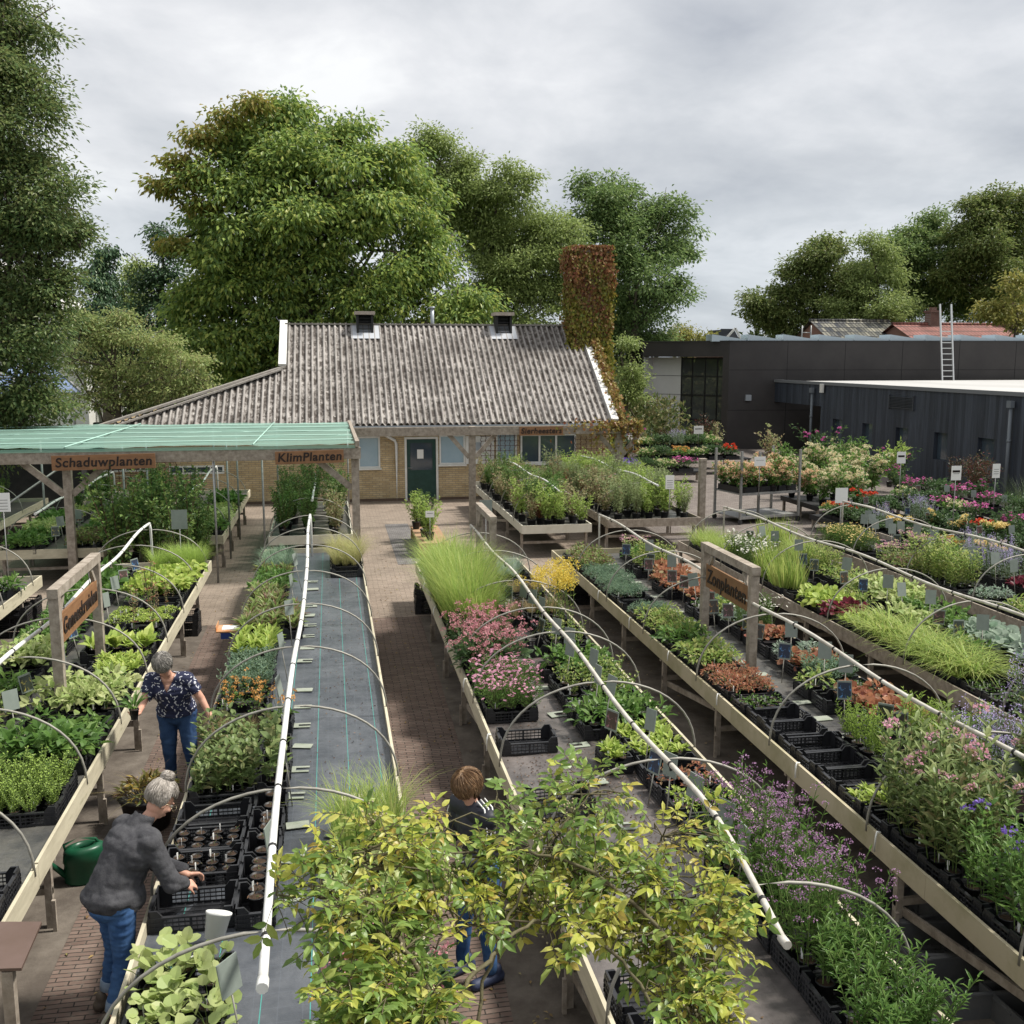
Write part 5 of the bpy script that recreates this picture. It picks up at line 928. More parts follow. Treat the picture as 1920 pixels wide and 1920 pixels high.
SPEC = {  # code: (phrase, object name, category, builder, (nx, ny) per crate)
 'my': ('small-leaved yellow-green mounds', 'mound_plant', lambda r: F(mound(r, 150, .12, .12, .028, .026, 2), LM['yg']), (3, 2)),
 'rl': ('large round lobed leaves', 'round_leaf_plant', lambda r: F(mound(r, 17, .13, .13, .082, .082, 'R', stems=17, low=.3), LM['pale']), (3, 2)),
 'se': ('tiny green seedlings', 'seedling', lambda r: F(mound(r, 14, .05, .04, .03, .015, 2, stems=2), LM['green']), (4, 3)),
 'so': ('bare brown soil blocks', 'soil_pot', lambda r: F(mound(r, 5, .04, .02, .02, .01, 2, stems=1), LM['brown']), (4, 3)),
 'bu': ('broad-leaved bushy shrublets', 'shrublet', lambda r: F(upright(r, 5, .30, .12, .095, .048, 5, 4)[0], LM['bush']), (4, 2)),
 'dg': ('thin dry brownish grass', 'dry_grass', lambda r: F(grass(r, 110, .20, .004, .5, .05), LM['dry']), (3, 2)),  # a dry ornamental grass
 'or': ('wiry stems with orange blooms', 'orange_bloomer', with_fl(lambda r: mound(r, 20, .10, .06, .04, .02, 2), LM['green'], lambda r: pts(r, 6, .16, .18, .34), heads, FL['orange'], rad=.018, n=10), (3, 2)),
 'si': ('blue-green narrow leaves', 'blue_leaf_plant', lambda r: F(upright(r, 8, .16, .11, .055, .017, 6, 2)[0], LM['blue']), (4, 3)),
 'li': ('lime lance-shaped leaves', 'lime_leaf_plant', lambda r: F(rosette(r, 22, .17, .055, (.3, 1.3)), LM['lime']), (3, 2)),
 'fr': ('red-tipped strap leaves', 'strap_leaf_plant', lambda r: F(rosette(r, 26, .19, .05, (.3, 1.3)), LM['redg']), (3, 2)),
 'df': ('dark leathery leaves', 'dark_leaf_plant', lambda r: F(mound(r, 40, .13, .15, .10, .045, 4), LM['green']), (3, 2)),
 'bg': ('blue-grey narrow blades', 'blue_grass', lambda r: F(grass(r, 60, .26, .011, .5, .07, sp=.6), LM['blue']), (3, 2)),  # a blue-grey grass with narrow blades
 'gg': ('golden hair grass', 'hair_grass', lambda r: F(grass(r, 190, .42, .0035, .5, .05, sp=.4), LM['gold']), (3, 2)),  # hair grass, very fine golden blades
 'an': ('pink-red anemones', 'anemone', lambda r: (lambda b, p: (stalks(b, p), F(b, LM['dark'], heads(r, p, .022, 12, .02), FL['rose']))[1])(mound(r, 60, .17, .26, .095, .06, 4), pts(r, 20, .25, .26, .50)), (3, 2)),
 'as': ('pink asters', 'pink_aster', lambda r: (lambda b, p: (stalks(b, p), F(b, LM['green'], daisies(r, p, .019, 7), FL['pink']))[1])(mound(r, 190, .14, .24, .04, .009, 2), pts(r, 26, .18, .22, .34)), (3, 2)),
 'tg': ('tall yellow-green grass', 'tall_grass', lambda r: F(grass(r, 190, .80, .008, .34, .09, sp=.26), LM['grassy']), (3, 2)),  # a tall upright grass
 'lv': ('grey lavender-like tufts', 'grey_tuft', lambda r: F(grass(r, 130, .22, .005, .3, .07, sp=.6), LM['silver']), (3, 2)),
 'em': ('nothing', None, None, None), 'e2': ('nothing', None, None, None),
 'vb': ('purple verbena on wiry stems', 'verbena', lambda r: (lambda bt: F(bt[0], LM['green'], heads(r, np.concatenate([bt[1], bt[1][:7]+r.normal(0, .05, (7, 3))]), .020, 16, .010), FL['purple']))(upright(r, 12, .46, .20, .06, .009, 7, 2)), (3, 2)),
 'wl': ('narrow willow-like leaves', 'narrow_leaf_plant', lambda r: F(upright(r, 9, .28, .14, .07, .013, 10, 4)[0], LM['green']), (3, 2)),
 'su': ('bright succulent rosettes', 'succulent', lambda r: F(mound(r, 46, .07, .06, .035, .022, 2, stems=0), LM['lime']), (3, 2)),
 'os': ('orange-tinged succulents', 'succulent', lambda r: F(mound(r, 40, .07, .07, .035, .018, 2, stems=0), LM['rust']), (3, 2)),
 'yr': ('small yellow-green rosettes', 'rosette_plant', lambda r: F(rosette(r, 18, .085, .038, (.3, 1.2)), LM['lime']), (4, 3)),
 'gb': ('broad mid-green leaves', 'broad_leaf_plant', lambda r: F(mound(r, 34, .13, .13, .085, .042, 4), LM['green']), (3, 2)),
 'go': ('yellow goldenrod plumes', 'goldenrod', lambda r: (lambda bt: F(bt[0], LM['yg'], heads(r, bt[1], .085, 110, .018, flat=1.5), FL['yellow']))(upright(r, 6, .62, .15, .04, .012, 5, 2)), (2, 1)),
 'yw': ('yellow-green weak sprigs', 'sprig_plant', lambda r: F(upright(r, 5, .20, .09, .045, .020, 5, 2)[0], LM['yg']), (3, 2)),
 'ph': ('tall pale pink phlox', 'phlox', lambda r: (lambda bt: F(bt[0], LM['bush'], heads(r, bt[1][:1], .038, 36, .02), FL['phlox']))(upright(r, 6, .62, .16, .105, .030, 10, 4)), (3, 2)),
 'pv2': ('violet-blue phlox', 'phlox', lambda r: (lambda bt: F(bt[0], LM['green'], heads(r, bt[1][:1], .034, 30, .02), FL['violet']))(upright(r, 5, .42, .15, .085, .026, 8, 4)), (3, 2)),
 'eu': ('feathery yellow-green shoots', 'feathery_plant', lambda r: F(upright(r, 9, .34, .12, .05, .009, 13, 2)[0], LM['fern']), (3, 2)),
 'rd': ('brown-red stonecrop', 'stonecrop', lambda r: F(mound(r, 110, .12, .10, .035, .018, 2), LM['rust']), (3, 2)),
 'fg2': ('fuzzy ferny green tufts', 'ferny_tuft', lambda r: F(mound(r, 220, .12, .13, .032, .008, 2, stems=4), LM['blue']), (3, 2)),
 'yg': ('yellow-green tufts of leaves', 'yellow_green_tuft', lambda r: F(mound(r, 60, .13, .14, .06, .028, 4), LM['yg']), (3, 2)),
 'yb': ('airy yellow-brown foliage', 'cranesbill', lambda r: F(mound(r, 110, .15, .20, .05, .03, 2), LM['redg']), (3, 2)),
 'ho': ('rust-orange heuchera', 'heuchera', lambda r: F(mound(r, 30, .10, .10, .06, .055, 'R'), LM['rust']), (3, 2)),
 'pr': ('lavender-blue flower spikes', 'spike_plant', lambda r: (lambda bt: F(bt[0], LM['silver'], spikes(r, bt[1]-np.array((0, 0, .16)), .22, 34, .012), FL['lav']))(upright(r, 9, .44, .16, .04, .008, 6, 2)), (3, 2)),
 'wg': ('whitish-green leaves', 'variegated_plant', lambda r: F(mound(r, 60, .11, .12, .05, .02, 2), LM['silver']), (3, 2)),
 'bm': ('bright upright shoots', 'bright_shoot', lambda r: F(upright(r, 7, .30, .09, .07, .018, 6, 2)[0], LM['yg']), (3, 2)),
 'fg': ('arching yellow-green forest grass', 'forest_grass', lambda r: F(grass(r, 75, .34, .013, .85, .06, sp=.55), LM['grassy']), (3, 2)),  # forest grass with arching blades
 'hr': ('glossy dark red heuchera', 'heuchera', lambda r: F(mound(r, 46, .13, .10, .06, .055, 'R', stems=4), LM['red']), (3, 2)),
 'hl': ('lime heuchera', 'heuchera', lambda r: F(mound(r, 40, .14, .14, .07, .065, 'R'), LM['lime']), (3, 2)),
 'sw': ('sword-like yellow-green leaves', 'iris', lambda r: F(grass(r, 34, .46, .016, .12, .06, sp=.22), LM['grassy']), (3, 2)),
 'wd': ('white daisies', 'white_daisy', lambda r: (lambda b, p: (stalks(b, p), F(b, LM['green'], daisies(r, p, .019, 6), FL['white']))[1])(upright(r, 8, .40, .15, .05, .010, 9, 2)[0], pts(r, 22, .18, .36, .52)), (3, 2)),
 'gt': ('fine tufted green grass', 'tufted_grass', lambda r: F(grass(r, 140, .36, .0045, .45, .06, sp=.5), LM['grassy']), (3, 2)),  # a finely tufted grass
 'br': ('silver heart-shaped leaves', 'brunnera', lambda r: F(mound(r, 30, .13, .13, .09, .08, 'R'), LM['silver']), (3, 2)),
 'up': ('tall bright green leafy stems', 'leafy_perennial', lambda r: F(upright(r, 7, .52, .16, .08, .024, 10, 4)[0], LM['yg']), (3, 2)),
 'cs': ('pale yellow coreopsis', 'coreopsis', lambda r: (lambda b, p: (stalks(b, p), F(b, LM['green'], daisies(r, p, .017, 6), FL['butter']))[1])(mound(r, 200, .16, .30, .04, .007, 2), pts(r, 26, .17, .26, .40)), (3, 2)),
 'pk': ('faded pinkish flower heads', 'pink_stonecrop', lambda r: (lambda bt: F(bt[0], LM['pale'], heads(r, bt[1], .035, 26, .012, flat=.4), FL['phlox']))(upright(r, 6, .26, .12, .045, .02, 5, 2)), (3, 2)),
 'hb': ('fresh yellow-green herb stems', 'herb', lambda r: F(upright(r, 18, .20, .11, .022, .011, 9, 2)[0], LM['fern']), (4, 3)),
 'hs': ('big bright hosta leaves', 'hosta', lambda r: F(rosette(r, 13, .22, .11, (.3, 1.2)), LM['lime']), (3, 1)),
 'yf': ('flat yellow ground cover', 'yellow_mat_plant', lambda r: F(mound(r, 130, .12, .05, .022, .02, 2, stems=0), LM['lime']), (3, 2)),
 'bz': ('bronze flower wands', 'bronze_wand_plant', lambda r: (lambda bt: F(bt[0], LM['rust'], spikes(r, bt[1]-np.array((0, 0, .30)), .32, 60, .013), FL['seed']))(upright(r, 4, .50, .08, .05, .015, 4, 2)), (2, 1)),
 'ye': ('yellow-green lobed foliage', 'lobed_leaf_plant', lambda r: F(mound(r, 60, .15, .17, .07, .06, 'R'), LM['lime']), (3, 2)),
 'gr': ('large fresh green leaves', 'fresh_leaf_plant', lambda r: F(mound(r, 34, .15, .20, .12, .08, 4), LM['green']), (3, 2)),
 'au': ('asparagus-like yellow plumes', 'asparagus_plume', lambda r: F(grass(r, 200, .40, .004, .35, .06, sp=.35), LM['fern']), (3, 2)),
 'mp': ('maple-like light green leaves', 'light_leaf_plant', lambda r: F(mound(r, 44, .14, .20, .085, .06, 4), LM['pale']), (3, 2)),
 # flowers of the stepped displays
 'dy': ('yellow and apricot dahlias', 'dahlia', lambda r: (lambda p: F(mound(r, 60, .15, .16, .08, .045, 4), LM['dark'], heads(r, p, .045, 46, .035), FL['butter']))(pts(r, 3, .14, .24, .32)), (2, 2)),
 'dr': ('scarlet dahlias', 'dahlia', lambda r: (lambda p: F(mound(r, 60, .15, .16, .08, .045, 4), LM['dark'], heads(r, p, .035, 40, .03), FL['scarlet']))(pts(r, 3, .14, .22, .30)), (2, 2)),
 'dm': ('magenta asters', 'aster', lambda r: (lambda p: F(mound(r, 80, .15, .18, .05, .02, 2), LM['dark'], daisies(r, p, .024, 7), FL['magenta']))(pts(r, 20, .16, .22, .30)), (2, 2)),
 'dw': ('cream flowers', 'cream_flower', lambda r: (lambda p: F(mound(r, 70, .15, .16, .06, .03, 4), LM['green'], heads(r, p, .02, 16, .02), FL['cream']))(pts(r, 8, .16, .18, .28)), (2, 2)),
 'dl': ('grey-violet lavender spikes', 'lavender', lambda r: (lambda bt: F(bt[0], LM['silver'], spikes(r, bt[1], .06, 12, .01), FL['lav']))(upright(r, 14, .28, .13, .04, .008, 6, 2)), (2, 2)),
 'dv': ('violet-blue bellflowers', 'bellflower', lambda r: (lambda p: F(mound(r, 70, .15, .14, .05, .03, 2), LM['green'], daisies(r, p, .024, 6), FL['violet']))(pts(r, 46, .17, .16, .26)), (2, 2)),
 'dk3': ('plain dark green leaves', 'dark_foliage_plant', lambda r: F(mound(r, 90, .16, .22, .07, .032, 4), LM['dark']), (2, 2)),
 'do': ('orange-red blooms', 'orange_flower', lambda r: (lambda p: F(mound(r, 70, .15, .16, .06, .03, 4), LM['green'], heads(r, p, .022, 16, .022), FL['orange']))(pts(r, 6, .16, .20, .28)), (2, 2)),
}
POT = None
def make_pot():
    b = MB(); b.lathe([(.034, 0), (.048, .10), (.051, .10), (.051, .108), (.046, .108), (.045, .095), (.001, .095)], 10, 0)
    b.lathe([(.045, .0955), (.001, .099)], 10, 1)
    return b.mesh('pot', [pot_pl, soil])
POT = make_pot()
b = MB(); b.box(-.006, -.001, .08, .006, .001, .155); b.box(-.008, -.0015, .13, .008, .0015, .16); TAG = b.mesh('plant_label', white_pl)
CACHE = {}
def variants(code, nv=3):
    if code not in CACHE:
        out = []
        for v in range(nv):
            r = np.random.default_rng(abs(hash_(code))+v*17); out.append([(pn, mb.mesh(pn, mm)) for pn, mb, mm in SPEC[code][2](r)])
        CACHE[code] = out
    return CACHE[code]
def hash_(s): return sum((i+3)*ord(c) for i, c in enumerate(s))
def potted(code, loc, label, group, sc=1.0, pot=1.0, tagp=.5):
    name = SPEC[code][1]; cat = name.replace('_', ' ')
    rz = rng.uniform(0, 6.28); s = sc*rng.uniform(.78, 1.25)
    t = tag(link(name, None, None, loc, rz), label, cat, group)
    link('pot', POT, t, sc=pot)
    v = variants(code)[rng.integers(3)]
    for pn, me in v:
        o_ = link(pn, me, t, sc=s, loc=(0, 0, -.10*s+.10*pot)); o_.rotation_euler = (rng.normal(0, .07), rng.normal(0, .07), 0)
    if rng.uniform() < tagp: link('plant_label', TAG, t, (.03*pot, 0, .0), rz=rng.uniform(-.6, .6), sc=pot)
    return t
COUNT = {}
def crate_row(bench_phrase, xc, rows, zb=.70, sc=1.26, w=.58, d=.385, mesh=None, pitch=.42, kindname='plastic_crate', grp=None, rot=0.0):
    """rows: (first Y, code, how many)"""
    mesh = mesh or CRATE
    for (y0, code, cnt) in rows:
        for k in range(cnt):
            y = y0+k*pitch; key = (bench_phrase, 'em' if code == 'e2' else code); i = COUNT.get(key, 0); COUNT[key] = i+1
            what = SPEC[code][0]; lab = f'{ORD[i]} black crate with {what}, {bench_phrase}' if code not in ('em', 'e2') else f'{ORD[i]} empty black crate, {bench_phrase}'
            RW = {1: [''], 2: ['near', 'far'], 3: ['near', 'middle', 'far']}; CN = {1: [''], 2: ['left', 'right'], 3: ['left', 'centre', 'right'], 4: ['outer-left', 'inner-left', 'inner-right', 'outer-right']}
            a = rot+rng.normal(0, .018); x = xc+rng.normal(0, .008)
            if code in ('em', 'e2') and k == -1: pass
            c = tag(link(kindname, mesh, None, (x, y, zb+.004), a), lab, 'crate', grp or 'black crates on the plant benches')
            if SPEC[code][1] is None: continue
            nx_, ny_ = SPEC[code][3]; nx_ = max(1, int(round(nx_*w/.58)))
            big = nx_*ny_ <= 6; ps = {6: 1.45, 8: 1.15, 12: 1.0}.get(nx_*ny_, 1.5)
            for u in range(nx_):
                for v in range(ny_):
                    if rng.uniform() < .08: continue
                    lx = (u+.5)/nx_-.5; ly = (v+.5)/ny_-.5; px_, py_ = lx*(w-.04), ly*(d-.03)
                    potted(code, (x+px_*math.cos(a)-py_*math.sin(a), y+px_*math.sin(a)+py_*math.cos(a), zb+.018), (RW[ny_][v]+' '+CN[nx_][u]).strip().replace(' ', '-')+f' pot of {what}, {ORD[i]} such crate, {bench_phrase}', f'{what} in the {ORD[i]} crate, {bench_phrase}', sc, pot=min(1.25, ps*.85) if nx_*ny_ < 12 else .95)
crate_row('centre bench, left side', -1.0, [(4.1, 'rl', 2), (5.0, 'my', 1), (5.42, 'rl', 1), (5.85, 'rl', 1), (6.28, 'rl', 1)], sc=1.0)
crate_row('centre bench, left side', -1.07, [ (7.25, 'e2', 1), (7.85, 'so', 1), (8.27, 'so', 1), (8.72, 'em', 1), (9.30, 'bu', 3), (10.62, 'dg', 1), (11.04, 'em', 1), (11.46, 'or', 2), (12.35, 'si', 3), (13.65, 'li', 3), (14.95, 'fr', 6), (17.5, 'df', 3), (18.8, 'fr', 1), (19.3, 'bg', 4)], sc=1.0)
crate_row('beside the white pipe', -.62, [(7.2, 'so', 5), (9.4, 'bu', 3), (11.0, 'or', 1), (14.9, 'fr', 3)], w=.2, mesh=CRATE_S, kindname='small_crate', grp='small black crates in the inner rows')
crate_row('centre bench, right side', .22, [(4.6, 'wl', 1), (5.6, 'an', 1), (6.4, 'em', 1), (7.0, 'mp', 1), (7.7, 'sw', 1), (8.3, 'gt', 1), (19.0, 'em', 1), (19.45, 'gg', 3)])
crate_row('aster bench, left side', 1.93, [(3.4, 'wl', 1), (4.2, 'em', 1), (4.7, 'em', 1), (5.2, 'em', 1), (5.65, 'em', 1), (8.55, 'em', 1), (10.05, 'em', 1), (11.0, 'as', 2), (11.9, 'as', 1), (12.4, 'an', 4), (14.1, 'tg', 8), (17.5, 'lv', 2), (18.4, 'gb', 1), (18.9, 'em', 1)])
crate_row('aster bench, right side', 3.16, [(5.0, 'wl', 2), (5.85, 'vb', 3), (7.1, 'vb', 1), (7.75, 'e2', 1), (8.2, 'su', 1), (8.62, 'os', 1), (9.04, 'em', 1), (9.5, 'yr', 2), (10.35, 'gb', 2), (11.2, 'yw', 2), (12.1, 'gb', 2), (13.0, 'em', 1), (13.5, 'yw', 1), (13.95, 'go', 3), (15.2, 'dg', 1), (15.75, 'em', 2), (16.6, 'dg', 1), (17.0, 'em', 2), (18.0, 'lv', 2)])
crate_row('Zonplanten bench, left side', 4.80, [(4.3, 'pv2', 1), (5.0, 'se', 2), (5.9, 'pv2', 2), (6.75, 'ph', 3), (8.05, 'yr', 1), (8.5, 'em', 3), (9.8, 'em', 2), (10.64, 'se', 1), (11.1, 'rd', 2), (12.15, 'yg', 2), (13.1, 'gb', 1), (13.55, 'yg', 3), (14.85, 'fg2', 1), (15.5, 'em', 1), (15.95, 'fg2', 5), (18.1, 'yb', 2), (19.0, 'yb', 1), (19.45, 'em', 1)])
crate_row('Zonplanten bench, right side', 6.02, [(5.5, 'pv2', 2), (6.5, 'rd', 1), (7.0, 'ph', 2), (7.9, 'pr', 2), (8.8, 'eu', 2), (9.65, 'ho', 3), (10.95, 'se', 1), (11.4, 'si', 1), (11.85, 'ho', 1), (12.3, 'wg', 1), (12.75, 'e2', 1), (13.2, 'ho', 1), (13.7, 'wd', 1), (14.15, 'wg', 1), (14.6, 'yg', 1), (15.1, 'fg2', 1), (15.6, 'ho', 6), (18.2, 'bm', 2), (19.1, 'gb', 1), (19.55, 'pk', 1)])
crate_row('Zonplanten bench, middle', 5.22, [(8.9, 'eu', 2), (7.2, 'ph', 2)], w=.2, mesh=CRATE_S, kindname='small_crate', grp='small black crates in the inner rows')
crate_row('heuchera bench, left side', 7.72, [(9.3, 'pr', 2), (10.2, 'se', 2), (11.1, 'fg', 3), (12.4, 'fg', 3), (13.75, 'yr', 1), (14.2, 'hr', 1), (14.65, 'hl', 2), (15.6, 'em', 1), (16.1, 'sw', 3), (17.4, 'wd', 3), (18.9, 'gt', 4)])
crate_row('heuchera bench, right side', 8.95, [(10.5, 'gb', 2), (11.4, 'br', 4), (13.2, 'gb', 3), (14.5, 'mp', 3), (15.8, 'yg', 3), (17.2, 'bm', 2), (18.1, 'gt', 2), (19.2, 'sw', 2)])
crate_row('rightmost bench, left side', 10.60, [(12.9, 'yr', 1), (13.4, 'yg', 2), (14.3, 'se', 1), (14.75, 'wg', 1), (15.2, 'em', 1), (15.65, 'up', 3), (17.0, 'yb', 2), (17.9, 'pk', 1), (18.5, 'em', 1), (19.0, 'cs', 4)])
crate_row('rightmost bench, right side', 11.80, [(14.0, 'mp', 1), (14.5, 'gb', 2), (15.4, 'hr', 1), (16.0, 'pr', 3), (17.4, 'gb', 2), (18.4, 'pk', 2), (19.4, 'em', 2)])
crate_row('herb bench, right side', -2.74, [(5.6, 'pk', 1), (6.3, 'pk', 1), (6.9, 'em', 2), (7.75, 'em', 1), (9.2, 'hb', 2), (10.3, 'gr', 1), (10.75, 'gb', 1), (11.3, 'em', 1), (11.75, 'mp', 2), (12.7, 'se', 1), (13.25, 'yr', 2), (14.15, 'hs', 1), (14.75, 'se', 1), (15.2, 'bz', 1), (15.65, 'yf', 2), (16.5, 'bz', 1), (17.0, 'em', 1), (17.5, 'ye', 4), (19.4, 'au', 2)])
crate_row('herb bench, inner row', -3.20, [(6.9, 'em', 1), (9.2, 'hb', 2), (10.3, 'gr', 1), (10.75, 'gb', 2), (11.75, 'mp', 2), (12.7, 'se', 1), (13.3, 'em', 1), (14.15, 'hs', 1), (15.65, 'yf', 2), (17.0, 'se', 1), (17.5, 'ye', 3), (19.4, 'au', 1)], w=.27, mesh=CRATE_S, kindname='small_crate', grp='small black crates in the inner rows')
crate_row('herb bench, left side', -3.92, [(8.9, 'hb', 2), (10.1, 'em', 1), (10.6, 'dg', 1), (11.1, 'yb', 2), (12.0, 'se', 1), (12.5, 'gb', 1), (13.1, 'em', 1), (13.6, 'mp', 2), (14.6, 'gb', 2), (15.8, 'df', 2), (17.2, 'gr', 4), (19.2, 'em', 2)])
crate_row('bench at the left edge', -5.62, [(14.8, 'em', 1), (16.0, 'dg', 1), (18.2, 'gb', 1)])
crate_row('wide shaded bench, right', -5.15, [(22.4, 'yb', 2), (23.3, 'em', 1), (23.8, 'df', 2), (24.7, 'hl', 2), (25.6, 'gb', 3)])
crate_row('wide shaded bench, left', -6.35, [(22.4, 'df', 3), (23.8, 'mp', 2), (24.8, 'gr', 3), (26.2, 'yg', 3)])
crate_row('far left shaded bench', -8.4, [(22.9, 'df', 2), (23.9, 'li', 3), (25.3, 'gr', 3)])
crate_row('bench beside the dark passage', -2.78, [(23.7, 'gb', 2), (24.7, 'mp', 3), (26.2, 'yg', 3), (27.7, 'gr', 3)])

# ------------------------------------------------------------------ big potted shrubs
def shrubmesh(r, H, Rd, n, Ln, Wd, m, fl=None, fr=.04, nf=10, airy=.5, kind=2, fs=.025):
    b = MB(); ns = 9; P = []
    for k in range(ns):
        a = r.uniform(0, 6.28); q = r.uniform(.2, 1)*Rd; tip = np.array((q*math.cos(a), q*math.sin(a), .12+H*r.uniform(.6, 1))); mid = np.array((tip[0]*.4, tip[1]*.4, tip[2]*.5)); C = np.array([(0, 0, .1), mid, tip]); b.tube(C, [.008, .005, .002], 4, 1, cap=False)
        m_ = n//ns; t = r.uniform(.15, 1.03, m_); p = (1-t)[:, None]**2*C[0]+2*((1-t)*t)[:, None]*C[1]+(t**2)[:, None]*C[2]; P.append(p+r.normal(0, 1, (m_, 3))*Rd*.22*airy*np.array((1, 1, .8))); 
    P = np.concatenate(P); P[:, 2] = np.maximum(P[:, 2], .12); D = np.stack([P[:, 0], P[:, 1], np.zeros(len(P))], -1)*1.5/Rd*.5+r.normal(0, .6, P.shape)+np.array((0, 0, .25)); leaves(b, P, D, Ln, Wd, 0, kind, None, .5, r)
    out = [('foliage', b, [m, stembr])]
    if fl is not None:
        top = P[np.argsort(P[:, 2]+r.normal(0, .08, len(P)))[-nf*6:]][::6]; out.append(('flowers', heads(r, top, fr, 40, fs), [fl]))
    return out
lm2 = leafmat('shrub_bright_leaf', [(0.220, 0.330, 0.075), (0.330, 0.453, 0.105), (0.420, 0.494, 0.165)], .45); lm3 = leafmat('shrub_autumn_leaf', [(0.280, 0.288, 0.135), (0.340, 0.227, 0.150), (0.240, 0.299, 0.120), (0.380, 0.350, 0.180)], .45); lm4 = leafmat('shrub_willow_leaf', [(0.198, 0.258, 0.108), (0.275, 0.340, 0.156), (0.341, 0.391, 0.204)], .45); lm5 = leafmat('shrub_red_leaf', [(.30, .07, .04), (.24, .10, .05), (.16, .14, .05)], .35); lm6 = leafmat('climber_leaf', [(0.050, 0.103, 0.030), (0.090, 0.165, 0.045), (0.150, 0.237, 0.060), (0.200, 0.258, 0.075)], .35); lm7 = leafmat('photinia_leaf', [(.14, .03, .03), (.08, .06, .03), (.05, .07, .03)], .3); lm8 = leafmat('rush_leaf', [(.06, .10, .03), (.1, .15, .04)], .3)
BIG = {
 'bs': ('bright yellow-green bushy shrub', 'bright_shrub', lambda r: shrubmesh(r, .85, .36, 620, .085, .038, lm2)), 'ws': ('grey-green willowy shrub', 'willowy_shrub', lambda r: shrubmesh(r, .95, .36, 700, .08, .022, lm4)),
 'ts': ('airy shrub turning brown and yellow', 'autumn_shrub', lambda r: shrubmesh(r, .8, .38, 560, .065, .042, lm3)), 'rs': ('shrub with red-orange leaves', 'red_shrub', lambda r: shrubmesh(r, .6, .30, 700, .045, .025, lm5)),
 'cl': ('deep green leafy climber', 'climber', lambda r: shrubmesh(r, 1.1, .30, 1100, .055, .032, lm6)), 'hw': ('white panicle hydrangea', 'hydrangea', lambda r: shrubmesh(r, .75, .42, 420, .10, .055, LM['green'], FL['cream'], .07, 26, kind=4, fs=.036)),
 'hp': ('peach-pink panicle hydrangea', 'hydrangea', lambda r: shrubmesh(r, .62, .40, 380, .10, .055, LM['green'], FL['peach'], .075, 34, kind=4, fs=.04)), 'ph2': ('dark red-leaved photinia', 'photinia', lambda r: shrubmesh(r, .9, .45, 900, .07, .032, lm7)),
 'fd': ('dense dark green flowering shrub', 'flowering_shrub', lambda r: shrubmesh(r, .7, .45, 700, .08, .04, LM['dark'], FL['magenta'], .03, 8)), 'ru': ('tall feathery green rush', 'rush', lambda r: [('foliage', grass(r, 300, 1.35, .006, .25, .14, sp=.22), [lm8, stemg])]),
 'dk': ('dark-leaved dahlia bush with yellow blooms', 'dahlia_bush', lambda r: shrubmesh(r, .55, .34, 500, .09, .045, LM['dark'], FL['butter'], .055, 9, kind=4, fs=.04)), 'wf': ('cranesbill bush thick with pink flowers', 'flower_bush', lambda r: shrubmesh(r, .45, .30, 400, .05, .02, LM['dark'], FL['magenta'], .035, 22)),
 'gn2': ('tall leafy green plant', 'tall_leafy_plant', lambda r: shrubmesh(r, .8, .30, 700, .09, .035, LM['green'], kind=4)),
}
BCACHE = {}; BCOUNT = {}
b = MB(); b.lathe([(.10, 0), (.135, .21), (.142, .21), (.142, .235), (.13, .235), (.128, .205), (.001, .205)], 14, 0); b.lathe([(.128, .2055), (.001, .21)], 14, 1); BPOT = b.mesh('pot', [pot_pl, soil])
def big(code, x, y, z, where, sc=1.0, group=None):
    if code not in BCACHE: BCACHE[code] = [[(pn, mb.mesh(pn, mm)) for pn, mb, mm in BIG[code][2](np.random.default_rng(hash_(code)+v))] for v in range(3)]
    k = (code, where); i = BCOUNT.get(k, 0); BCOUNT[k] = i+1
    sc *= rng.uniform(.8, 1.15); t = tag(link(BIG[code][1], None, None, (x, y, z), rng.uniform(0, 6.28)), f'{ORD[min(i, 24)]} {BIG[code][0]} {where}', BIG[code][1].replace('_', ' '), group or f'{BIG[code][0]} {where}')
    link('pot', BPOT, t, sc=.8); s = sc*rng.uniform(.88, 1.12)
    for pn, me in BCACHE[code][rng.integers(3)]: link(pn, me, t, sc=s, loc=(0, 0, .07))
def bigrow(codes, x, ys, z, where, sc=1.0, jx=.08):
    for c, y in zip(codes, ys): big(c, x+rng.normal(0, jx), y, z, where, sc)
ys = lambda a, n, p: [a+i*p for i in range(n)]
def denserow(pool, x, y0, y1, step, z, where, sc):
    y = y0; k = 0
    while y < y1: big(pool[int(rng.integers(len(pool)))], x+rng.normal(0, .05), y+rng.normal(0, .05), z, where, sc); y += step; k += 1
for x, nm_ in ((4.68, 'left row'), (5.12, 'second row'), (5.45, 'third row'), (5.85, 'right row')): denserow(['ts', 'bs', 'ws', 'ts', 'gn2', 'ts', 'cl'], x, 23.7, 32, .52, .70, f'{nm_}, cream-boarded shrub bench', .88)
big('rs', 4.95, 24.0, .7, 'at the front of the cream-boarded bench', .8)
for x, nm_, pool in ((6.9, 'left row', ['ts', 'ws', 'ts', 'rs', 'ws']), (7.35, 'second row', ['bs', 'bs', 'ts', 'ws']), (7.75, 'third row', ['bs', 'bs', 'bs', 'ws']), (8.2, 'fourth row', ['bs', 'bs', 'ws']), (8.7, 'right row', ['ws', 'ws', 'bs'])): denserow(pool, x, 24.3, 32, .55, .70, f'{nm_}, brown shrub bench', 1.0)
Wh = 'behind the KlimPlanten board'
for x, nm_ in ((-1.1, 'left row'), (-.55, 'middle row'), (.05, 'right row')): denserow(['cl', 'cl', 'cl', 'gn2', 'ts'], x, 23.3, 28, .5, .70, f'{nm_}, behind the KlimPlanten board', 1.0)
Wh = 'in the green mass beside the passage'
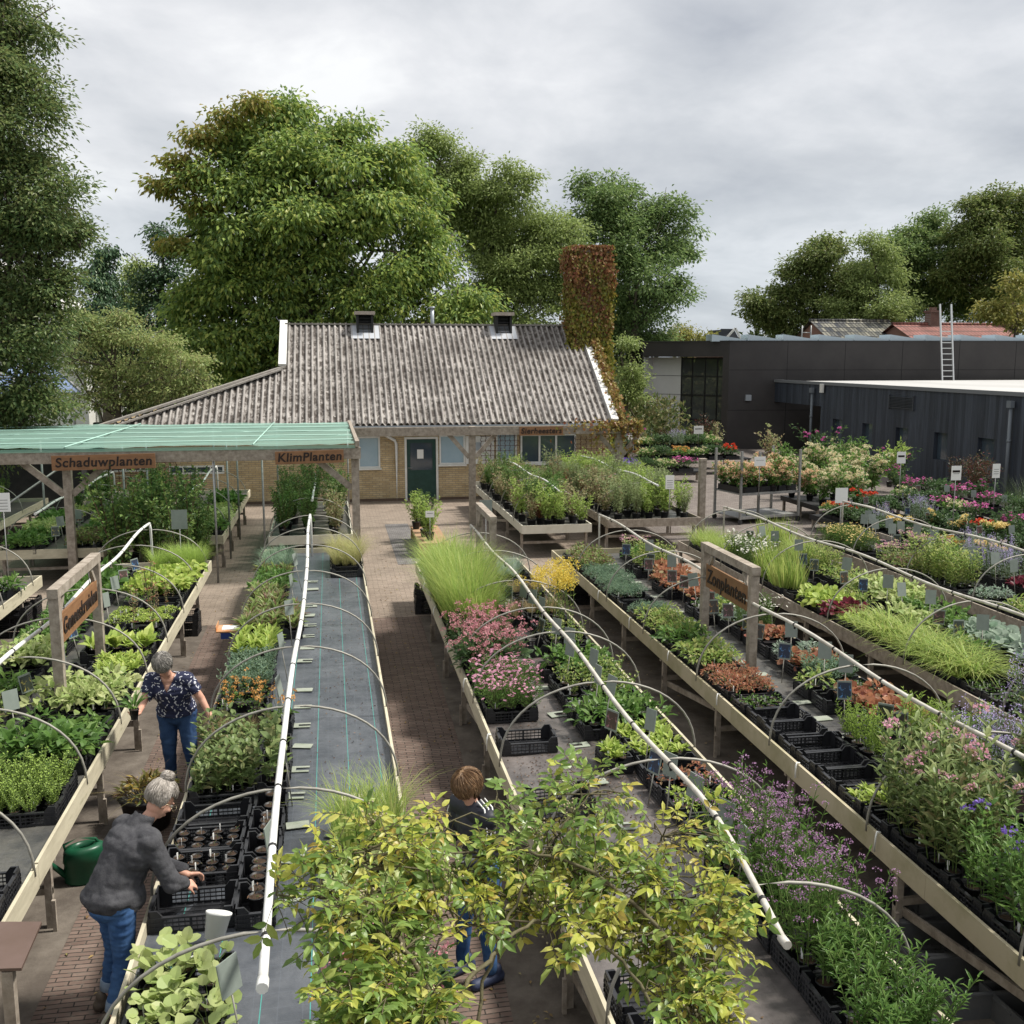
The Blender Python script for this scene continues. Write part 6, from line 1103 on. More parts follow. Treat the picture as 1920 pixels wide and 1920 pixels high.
bigrow(['cl', 'cl', 'cl', 'cl', 'cl', 'cl'], -3.9, ys(22.0, 6, .45), .0, Wh, 1.75, .2); bigrow(['cl', 'cl', 'gn2', 'cl', 'cl'], -3.1, ys(21.7, 5, .5), .0, Wh, 1.6, .15); bigrow(['cl', 'cl', 'cl', 'ts'], -4.5, ys(22.6, 4, .6), .3, Wh, 1.3, .1); bigrow(['cl', 'gn2', 'cl'], -2.8, ys(22.3, 3, .35), 0, Wh, 1.05, .08)
bigrow(['cl', 'gn2', 'cl', 'bs', 'cl'], -4.9, ys(27.6, 5, .8), .7, 'at the back of the wide shaded bench', .8); bigrow(['gn2', 'bs', 'cl', 'gn2'], -6.3, ys(27.6, 4, .9), .7, 'at the back left of the wide shaded bench', .8); bigrow(['bs', 'gn2', 'bs', 'cl'], -8.8, ys(26.8, 4, .9), .7, 'at the back of the far left shaded bench', .8)
bigrow(['cl', 'cl', 'gn2', 'cl'], -3.9, ys(25.2, 4, 1.1), .7, 'behind the green mass', .9)

# ------------------------------------------------------------------ flower displays on the forecourt
def steptable(lab, x0, x1, y0, y1, z, m=None):
    t = thing('display_table', lab, 'table', ((x0+x1)/2, y0, 0)); a = (x1-x0)/2; L1 = y1-y0; b = MB(); b.box(-a, 0, z-.05, a, L1, z); b.obj('table_top', mat('black_board', (.02, .02, .022), .6), t)
    for s in (-1, 1):
        for q in (.1, L1/2, L1-.1):
            b = MB(); b.box(s*(a-.06)-.035, q-.035, 0, s*(a-.06)+.035, q+.035, z-.051); b.obj('leg', wood_old, t)
    b = MB(); b.box(-a-.02, 0, z-.12, -a-.002, L1, z+.02); b.obj('apron', mat('black_board', (.02, .02, .022), .6), t)
tiers = [(13.5, .38, 'front step'), (14.35, .60, 'second step'), (15.2, .82, 'third step'), (16.05, 1.0, 'top step')]
orders = [['dr', 'dw', 'dy', 'dl', 'do', 'dm', 'dy', 'dr', 'dy', 'dl', 'dl', 'dw', 'dr', 'do'], ['dl', 'do', 'dm', 'dr', 'dy', 'dr', 'dl', 'dr', 'dl', 'dl', 'dm', 'dw', 'dr', 'dr'], ['dl', 'dw', 'dl', 'dl', 'dm', 'dw', 'dr', 'dm', 'dw', 'dm', 'do', 'do', 'dw', 'dm'], ['dl', 'dl', 'dl', 'dw', 'dl', 'dl', 'dm', 'dl', 'dm', 'dl', 'dm', 'dw', 'dl', 'dm']]
for (x, z, nm_), od in zip(tiers, orders):
    steptable(f'{nm_} of the black flower staging in front of the dark boards', x-.36, x+.36, 17.3, 26.4, z)
    for k, c in enumerate(od):
        if (k*7+int(x*3)) % 5 in (0, 2): c = 'dk3'
        if (k*5+int(x*7)) % 7 == 3: c = 'em'
        crate_row(f'{nm_}, flower staging', x, [(17.7+k*.62, c, 1)], zb=z, rot=math.pi/2, sc=1.45, mesh=TRAY, kindname='flower_tray', grp='flower trays on the stepped staging')
for c, x, y, z, s in (('ph2', 18.6, 27.2, .6, 1.2), ('ph2', 18.0, 26.0, .6, 1.1), ('ph2', 19.0, 28.6, .6, 1.0), ('fd', 17.6, 29.5, .5, 1.0), ('ru', 16.9, 22.4, .3, 1.1), ('ru', 17.3, 21.4, .3, 1.2), ('ru', 16.4, 21.6, .3, 1.0), ('fd', 17.0, 28.2, .6, .9), ('fd', 17.2, 24.8, .6, .9), ('fd', 14.6, 19.4, .7, .9), ('dk', 13.9, 20.7, .5, .9), ('dk', 15.0, 18.8, .75, 1.0), ('wf', 15.0, 20.5, .75, .9), ('gn2', 14.3, 20.2, .55, .7), ('gn2', 14.5, 19.7, .55, .7), ('dk', 14.1, 22.0, .5, .8), ('wf', 16.2, 26.6, .8, .8)):
    big(c, x, y, z, 'by the flower staging', s)
steptable('low table of cream hydrangeas right of the steel trolley', 13.6, 15.4, 26.9, 29.3, .5)
for c, x, y, s in (('hw', 13.9, 27.2, .95), ('hw', 14.6, 27.2, .9), ('hw', 15.1, 27.5, .9), ('hp', 14.0, 28.2, .9), ('hw', 14.8, 28.3, 1.0), ('hw', 13.8, 29.0, .9), ('hw', 14.6, 29.1, 1)): big(c, x, y, .5, 'on the low table right of the trolley', s*1.2)
for c, x, y, z, s in (('hw', 16.5, 31.0, .3, 1.3), ('hw', 17.3, 32.2, .3, 1.4), ('hw', 17.0, 30.0, .3, 1.2), ('gn2', 17.8, 34.0, .4, 1.5), ('hw', 18.6, 34.0, .4, 1.4), ('gn2', 19.4, 35.4, .4, 1.6), ('fd', 18.6, 36.8, .3, 1.6), ('gn2', 17.0, 36.6, .2, 1.4), ('ts', 17.4, 38.5, .2, 1.6), ('hw', 15.8, 30.2, .4, 1.1), ('hw', 16.2, 32.6, .3, 1.3), ('hw', 15.4, 31.6, .3, 1.2), ('fd', 19.6, 33.0, .3, 1.4), ('ts', 18.2, 35.2, .2, 1.4), ('bs', 18.9, 32.2, .3, 1.4)):
    big(c, x, y, z, 'before the dark timber wall', s*1.12)
for (x0, y0, nx_, cs_, zz) in ((11.0, 37.2, 4, ['dv', 'dk3', 'dw', 'dm'], .45), (12.4, 39.6, 6, ['dw', 'dk3', 'do', 'dw', 'dk3', 'dr'], .65), (12.2, 41.4, 6, ['dl', 'dw', 'dk3', 'dl', 'dk3', 'dw'], .95)):
    steptable({37.2: 'low table of violet and orange flowers far behind the brown bench', 39.6: 'black table of red and cream flowers before the glazed corner', 41.4: 'highest black table of mixed flowers nearest the glazed corner'}[y0], x0-.3, x0+nx_*.72+.1, y0-.45, y0+.45, zz)
    for k in range(nx_):
        for dy in (-.2, .2): crate_row({37.2: 'violet flower table', 39.6: 'red flower table', 41.4: 'highest flower table'}[y0], x0+.05+k*.72, [(y0+dy, cs_[k], 1)], zb=zz, sc=1.6, mesh=TRAY, kindname='flower_tray', grp='flower trays on the far tables')
for c, x, y, z, s in (('ph2', 12.9, 43.6, .5, 1.3), ('ph2', 14.6, 43.8, .5, 1.1), ('fd', 13.6, 43.6, .5, 1.3), ('ws', 11.6, 40.2, .3, 1.2), ('ws', 11.2, 41.5, .3, 1.2), ('gn2', 15.9, 41.8, .5, 1.1), ('ts', 16.8, 43.6, .2, 1.6), ('bs', 10.9, 35.8, 0, 1.0), ('ph2', 16.4, 44.0, .3, 1.4)):
    big(c, x, y, z, 'around the far flower tables', s)
# steel plant trolley with peach hydrangeas
t = thing('plant_trolley', 'steel rack trolley on castors loaded with peach hydrangeas', 'trolley', (12.25, 27.9, 0), R(12))
for x, y in ((-1.0, -.55), (1.0, -.55), (-1.0, .75), (1.0, .75)):
    b = MB(); b.box(x-.03, y-.03, .16, x+.03, y+.03, 2.1); b.obj('upright', galv, t); b = MB(); b.tube([(x, y-.02, .08), (x, y+.02, .08)], .075, 12); b.box(x-.02, y-.03, .08, x+.02, y+.03, .16); b.obj('castor', mat('castor_rubber', (.03, .03, .03), .7), t)
for z in (.18, .86):
    b = MB(); b.box(-1.0, -.5, z, 1.0, .72, z+.03); b.box(-1.02, -.55, z-.02, 1.02, -.52, z+.05); b.box(-1.02, .74, z-.02, 1.02, .77, z+.05); b.obj('shelf', galv, t)
b = MB(); b.box(0-.03, -.03, .16, .03, .03, 2.0); b.obj('upright', galv, t)
for c, x, y, s in (('hp', 11.9, 27.9, .85), ('hp', 12.8, 27.9, .85), ('hp', 12.9, 28.5, .85), ('hp', 11.5, 27.3, .8), ('hp', 12.0, 27.45, .8), ('hp', 12.5, 27.5, .8), ('hp', 13.0, 27.65, .8), ('hp', 11.45, 27.9, .8), ('hp', 12.2, 28.05, .8), ('hw', 13.0, 28.2, .8), ('hp', 11.4, 28.5, .8), ('hw', 12.6, 28.6, .8)): big(c, x, y, .89, 'on the steel trolley', s*1.3)
b = MB()
for x in (-.95, -.3, .36): b.box(x, -.45, .892, x+.6, .68, .905); b.box(x, -.46, .892, x+.6, -.45, 1.06); b.box(x, .68, .892, x+.6, .69, 1.06); b.box(x, -.45, .906, x+.01, .68, 1.06); b.box(x+.59, -.45, .906, x+.6, .68, 1.06)
b.obj('shelf_tray', black_pl, t)

# ------------------------------------------------------------------ plant signs
plate_m = mat('grey_green_plate', (.23, .265, .235), .45, (.19, .22, .195), 6)
def pic_mat(i):
    return mat(f'picture_card_{i}', [(.05, .045, .04), (.03, .04, .07), (.07, .05, .04), (.04, .05, .04)][i], .3, [(.5, .25, .08), (.12, .3, .6), (.45, .2, .25), (.5, .42, .1)][i], 14, lo=.55, hi=.62)
def platemesh(kind, i=0):
    b1 = MB(); b1.tube([(0, 0, 0), (0, 0, .52 if kind == 'back' else .36)], .006, 5); st = b1.mesh('stick', grey_tube)
    z0 = .46 if kind == 'back' else .30
    b2 = MB(); b2.box(-.078, -.004, z0, .078, .004, z0+.21); pl = b2.mesh('plate', plate_m)
    if kind == 'back': return [('stick', st, (0, .008, 0)), ('plate', pl, (0, 0, 0))]
    b3 = MB(); b3.box(-.068, -.006, z0+.02, .068, -.0045, z0+.19); return [('stick', st, (0, .008, 0)), ('plate', pl, (0, 0, 0)), ('picture', b3.mesh('picture', pic_mat(i)), (0, 0, 0))]
PB = platemesh('back'); PFR = [platemesh('front', i) for i in range(4)]
def signs(where, xs, a, n, step, yaw, front=.45, z=.70, sc=1.0, yawj=.2):
    ci = {'back': 0, 'front': 0}
    for k in range(n):
        kd = 'front' if rng.uniform() < front else 'back'; parts = PB if kd == 'back' else PFR[rng.integers(4)]; i = ci[kd]; ci[kd] += 1
        x = xs+rng.normal(0, .05)+(.10 if kd == 'back' else -.06); y = a+k*step+rng.normal(0, .06)
        t = tag(link('plant_sign', None, None, (x, y, z), yaw+rng.normal(0, yawj), sc), f'{ORD[min(i, 24)]} {"blank grey-green" if kd == "back" else "dark picture"} plant sign on a stick {where}', 'plant sign', f'plant signs {where}')
        t.rotation_euler[0] = R(-8)+rng.normal(0, .05); t.rotation_euler[1] = rng.normal(0, .05)
        for pn, me, lo in parts: link(pn, me, t, lo)
signs('along the aster bench', 2.72, 6.0, 20, .52, R(-62), .25)
signs('along the Zonplanten bench', 5.62, 6.5, 25, .50, R(-28), .42)
signs('along the heuchera bench', 8.42, 10.2, 19, .52, R(-12), .5)
signs('along the rightmost bench', 11.2, 13.5, 13, .55, R(-8), .5)
signs('at the rightmost bench edge', 11.55, 18.2, 6, .5, R(-10), .0)
signs('on the left herb bench', -3.35, 9.6, 9, 1.15, R(55), .7)
signs('on the centre bench', -.60, 5.6, 8, 1.75, R(68), .1)
signs('on the wide shaded bench', -5.75, 22.6, 7, .33, R(10), .2)
signs('on the flower staging', 14.0, 18.1, 8, .95, R(-5), .8, z=.65, sc=.85)
signs('on the upper flower staging', 15.6, 18.6, 7, 1.05, R(-5), .6, z=.9, sc=.85)
def notice(px, py, Y, w, h, lab, zb=.7, lines=2, bold=False, col=white_pl, tilt=0):
    c = AT(px, py, Y); t = thing('paper_notice', lab, 'sign', (c.x, c.y, zb)); hz_ = c.z-zb
    b = MB(); b.tube([(0, .01, 0), (0, .01, hz_)], .009, 6); b.obj('stick', galv, t)
    b = MB(); b.box(-w/2, -.004, hz_-h/2, w/2, .004, hz_+h/2); s_ = b.obj('sheet', col, t)
    if lines:
        b = MB()
        for k in range(lines):
            zz = hz_+h*(.12-.16*k); q = w*(.30 if bold else .34)
            if bold and k == 0:
                for u in np.linspace(-q, q, 6): b.box(u-.022, -.0065, zz-.025, u+.015, -.0045, zz+.025)
            else: b.box(-q, -.0065, zz-.004, q, -.0045, zz+.004)
        b.obj('print', ink, s_)
notice(1256, 904, 24.0, .22, .34, 'white paper notice on a stick at the near end of the brown shrub bench', .7, 4)
notice(1425, 865, 26.6, .33, .26, 'white notice with a green picture in front of the peach hydrangeas', .9, 1)
notice(1310, 806, 41.0, .42, .34, 'white price notice before the glazed corner', .9, 1, True)
notice(1188, 816, 37.0, .42, .32, 'white price notice over the violet flowers', .5, 1, True)
notice(1690, 858, 24.0, .24, .30, 'white price notice left of the red photinia', 1.0, 1, True)
notice(1793, 887, 20.5, .24, .32, 'white price notice in front of the dark board wall', .8, 2, True)
notice(1868, 883, 22.0, .20, .34, 'narrow white notice beside the downpipe', .8, 3)
notice(1578, 929, 21.2, .30, .34, 'blank pale sign on a post at the far end of the rightmost bench', .3, 0)
notice(336, 974, 20.6, .30, .38, 'grey blank sign on a grey stick before the green climbers', .0, 0, col=plate_m)
notice(911, 953, 20.4, .26, .34, 'grey blank sign behind the narrow frame', .0, 0, col=plate_m)
notice(806, 964, 23.2, .2, .15, 'small framed notice over the low green shrubs by the door', .5, 1)
notice(5, 942, 20.6, .26, .36, 'white text notice at the left edge under the green net', .0, 4)

crate_row('aster bench, inner row', 2.70, [(9.4, 'yr', 1), (10.3, 'gb', 1), (10.8, 'se', 1), (11.3, 'yw', 2), (12.3, 'gb', 1), (13.4, 'em', 1), (15.0, 'dg', 1), (15.6, 'se', 2)], w=.27, mesh=CRATE_S, kindname='small_crate', grp='small black crates in the inner rows')
crate_row('Zonplanten bench, inner row', 5.64, [(8.0, 'yr', 1), (9.8, 'se', 1), (10.6, 'em', 1), (11.1, 'yg', 1), (14.6, 'se', 2), (16.3, 'ho', 2), (18.0, 'yw', 2)], w=.2, mesh=CRATE_S, kindname='small_crate', grp='small black crates in the inner rows')
crate_row('heuchera bench, inner row', 8.32, [(10.6, 'se', 2), (11.9, 'gb', 2), (13.3, 'mp', 2), (14.8, 'yg', 2), (16.4, 'em', 1), (17.4, 'yw', 2)], w=.27, mesh=CRATE_S, kindname='small_crate', grp='small black crates in the inner rows')
# ------------------------------------------------------------------ people
skin = mat('skin', (.50, .27, .19), .5, (.58, .33, .24), 12, spec=.3)
def fabric(name, c, c2, sc=14, rough=.9, bump=.4): return mat(name, c, rough, c2, sc, bump=bump, detail=8, spec=.15)
jeans = fabric('blue_denim', (.025, .065, .17), (.06, .13, .27), 5); jeans2 = fabric('dark_denim', (.018, .04, .10), (.04, .08, .17), 5)
fleece = fabric('charcoal_fleece', (.045, .045, .05), (.075, .075, .08), 20)
def prim_mesh(prims, voxel, smooth=4, wr=0.0, seed=0, shrink=None):
    """fuse tapered limbs ('c', p, q, r1, r2[, flat]) and ellipsoids ('e', c, (rx,ry,rz)[, z-rotation[, tilt]]) into ONE continuous skin"""
    b = MB()
    for p in prims:
        if p[0] == 'c':
            a = np.array(p[1], float); q = np.array(p[2], float); r1, r2 = p[3], p[4]; d = unit(q-a); Ln = np.linalg.norm(q-a)
            ts = np.concatenate([-np.cos(np.linspace(0, math.pi/2, 5))*r1/Ln, [.25, .5, .75], 1+np.sin(np.linspace(0, math.pi/2, 5))*r2/Ln])
            rr = np.concatenate([np.sin(np.linspace(0, math.pi/2, 5))*r1, [r1+(r2-r1)*t for t in (.25, .5, .75)], np.cos(np.linspace(0, math.pi/2, 5))*r2])
            b.tube(a+np.outer(ts, q-a), np.maximum(rr, 5e-4), 14)
        else:
            n0 = len(b.v); b.ball((0, 0, 0), p[2], 0, 18); V = b.v[-1]; V = V-V.mean(0)*0
            th = p[3] if len(p) > 3 else 0; tl = p[4] if len(p) > 4 else 0
            M = np.array((Matrix.Rotation(th, 3, 'Z') @ Matrix.Rotation(tl, 3, 'Y'))); b.v[-1] = V@M.T+np.array(p[1], float)
    me = b.mesh('tmp', []); o = bpy.data.objects.new('tmp', me); COL.objects.link(o)
    m = o.modifiers.new('r', 'REMESH'); m.mode = 'VOXEL'; m.voxel_size = voxel; m.adaptivity = 0
    s = o.modifiers.new('s', 'SMOOTH'); s.factor = .5; s.iterations = smooth
    dg = bpy.context.evaluated_depsgraph_get(); me2 = bpy.data.meshes.new_from_object(o.evaluated_get(dg)); bpy.data.objects.remove(o); me2.materials.clear()
    n = len(me2.vertices); co = np.empty(n*3, np.float32); me2.vertices.foreach_get('co', co); co = co.reshape(-1, 3)
    if wr:
        nr = np.empty(n*3, np.float32); me2.vertices.foreach_get('normal', nr); nr = nr.reshape(-1, 3); r = np.random.default_rng(seed); dsp = np.zeros(n)
        for k in range(7):
            w = r.normal(0, 1, 3)*np.array((14, 14, 34)); dsp += np.sin(co@w+r.uniform(0, 6)+1.5*np.sin(co@(r.normal(0, 9, 3))))/7
        co = co+nr*(np.abs(dsp)*wr*1.6-wr*.3)[:, None]; me2.vertices.foreach_set('co', co.astype(np.float32).ravel()); me2.update()
    me2.polygons.foreach_set('use_smooth', np.ones(len(me2.polygons), bool)); return me2
def cut(me, test):
    """clean hem: drop the faces whose centre fails the test"""
    import bmesh
    bm = bmesh.new(); bm.from_mesh(me); dl = [f for f in bm.faces if not test(f.calc_center_median())]; bmesh.ops.delete(bm, geom=dl, context='FACES'); bm.to_mesh(me); bm.free(); return me
def attach(root, name, me, m):
    me.materials.append(m); o = link(name, me, root); o.location = tuple(-x for x in root.location); return o
def hand(pr, wrist, fwd, palmn, side, curl=.6, sc=1.0, thumb_out=.6):
    """palm plus five separate bent fingers; fwd: pointing direction, palmn: direction the palm faces, side +1/-1 thumb side"""
    w = np.array(wrist, float); f = unit(np.array(fwd, float)); pn = unit(np.array(palmn, float)-f*np.dot(palmn, f)); s = np.cross(f, pn)*side
    for u in (-.026, -.009, .009, .026): pr.append(('c', w+s*u*.8*sc+f*.01, w+s*u*sc+f*.078*sc, .015*sc, .013*sc))
    for i, (u, Ln) in enumerate(((.031, .070), (.011, .080), (-.010, .074), (-.030, .058))):
        p = w+s*u*sc+f*.082*sc; a = curl*.45+i*.05; 
        for j, q in enumerate((.45, .32, .23)):
            d = unit(f*math.cos(a)+pn*math.sin(a)+s*u*.8); e = p+d*Ln*q*sc; pr.append(('c', p, e, (.0092-.0012*j)*sc, (.0084-.0012*j)*sc)); p = e; a += curl*.75
    p = w+s*.026*sc+f*.025*sc
    for j, (Ln, a) in enumerate(((.042, .9), (.032, .55), (.026, .25))):
        d = unit(f*math.cos(a*thumb_out)+s*math.sin(a*thumb_out)+pn*(.35+.3*j)); e = p+d*Ln*sc; pr.append(('c', p, e, (.013-.002*j)*sc, (.011-.002*j)*sc)); p = e
def headparts(pr, c, yaw, pitch, roll=0, sc=1.0):
    """skull, jaw, nose, ears, brow, lips; returns the matrix from head space (x forward, z up) to world"""
    M = Matrix.Translation(c) @ Matrix.Rotation(yaw, 4, 'Z') @ Matrix.Rotation(pitch, 4, 'Y') @ Matrix.Rotation(roll, 4, 'X')
    def T(x, y, z): v = M @ Vector((x*sc, y*sc, z*sc)); return (v.x, v.y, v.z)
    e = lambda x, y, z, a, b_, c_: pr.append(('e', T(x, y, z), (a*sc, b_*sc, c_*sc), yaw, pitch))
    e(-.012, 0, .035, .092, .074, .088); e(.028, 0, -.02, .058, .060, .078); e(.045, 0, -.072, .034, .036, .03); e(.0, 0, -.04, .06, .058, .06)
    pr.append(('c', T(.082, 0, .012), T(.104, 0, -.022), .008*sc, .013*sc)); e(.086, 0, -.056, .010, .024, .006); e(.084, 0, -.066, .010, .020, .007)
    for s in (-1, 1): e(.072, s*.032, .028, .016, .024, .008); e(-.004, s*.076, -.008, .018, .009, .031); e(.062, s*.036, -.022, .02, .018, .018)
    return M, T
def face(root, M, sc=1.0):
    b = MB(); o = np.array(root.location)
    for s in (-1, 1): v = M @ Vector((.077*sc, s*.031*sc, .010*sc)); b.ball(np.array(v)-o, .0115*sc, 0, 10); v = M @ Vector((.0865*sc, s*.031*sc, .008*sc)); b.ball(np.array(v)-o, .0052*sc, 1, 8)
    b.obj('eye', [mat('eye_white', (.7, .68, .64), .3), mat('iris_dark', (.05, .04, .03), .2)], root)
def strands(root, pts, L_, w, m, name='hair', seed=0, n=3000, dirf=None):
    """hair: many thin strands lying over the scalp cap"""
    pass
def hairmat(name, cols):
    return leafmat(name, cols, .1, .45, .4)
def haircap(root, M, sc, m, seed, cover, length, fall, n=2600, thick=1.0):
    """locks of hair rooted over the skull, hanging along `fall`; cover(x,y,z)->bool picks the scalp"""
    r = np.random.default_rng(seed); d = sph(n*3, r); keep = np.array([cover(*v) for v in d]); d = d[keep][:n]; n = len(d)
    c = np.array((-.012, 0, .035)); P = c+d*np.array((.094, .078, .092))*thick; f = fall(d); D = f-d*np.sum(f*d, 1, keepdims=True)*.85
    P = P*sc; R3 = np.array(M.to_3x3()); T3 = np.array(M.to_translation())-np.array(root.location)
    b = MB(); W_ = P@R3.T+T3; DD = unit(D)@R3.T; NN = d@R3.T; leaves(b, W_, DD, length*sc, .016*sc, 0, 4, NN, .12, r); leaves(b, W_-NN*.004, DD, length*sc*.8, .03*sc, 0, 4, NN, .08, r)
    # solid cap below the strands
    d2 = MB(); d2.ball((0, 0, 0), 1, 0, 22); V = d2.v[-1]; k = np.array([cover(*v) for v in V]); Fc = d2.f[-1][0]; Fc = Fc[k[Fc].all(1)]
    b.add(((c+V*np.array((.0925, .0765, .0905))*thick)*sc)@R3.T+T3, Fc, 0, True)
    b.obj('hair', m, root)

def V3(*a): return np.array(a, float)
def mix(a, b_, t): return a+(b_-a)*t
# --- woman bending over the centre bench
root = thing('person', 'person in charcoal fleece and turned-up jeans, grey hair in a bun, bending over the crates', 'person', (-1.70, 7.2, 0))
ft = [V3(-1.63, 7.05, .05), V3(-1.72, 7.34, .05)]; hipc = V3(-1.61, 7.22, .93); fd = unit(V3(.80, .60, 0)); sd_ = V3(fd[1], -fd[0], 0)       # facing, and towards her right hand
hips = [hipc+sd_*.095, hipc-sd_*.095]; knees = [mix(hips[0], ft[0], .49)+fd*.05, mix(hips[1], ft[1], .49)+fd*.05]; ank = [ft[0]+V3(0, 0, .05)-fd*.0, ft[1]+V3(0, 0, .05)]
neck = hipc+fd*.215+V3(0, 0, .47); chest = mix(hipc, neck, .68)
shr = [neck-V3(0, 0, .06)-fd*.02+sd_*.185, neck-V3(0, 0, .06)-fd*.02-sd_*.185]
hndt = [V3(-1.12, 7.30, .95), V3(-1.10, 7.44, .95)]; elb = [mix(shr[0], hndt[0], .5)+V3(0, -.04, -.13)+sd_*.05, mix(shr[1], hndt[1], .5)+V3(0, .0, -.12)-sd_*.04]
headc = neck+fd*.165+V3(0, 0, .125)
def legs(pr, g=1.0, sh=True):
    for i in (0, 1):
        pr.append(('c', hips[i], knees[i], .098*g, .066*g)); pr.append(('c', knees[i], ank[i]+V3(0, 0, .03), .062*g, .047*g))
pr = []; legs(pr); pr += [('e', hipc+V3(0, 0, .02)-fd*.03, (.15, .17, .13), math.atan2(fd[1], fd[0])), ('c', hipc, chest, .135, .145), ('c', chest+sd_*.06, chest-sd_*.06, .13, .13), ('c', shr[0], shr[1], .072, .072), ('c', neck-V3(0, 0, .02), headc-V3(0, 0, .05)-fd*.02, .055, .05)]
for i in (0, 1):
    pr += [('c', shr[i], elb[i], .054, .042), ('c', elb[i], hndt[i]-fd*.04, .040, .027)]
    hand(pr, hndt[i]-fd*.035, fd+V3(0, 0, -.35), V3(0, 0, -1)+sd_*(-.5 if i == 0 else .5), -1 if i == 0 else 1, .75)
    pr += [('c', ft[i]-fd*.06, ft[i]+fd*.13, .042, .036)]
yw = math.atan2(fd[1], fd[0]); M, T = headparts(pr, headc, yw, R(42), 0, 1.12)
attach(root, 'body', prim_mesh(pr, .0075, 3), skin); face(root, M, 1.12)
pr = []; legs(pr, 1.14); pr += [('e', hipc-fd*.04+V3(0, 0, -.03), (.150, .18, .13), yw), ('c', hips[0]-fd*.03, hips[1]-fd*.03, .115, .115)]
attach(root, 'jeans', cut(prim_mesh(pr, .010, 2, .010, 3), lambda c: c.z > .17), jeans)
for i in (0, 1):
    b = MB(); c = ank[i]; d = unit(knees[i]-ank[i]); b.tube([c+d*.045, c+d*.05, c+d*.12, c+d*.125], [.060, .068, .070, .062], 14, cap=False); o = b.obj('turn_up', fabric('pale_denim_cuff', (.16, .22, .30), (.22, .28, .36)), root, tuple(-x for x in root.location))
    b = MB(); b.v and None; p2 = [('c', ft[i]-fd*.07, ft[i]+fd*.15, .050, .044), ('c', ft[i]-fd*.05+V3(0, 0, .0), ft[i]-fd*.05+V3(0, 0, .06), .046, .045)]; attach(root, 'shoe', cut(prim_mesh(p2, .010, 2), lambda c: c.z > .012), mat('brown_shoe', (.06, .045, .035), .6, (.1, .08, .06), 12))
pr = [('c', hipc+V3(0, 0, .03)-fd*.02, chest, .182, .180), ('e', hipc-fd*.02+V3(0, 0, .03), (.200, .222, .13), yw), ('c', hipc+fd*.05+sd_*.06, hipc+fd*.05-sd_*.06, .150, .150), ('c', chest+sd_*.08, chest-sd_*.08, .158, .158), ('c', shr[0]-V3(0, 0, .01), shr[1]-V3(0, 0, .01), .094, .094), ('c', neck-V3(0, 0, .04)-fd*.03, neck+fd*.03+V3(0, 0, .035), .092, .082)]
for i in (0, 1): pr += [('c', shr[i], elb[i], .082, .068), ('c', elb[i], mix(elb[i], hndt[i], .70), .066, .054)]
nk = neck+V3(0, 0, .02); attach(root, 'fleece_jacket', cut(prim_mesh(pr, .010, 2, .011, 5), lambda c: np.dot(np.array(c)-nk, unit(V3(fd[0]*.5, fd[1]*.5, .86))) < .065 and c.z > .86), fleece)
hm = hairmat('silver_hair', [(.26, .235, .20), (.46, .42, .37), (.16, .14, .12), (.58, .53, .48), (.34, .30, .25)])
haircap(root, M, 1.17, hm, 1, lambda x, y, z: (z > -.72 and x < .62) if x < .1 else (z > .2 and x < .88), .06, lambda d: np.tile(V3(-.4, 0, 1), (len(d), 1))-d*.3, n=3400, thick=1.06)
bt = M @ Vector((-.055, 0, .175)); b = MB(); o0 = np.array(root.location); r = np.random.default_rng(2); d = sph(900, r); P = np.array(bt)-o0+d*V3(.040, .042, .036); b.ball(np.array(bt)-o0, (.034, .036, .031), 0, 14); D = np.cross(d, V3(.3, .2, 1)); leaves(b, P, D, .04, .012, 0, 4, d, .1, r); b.obj('hair_bun', hm, root)
b = MB()
for s in (-1, 1):
    c = [M @ Vector((.118, s*.037+.027*math.cos(a), .006+.020*math.sin(a))) for a in np.linspace(0, 6.28, 17)]; b.tube(np.array(c)-o0, .0016, 5)
    b.tube(np.array([M @ Vector((.118, s*.064, .014)), M @ Vector((.06, s*.092, .012)), M @ Vector((-.01, s*.094, .004))])-o0, .0018, 5)
b.tube(np.array([M @ Vector((.118, -.010, .01)), M @ Vector((.118, .010, .01))])-o0, .0016, 5); b.obj('glasses', mat('gold_wire', (.5, .42, .28), .3, metal=.8), root)

# --- woman in the navy patterned top
root = thing('person', 'person in navy top with white sprigs and one black glove, looking down', 'person', (-1.78, 11.1, 0)); o0 = np.array(root.location)
fd = unit(V3(-.10, -1, 0)); sd_ = V3(-.995, .10, 0)
ft = [V3(-1.89, 11.16, .05), V3(-1.62, 11.06, .05)]; hipc = V3(-1.80, 11.12, .93); hips = [hipc+sd_*.095, hipc-sd_*.095]; knees = [mix(hips[0], ft[0], .49)+fd*.035, mix(hips[1], ft[1], .49)+fd*.035]; ank = [ft[0]+V3(0, 0, .05), ft[1]+V3(0, 0, .05)]
neck = V3(-1.84, 10.98, 1.40); chest = mix(hipc, neck, .66); shr = [neck+sd_*.180-V3(0, 0, .05), neck-sd_*.180-V3(0, 0, .05)]
elb = [V3(-2.10, 10.90, 1.14), V3(-1.52, 10.98, 1.12)]; hndt = [V3(-2.10, 10.62, 1.12), V3(-1.40, 10.90, .88)]
headc = neck+fd*.10+V3(-.03, 0, .15)
pr = []; legs(pr); pr += [('e', hipc+V3(0, 0, .02), (.17, .125, .13)), ('c', hipc, chest, .13, .14), ('c', chest+sd_*.06, chest-sd_*.06, .12, .12), ('c', shr[0], shr[1], .068, .068), ('c', neck-V3(0, 0, .02), headc-V3(0, 0, .05), .054, .05)]
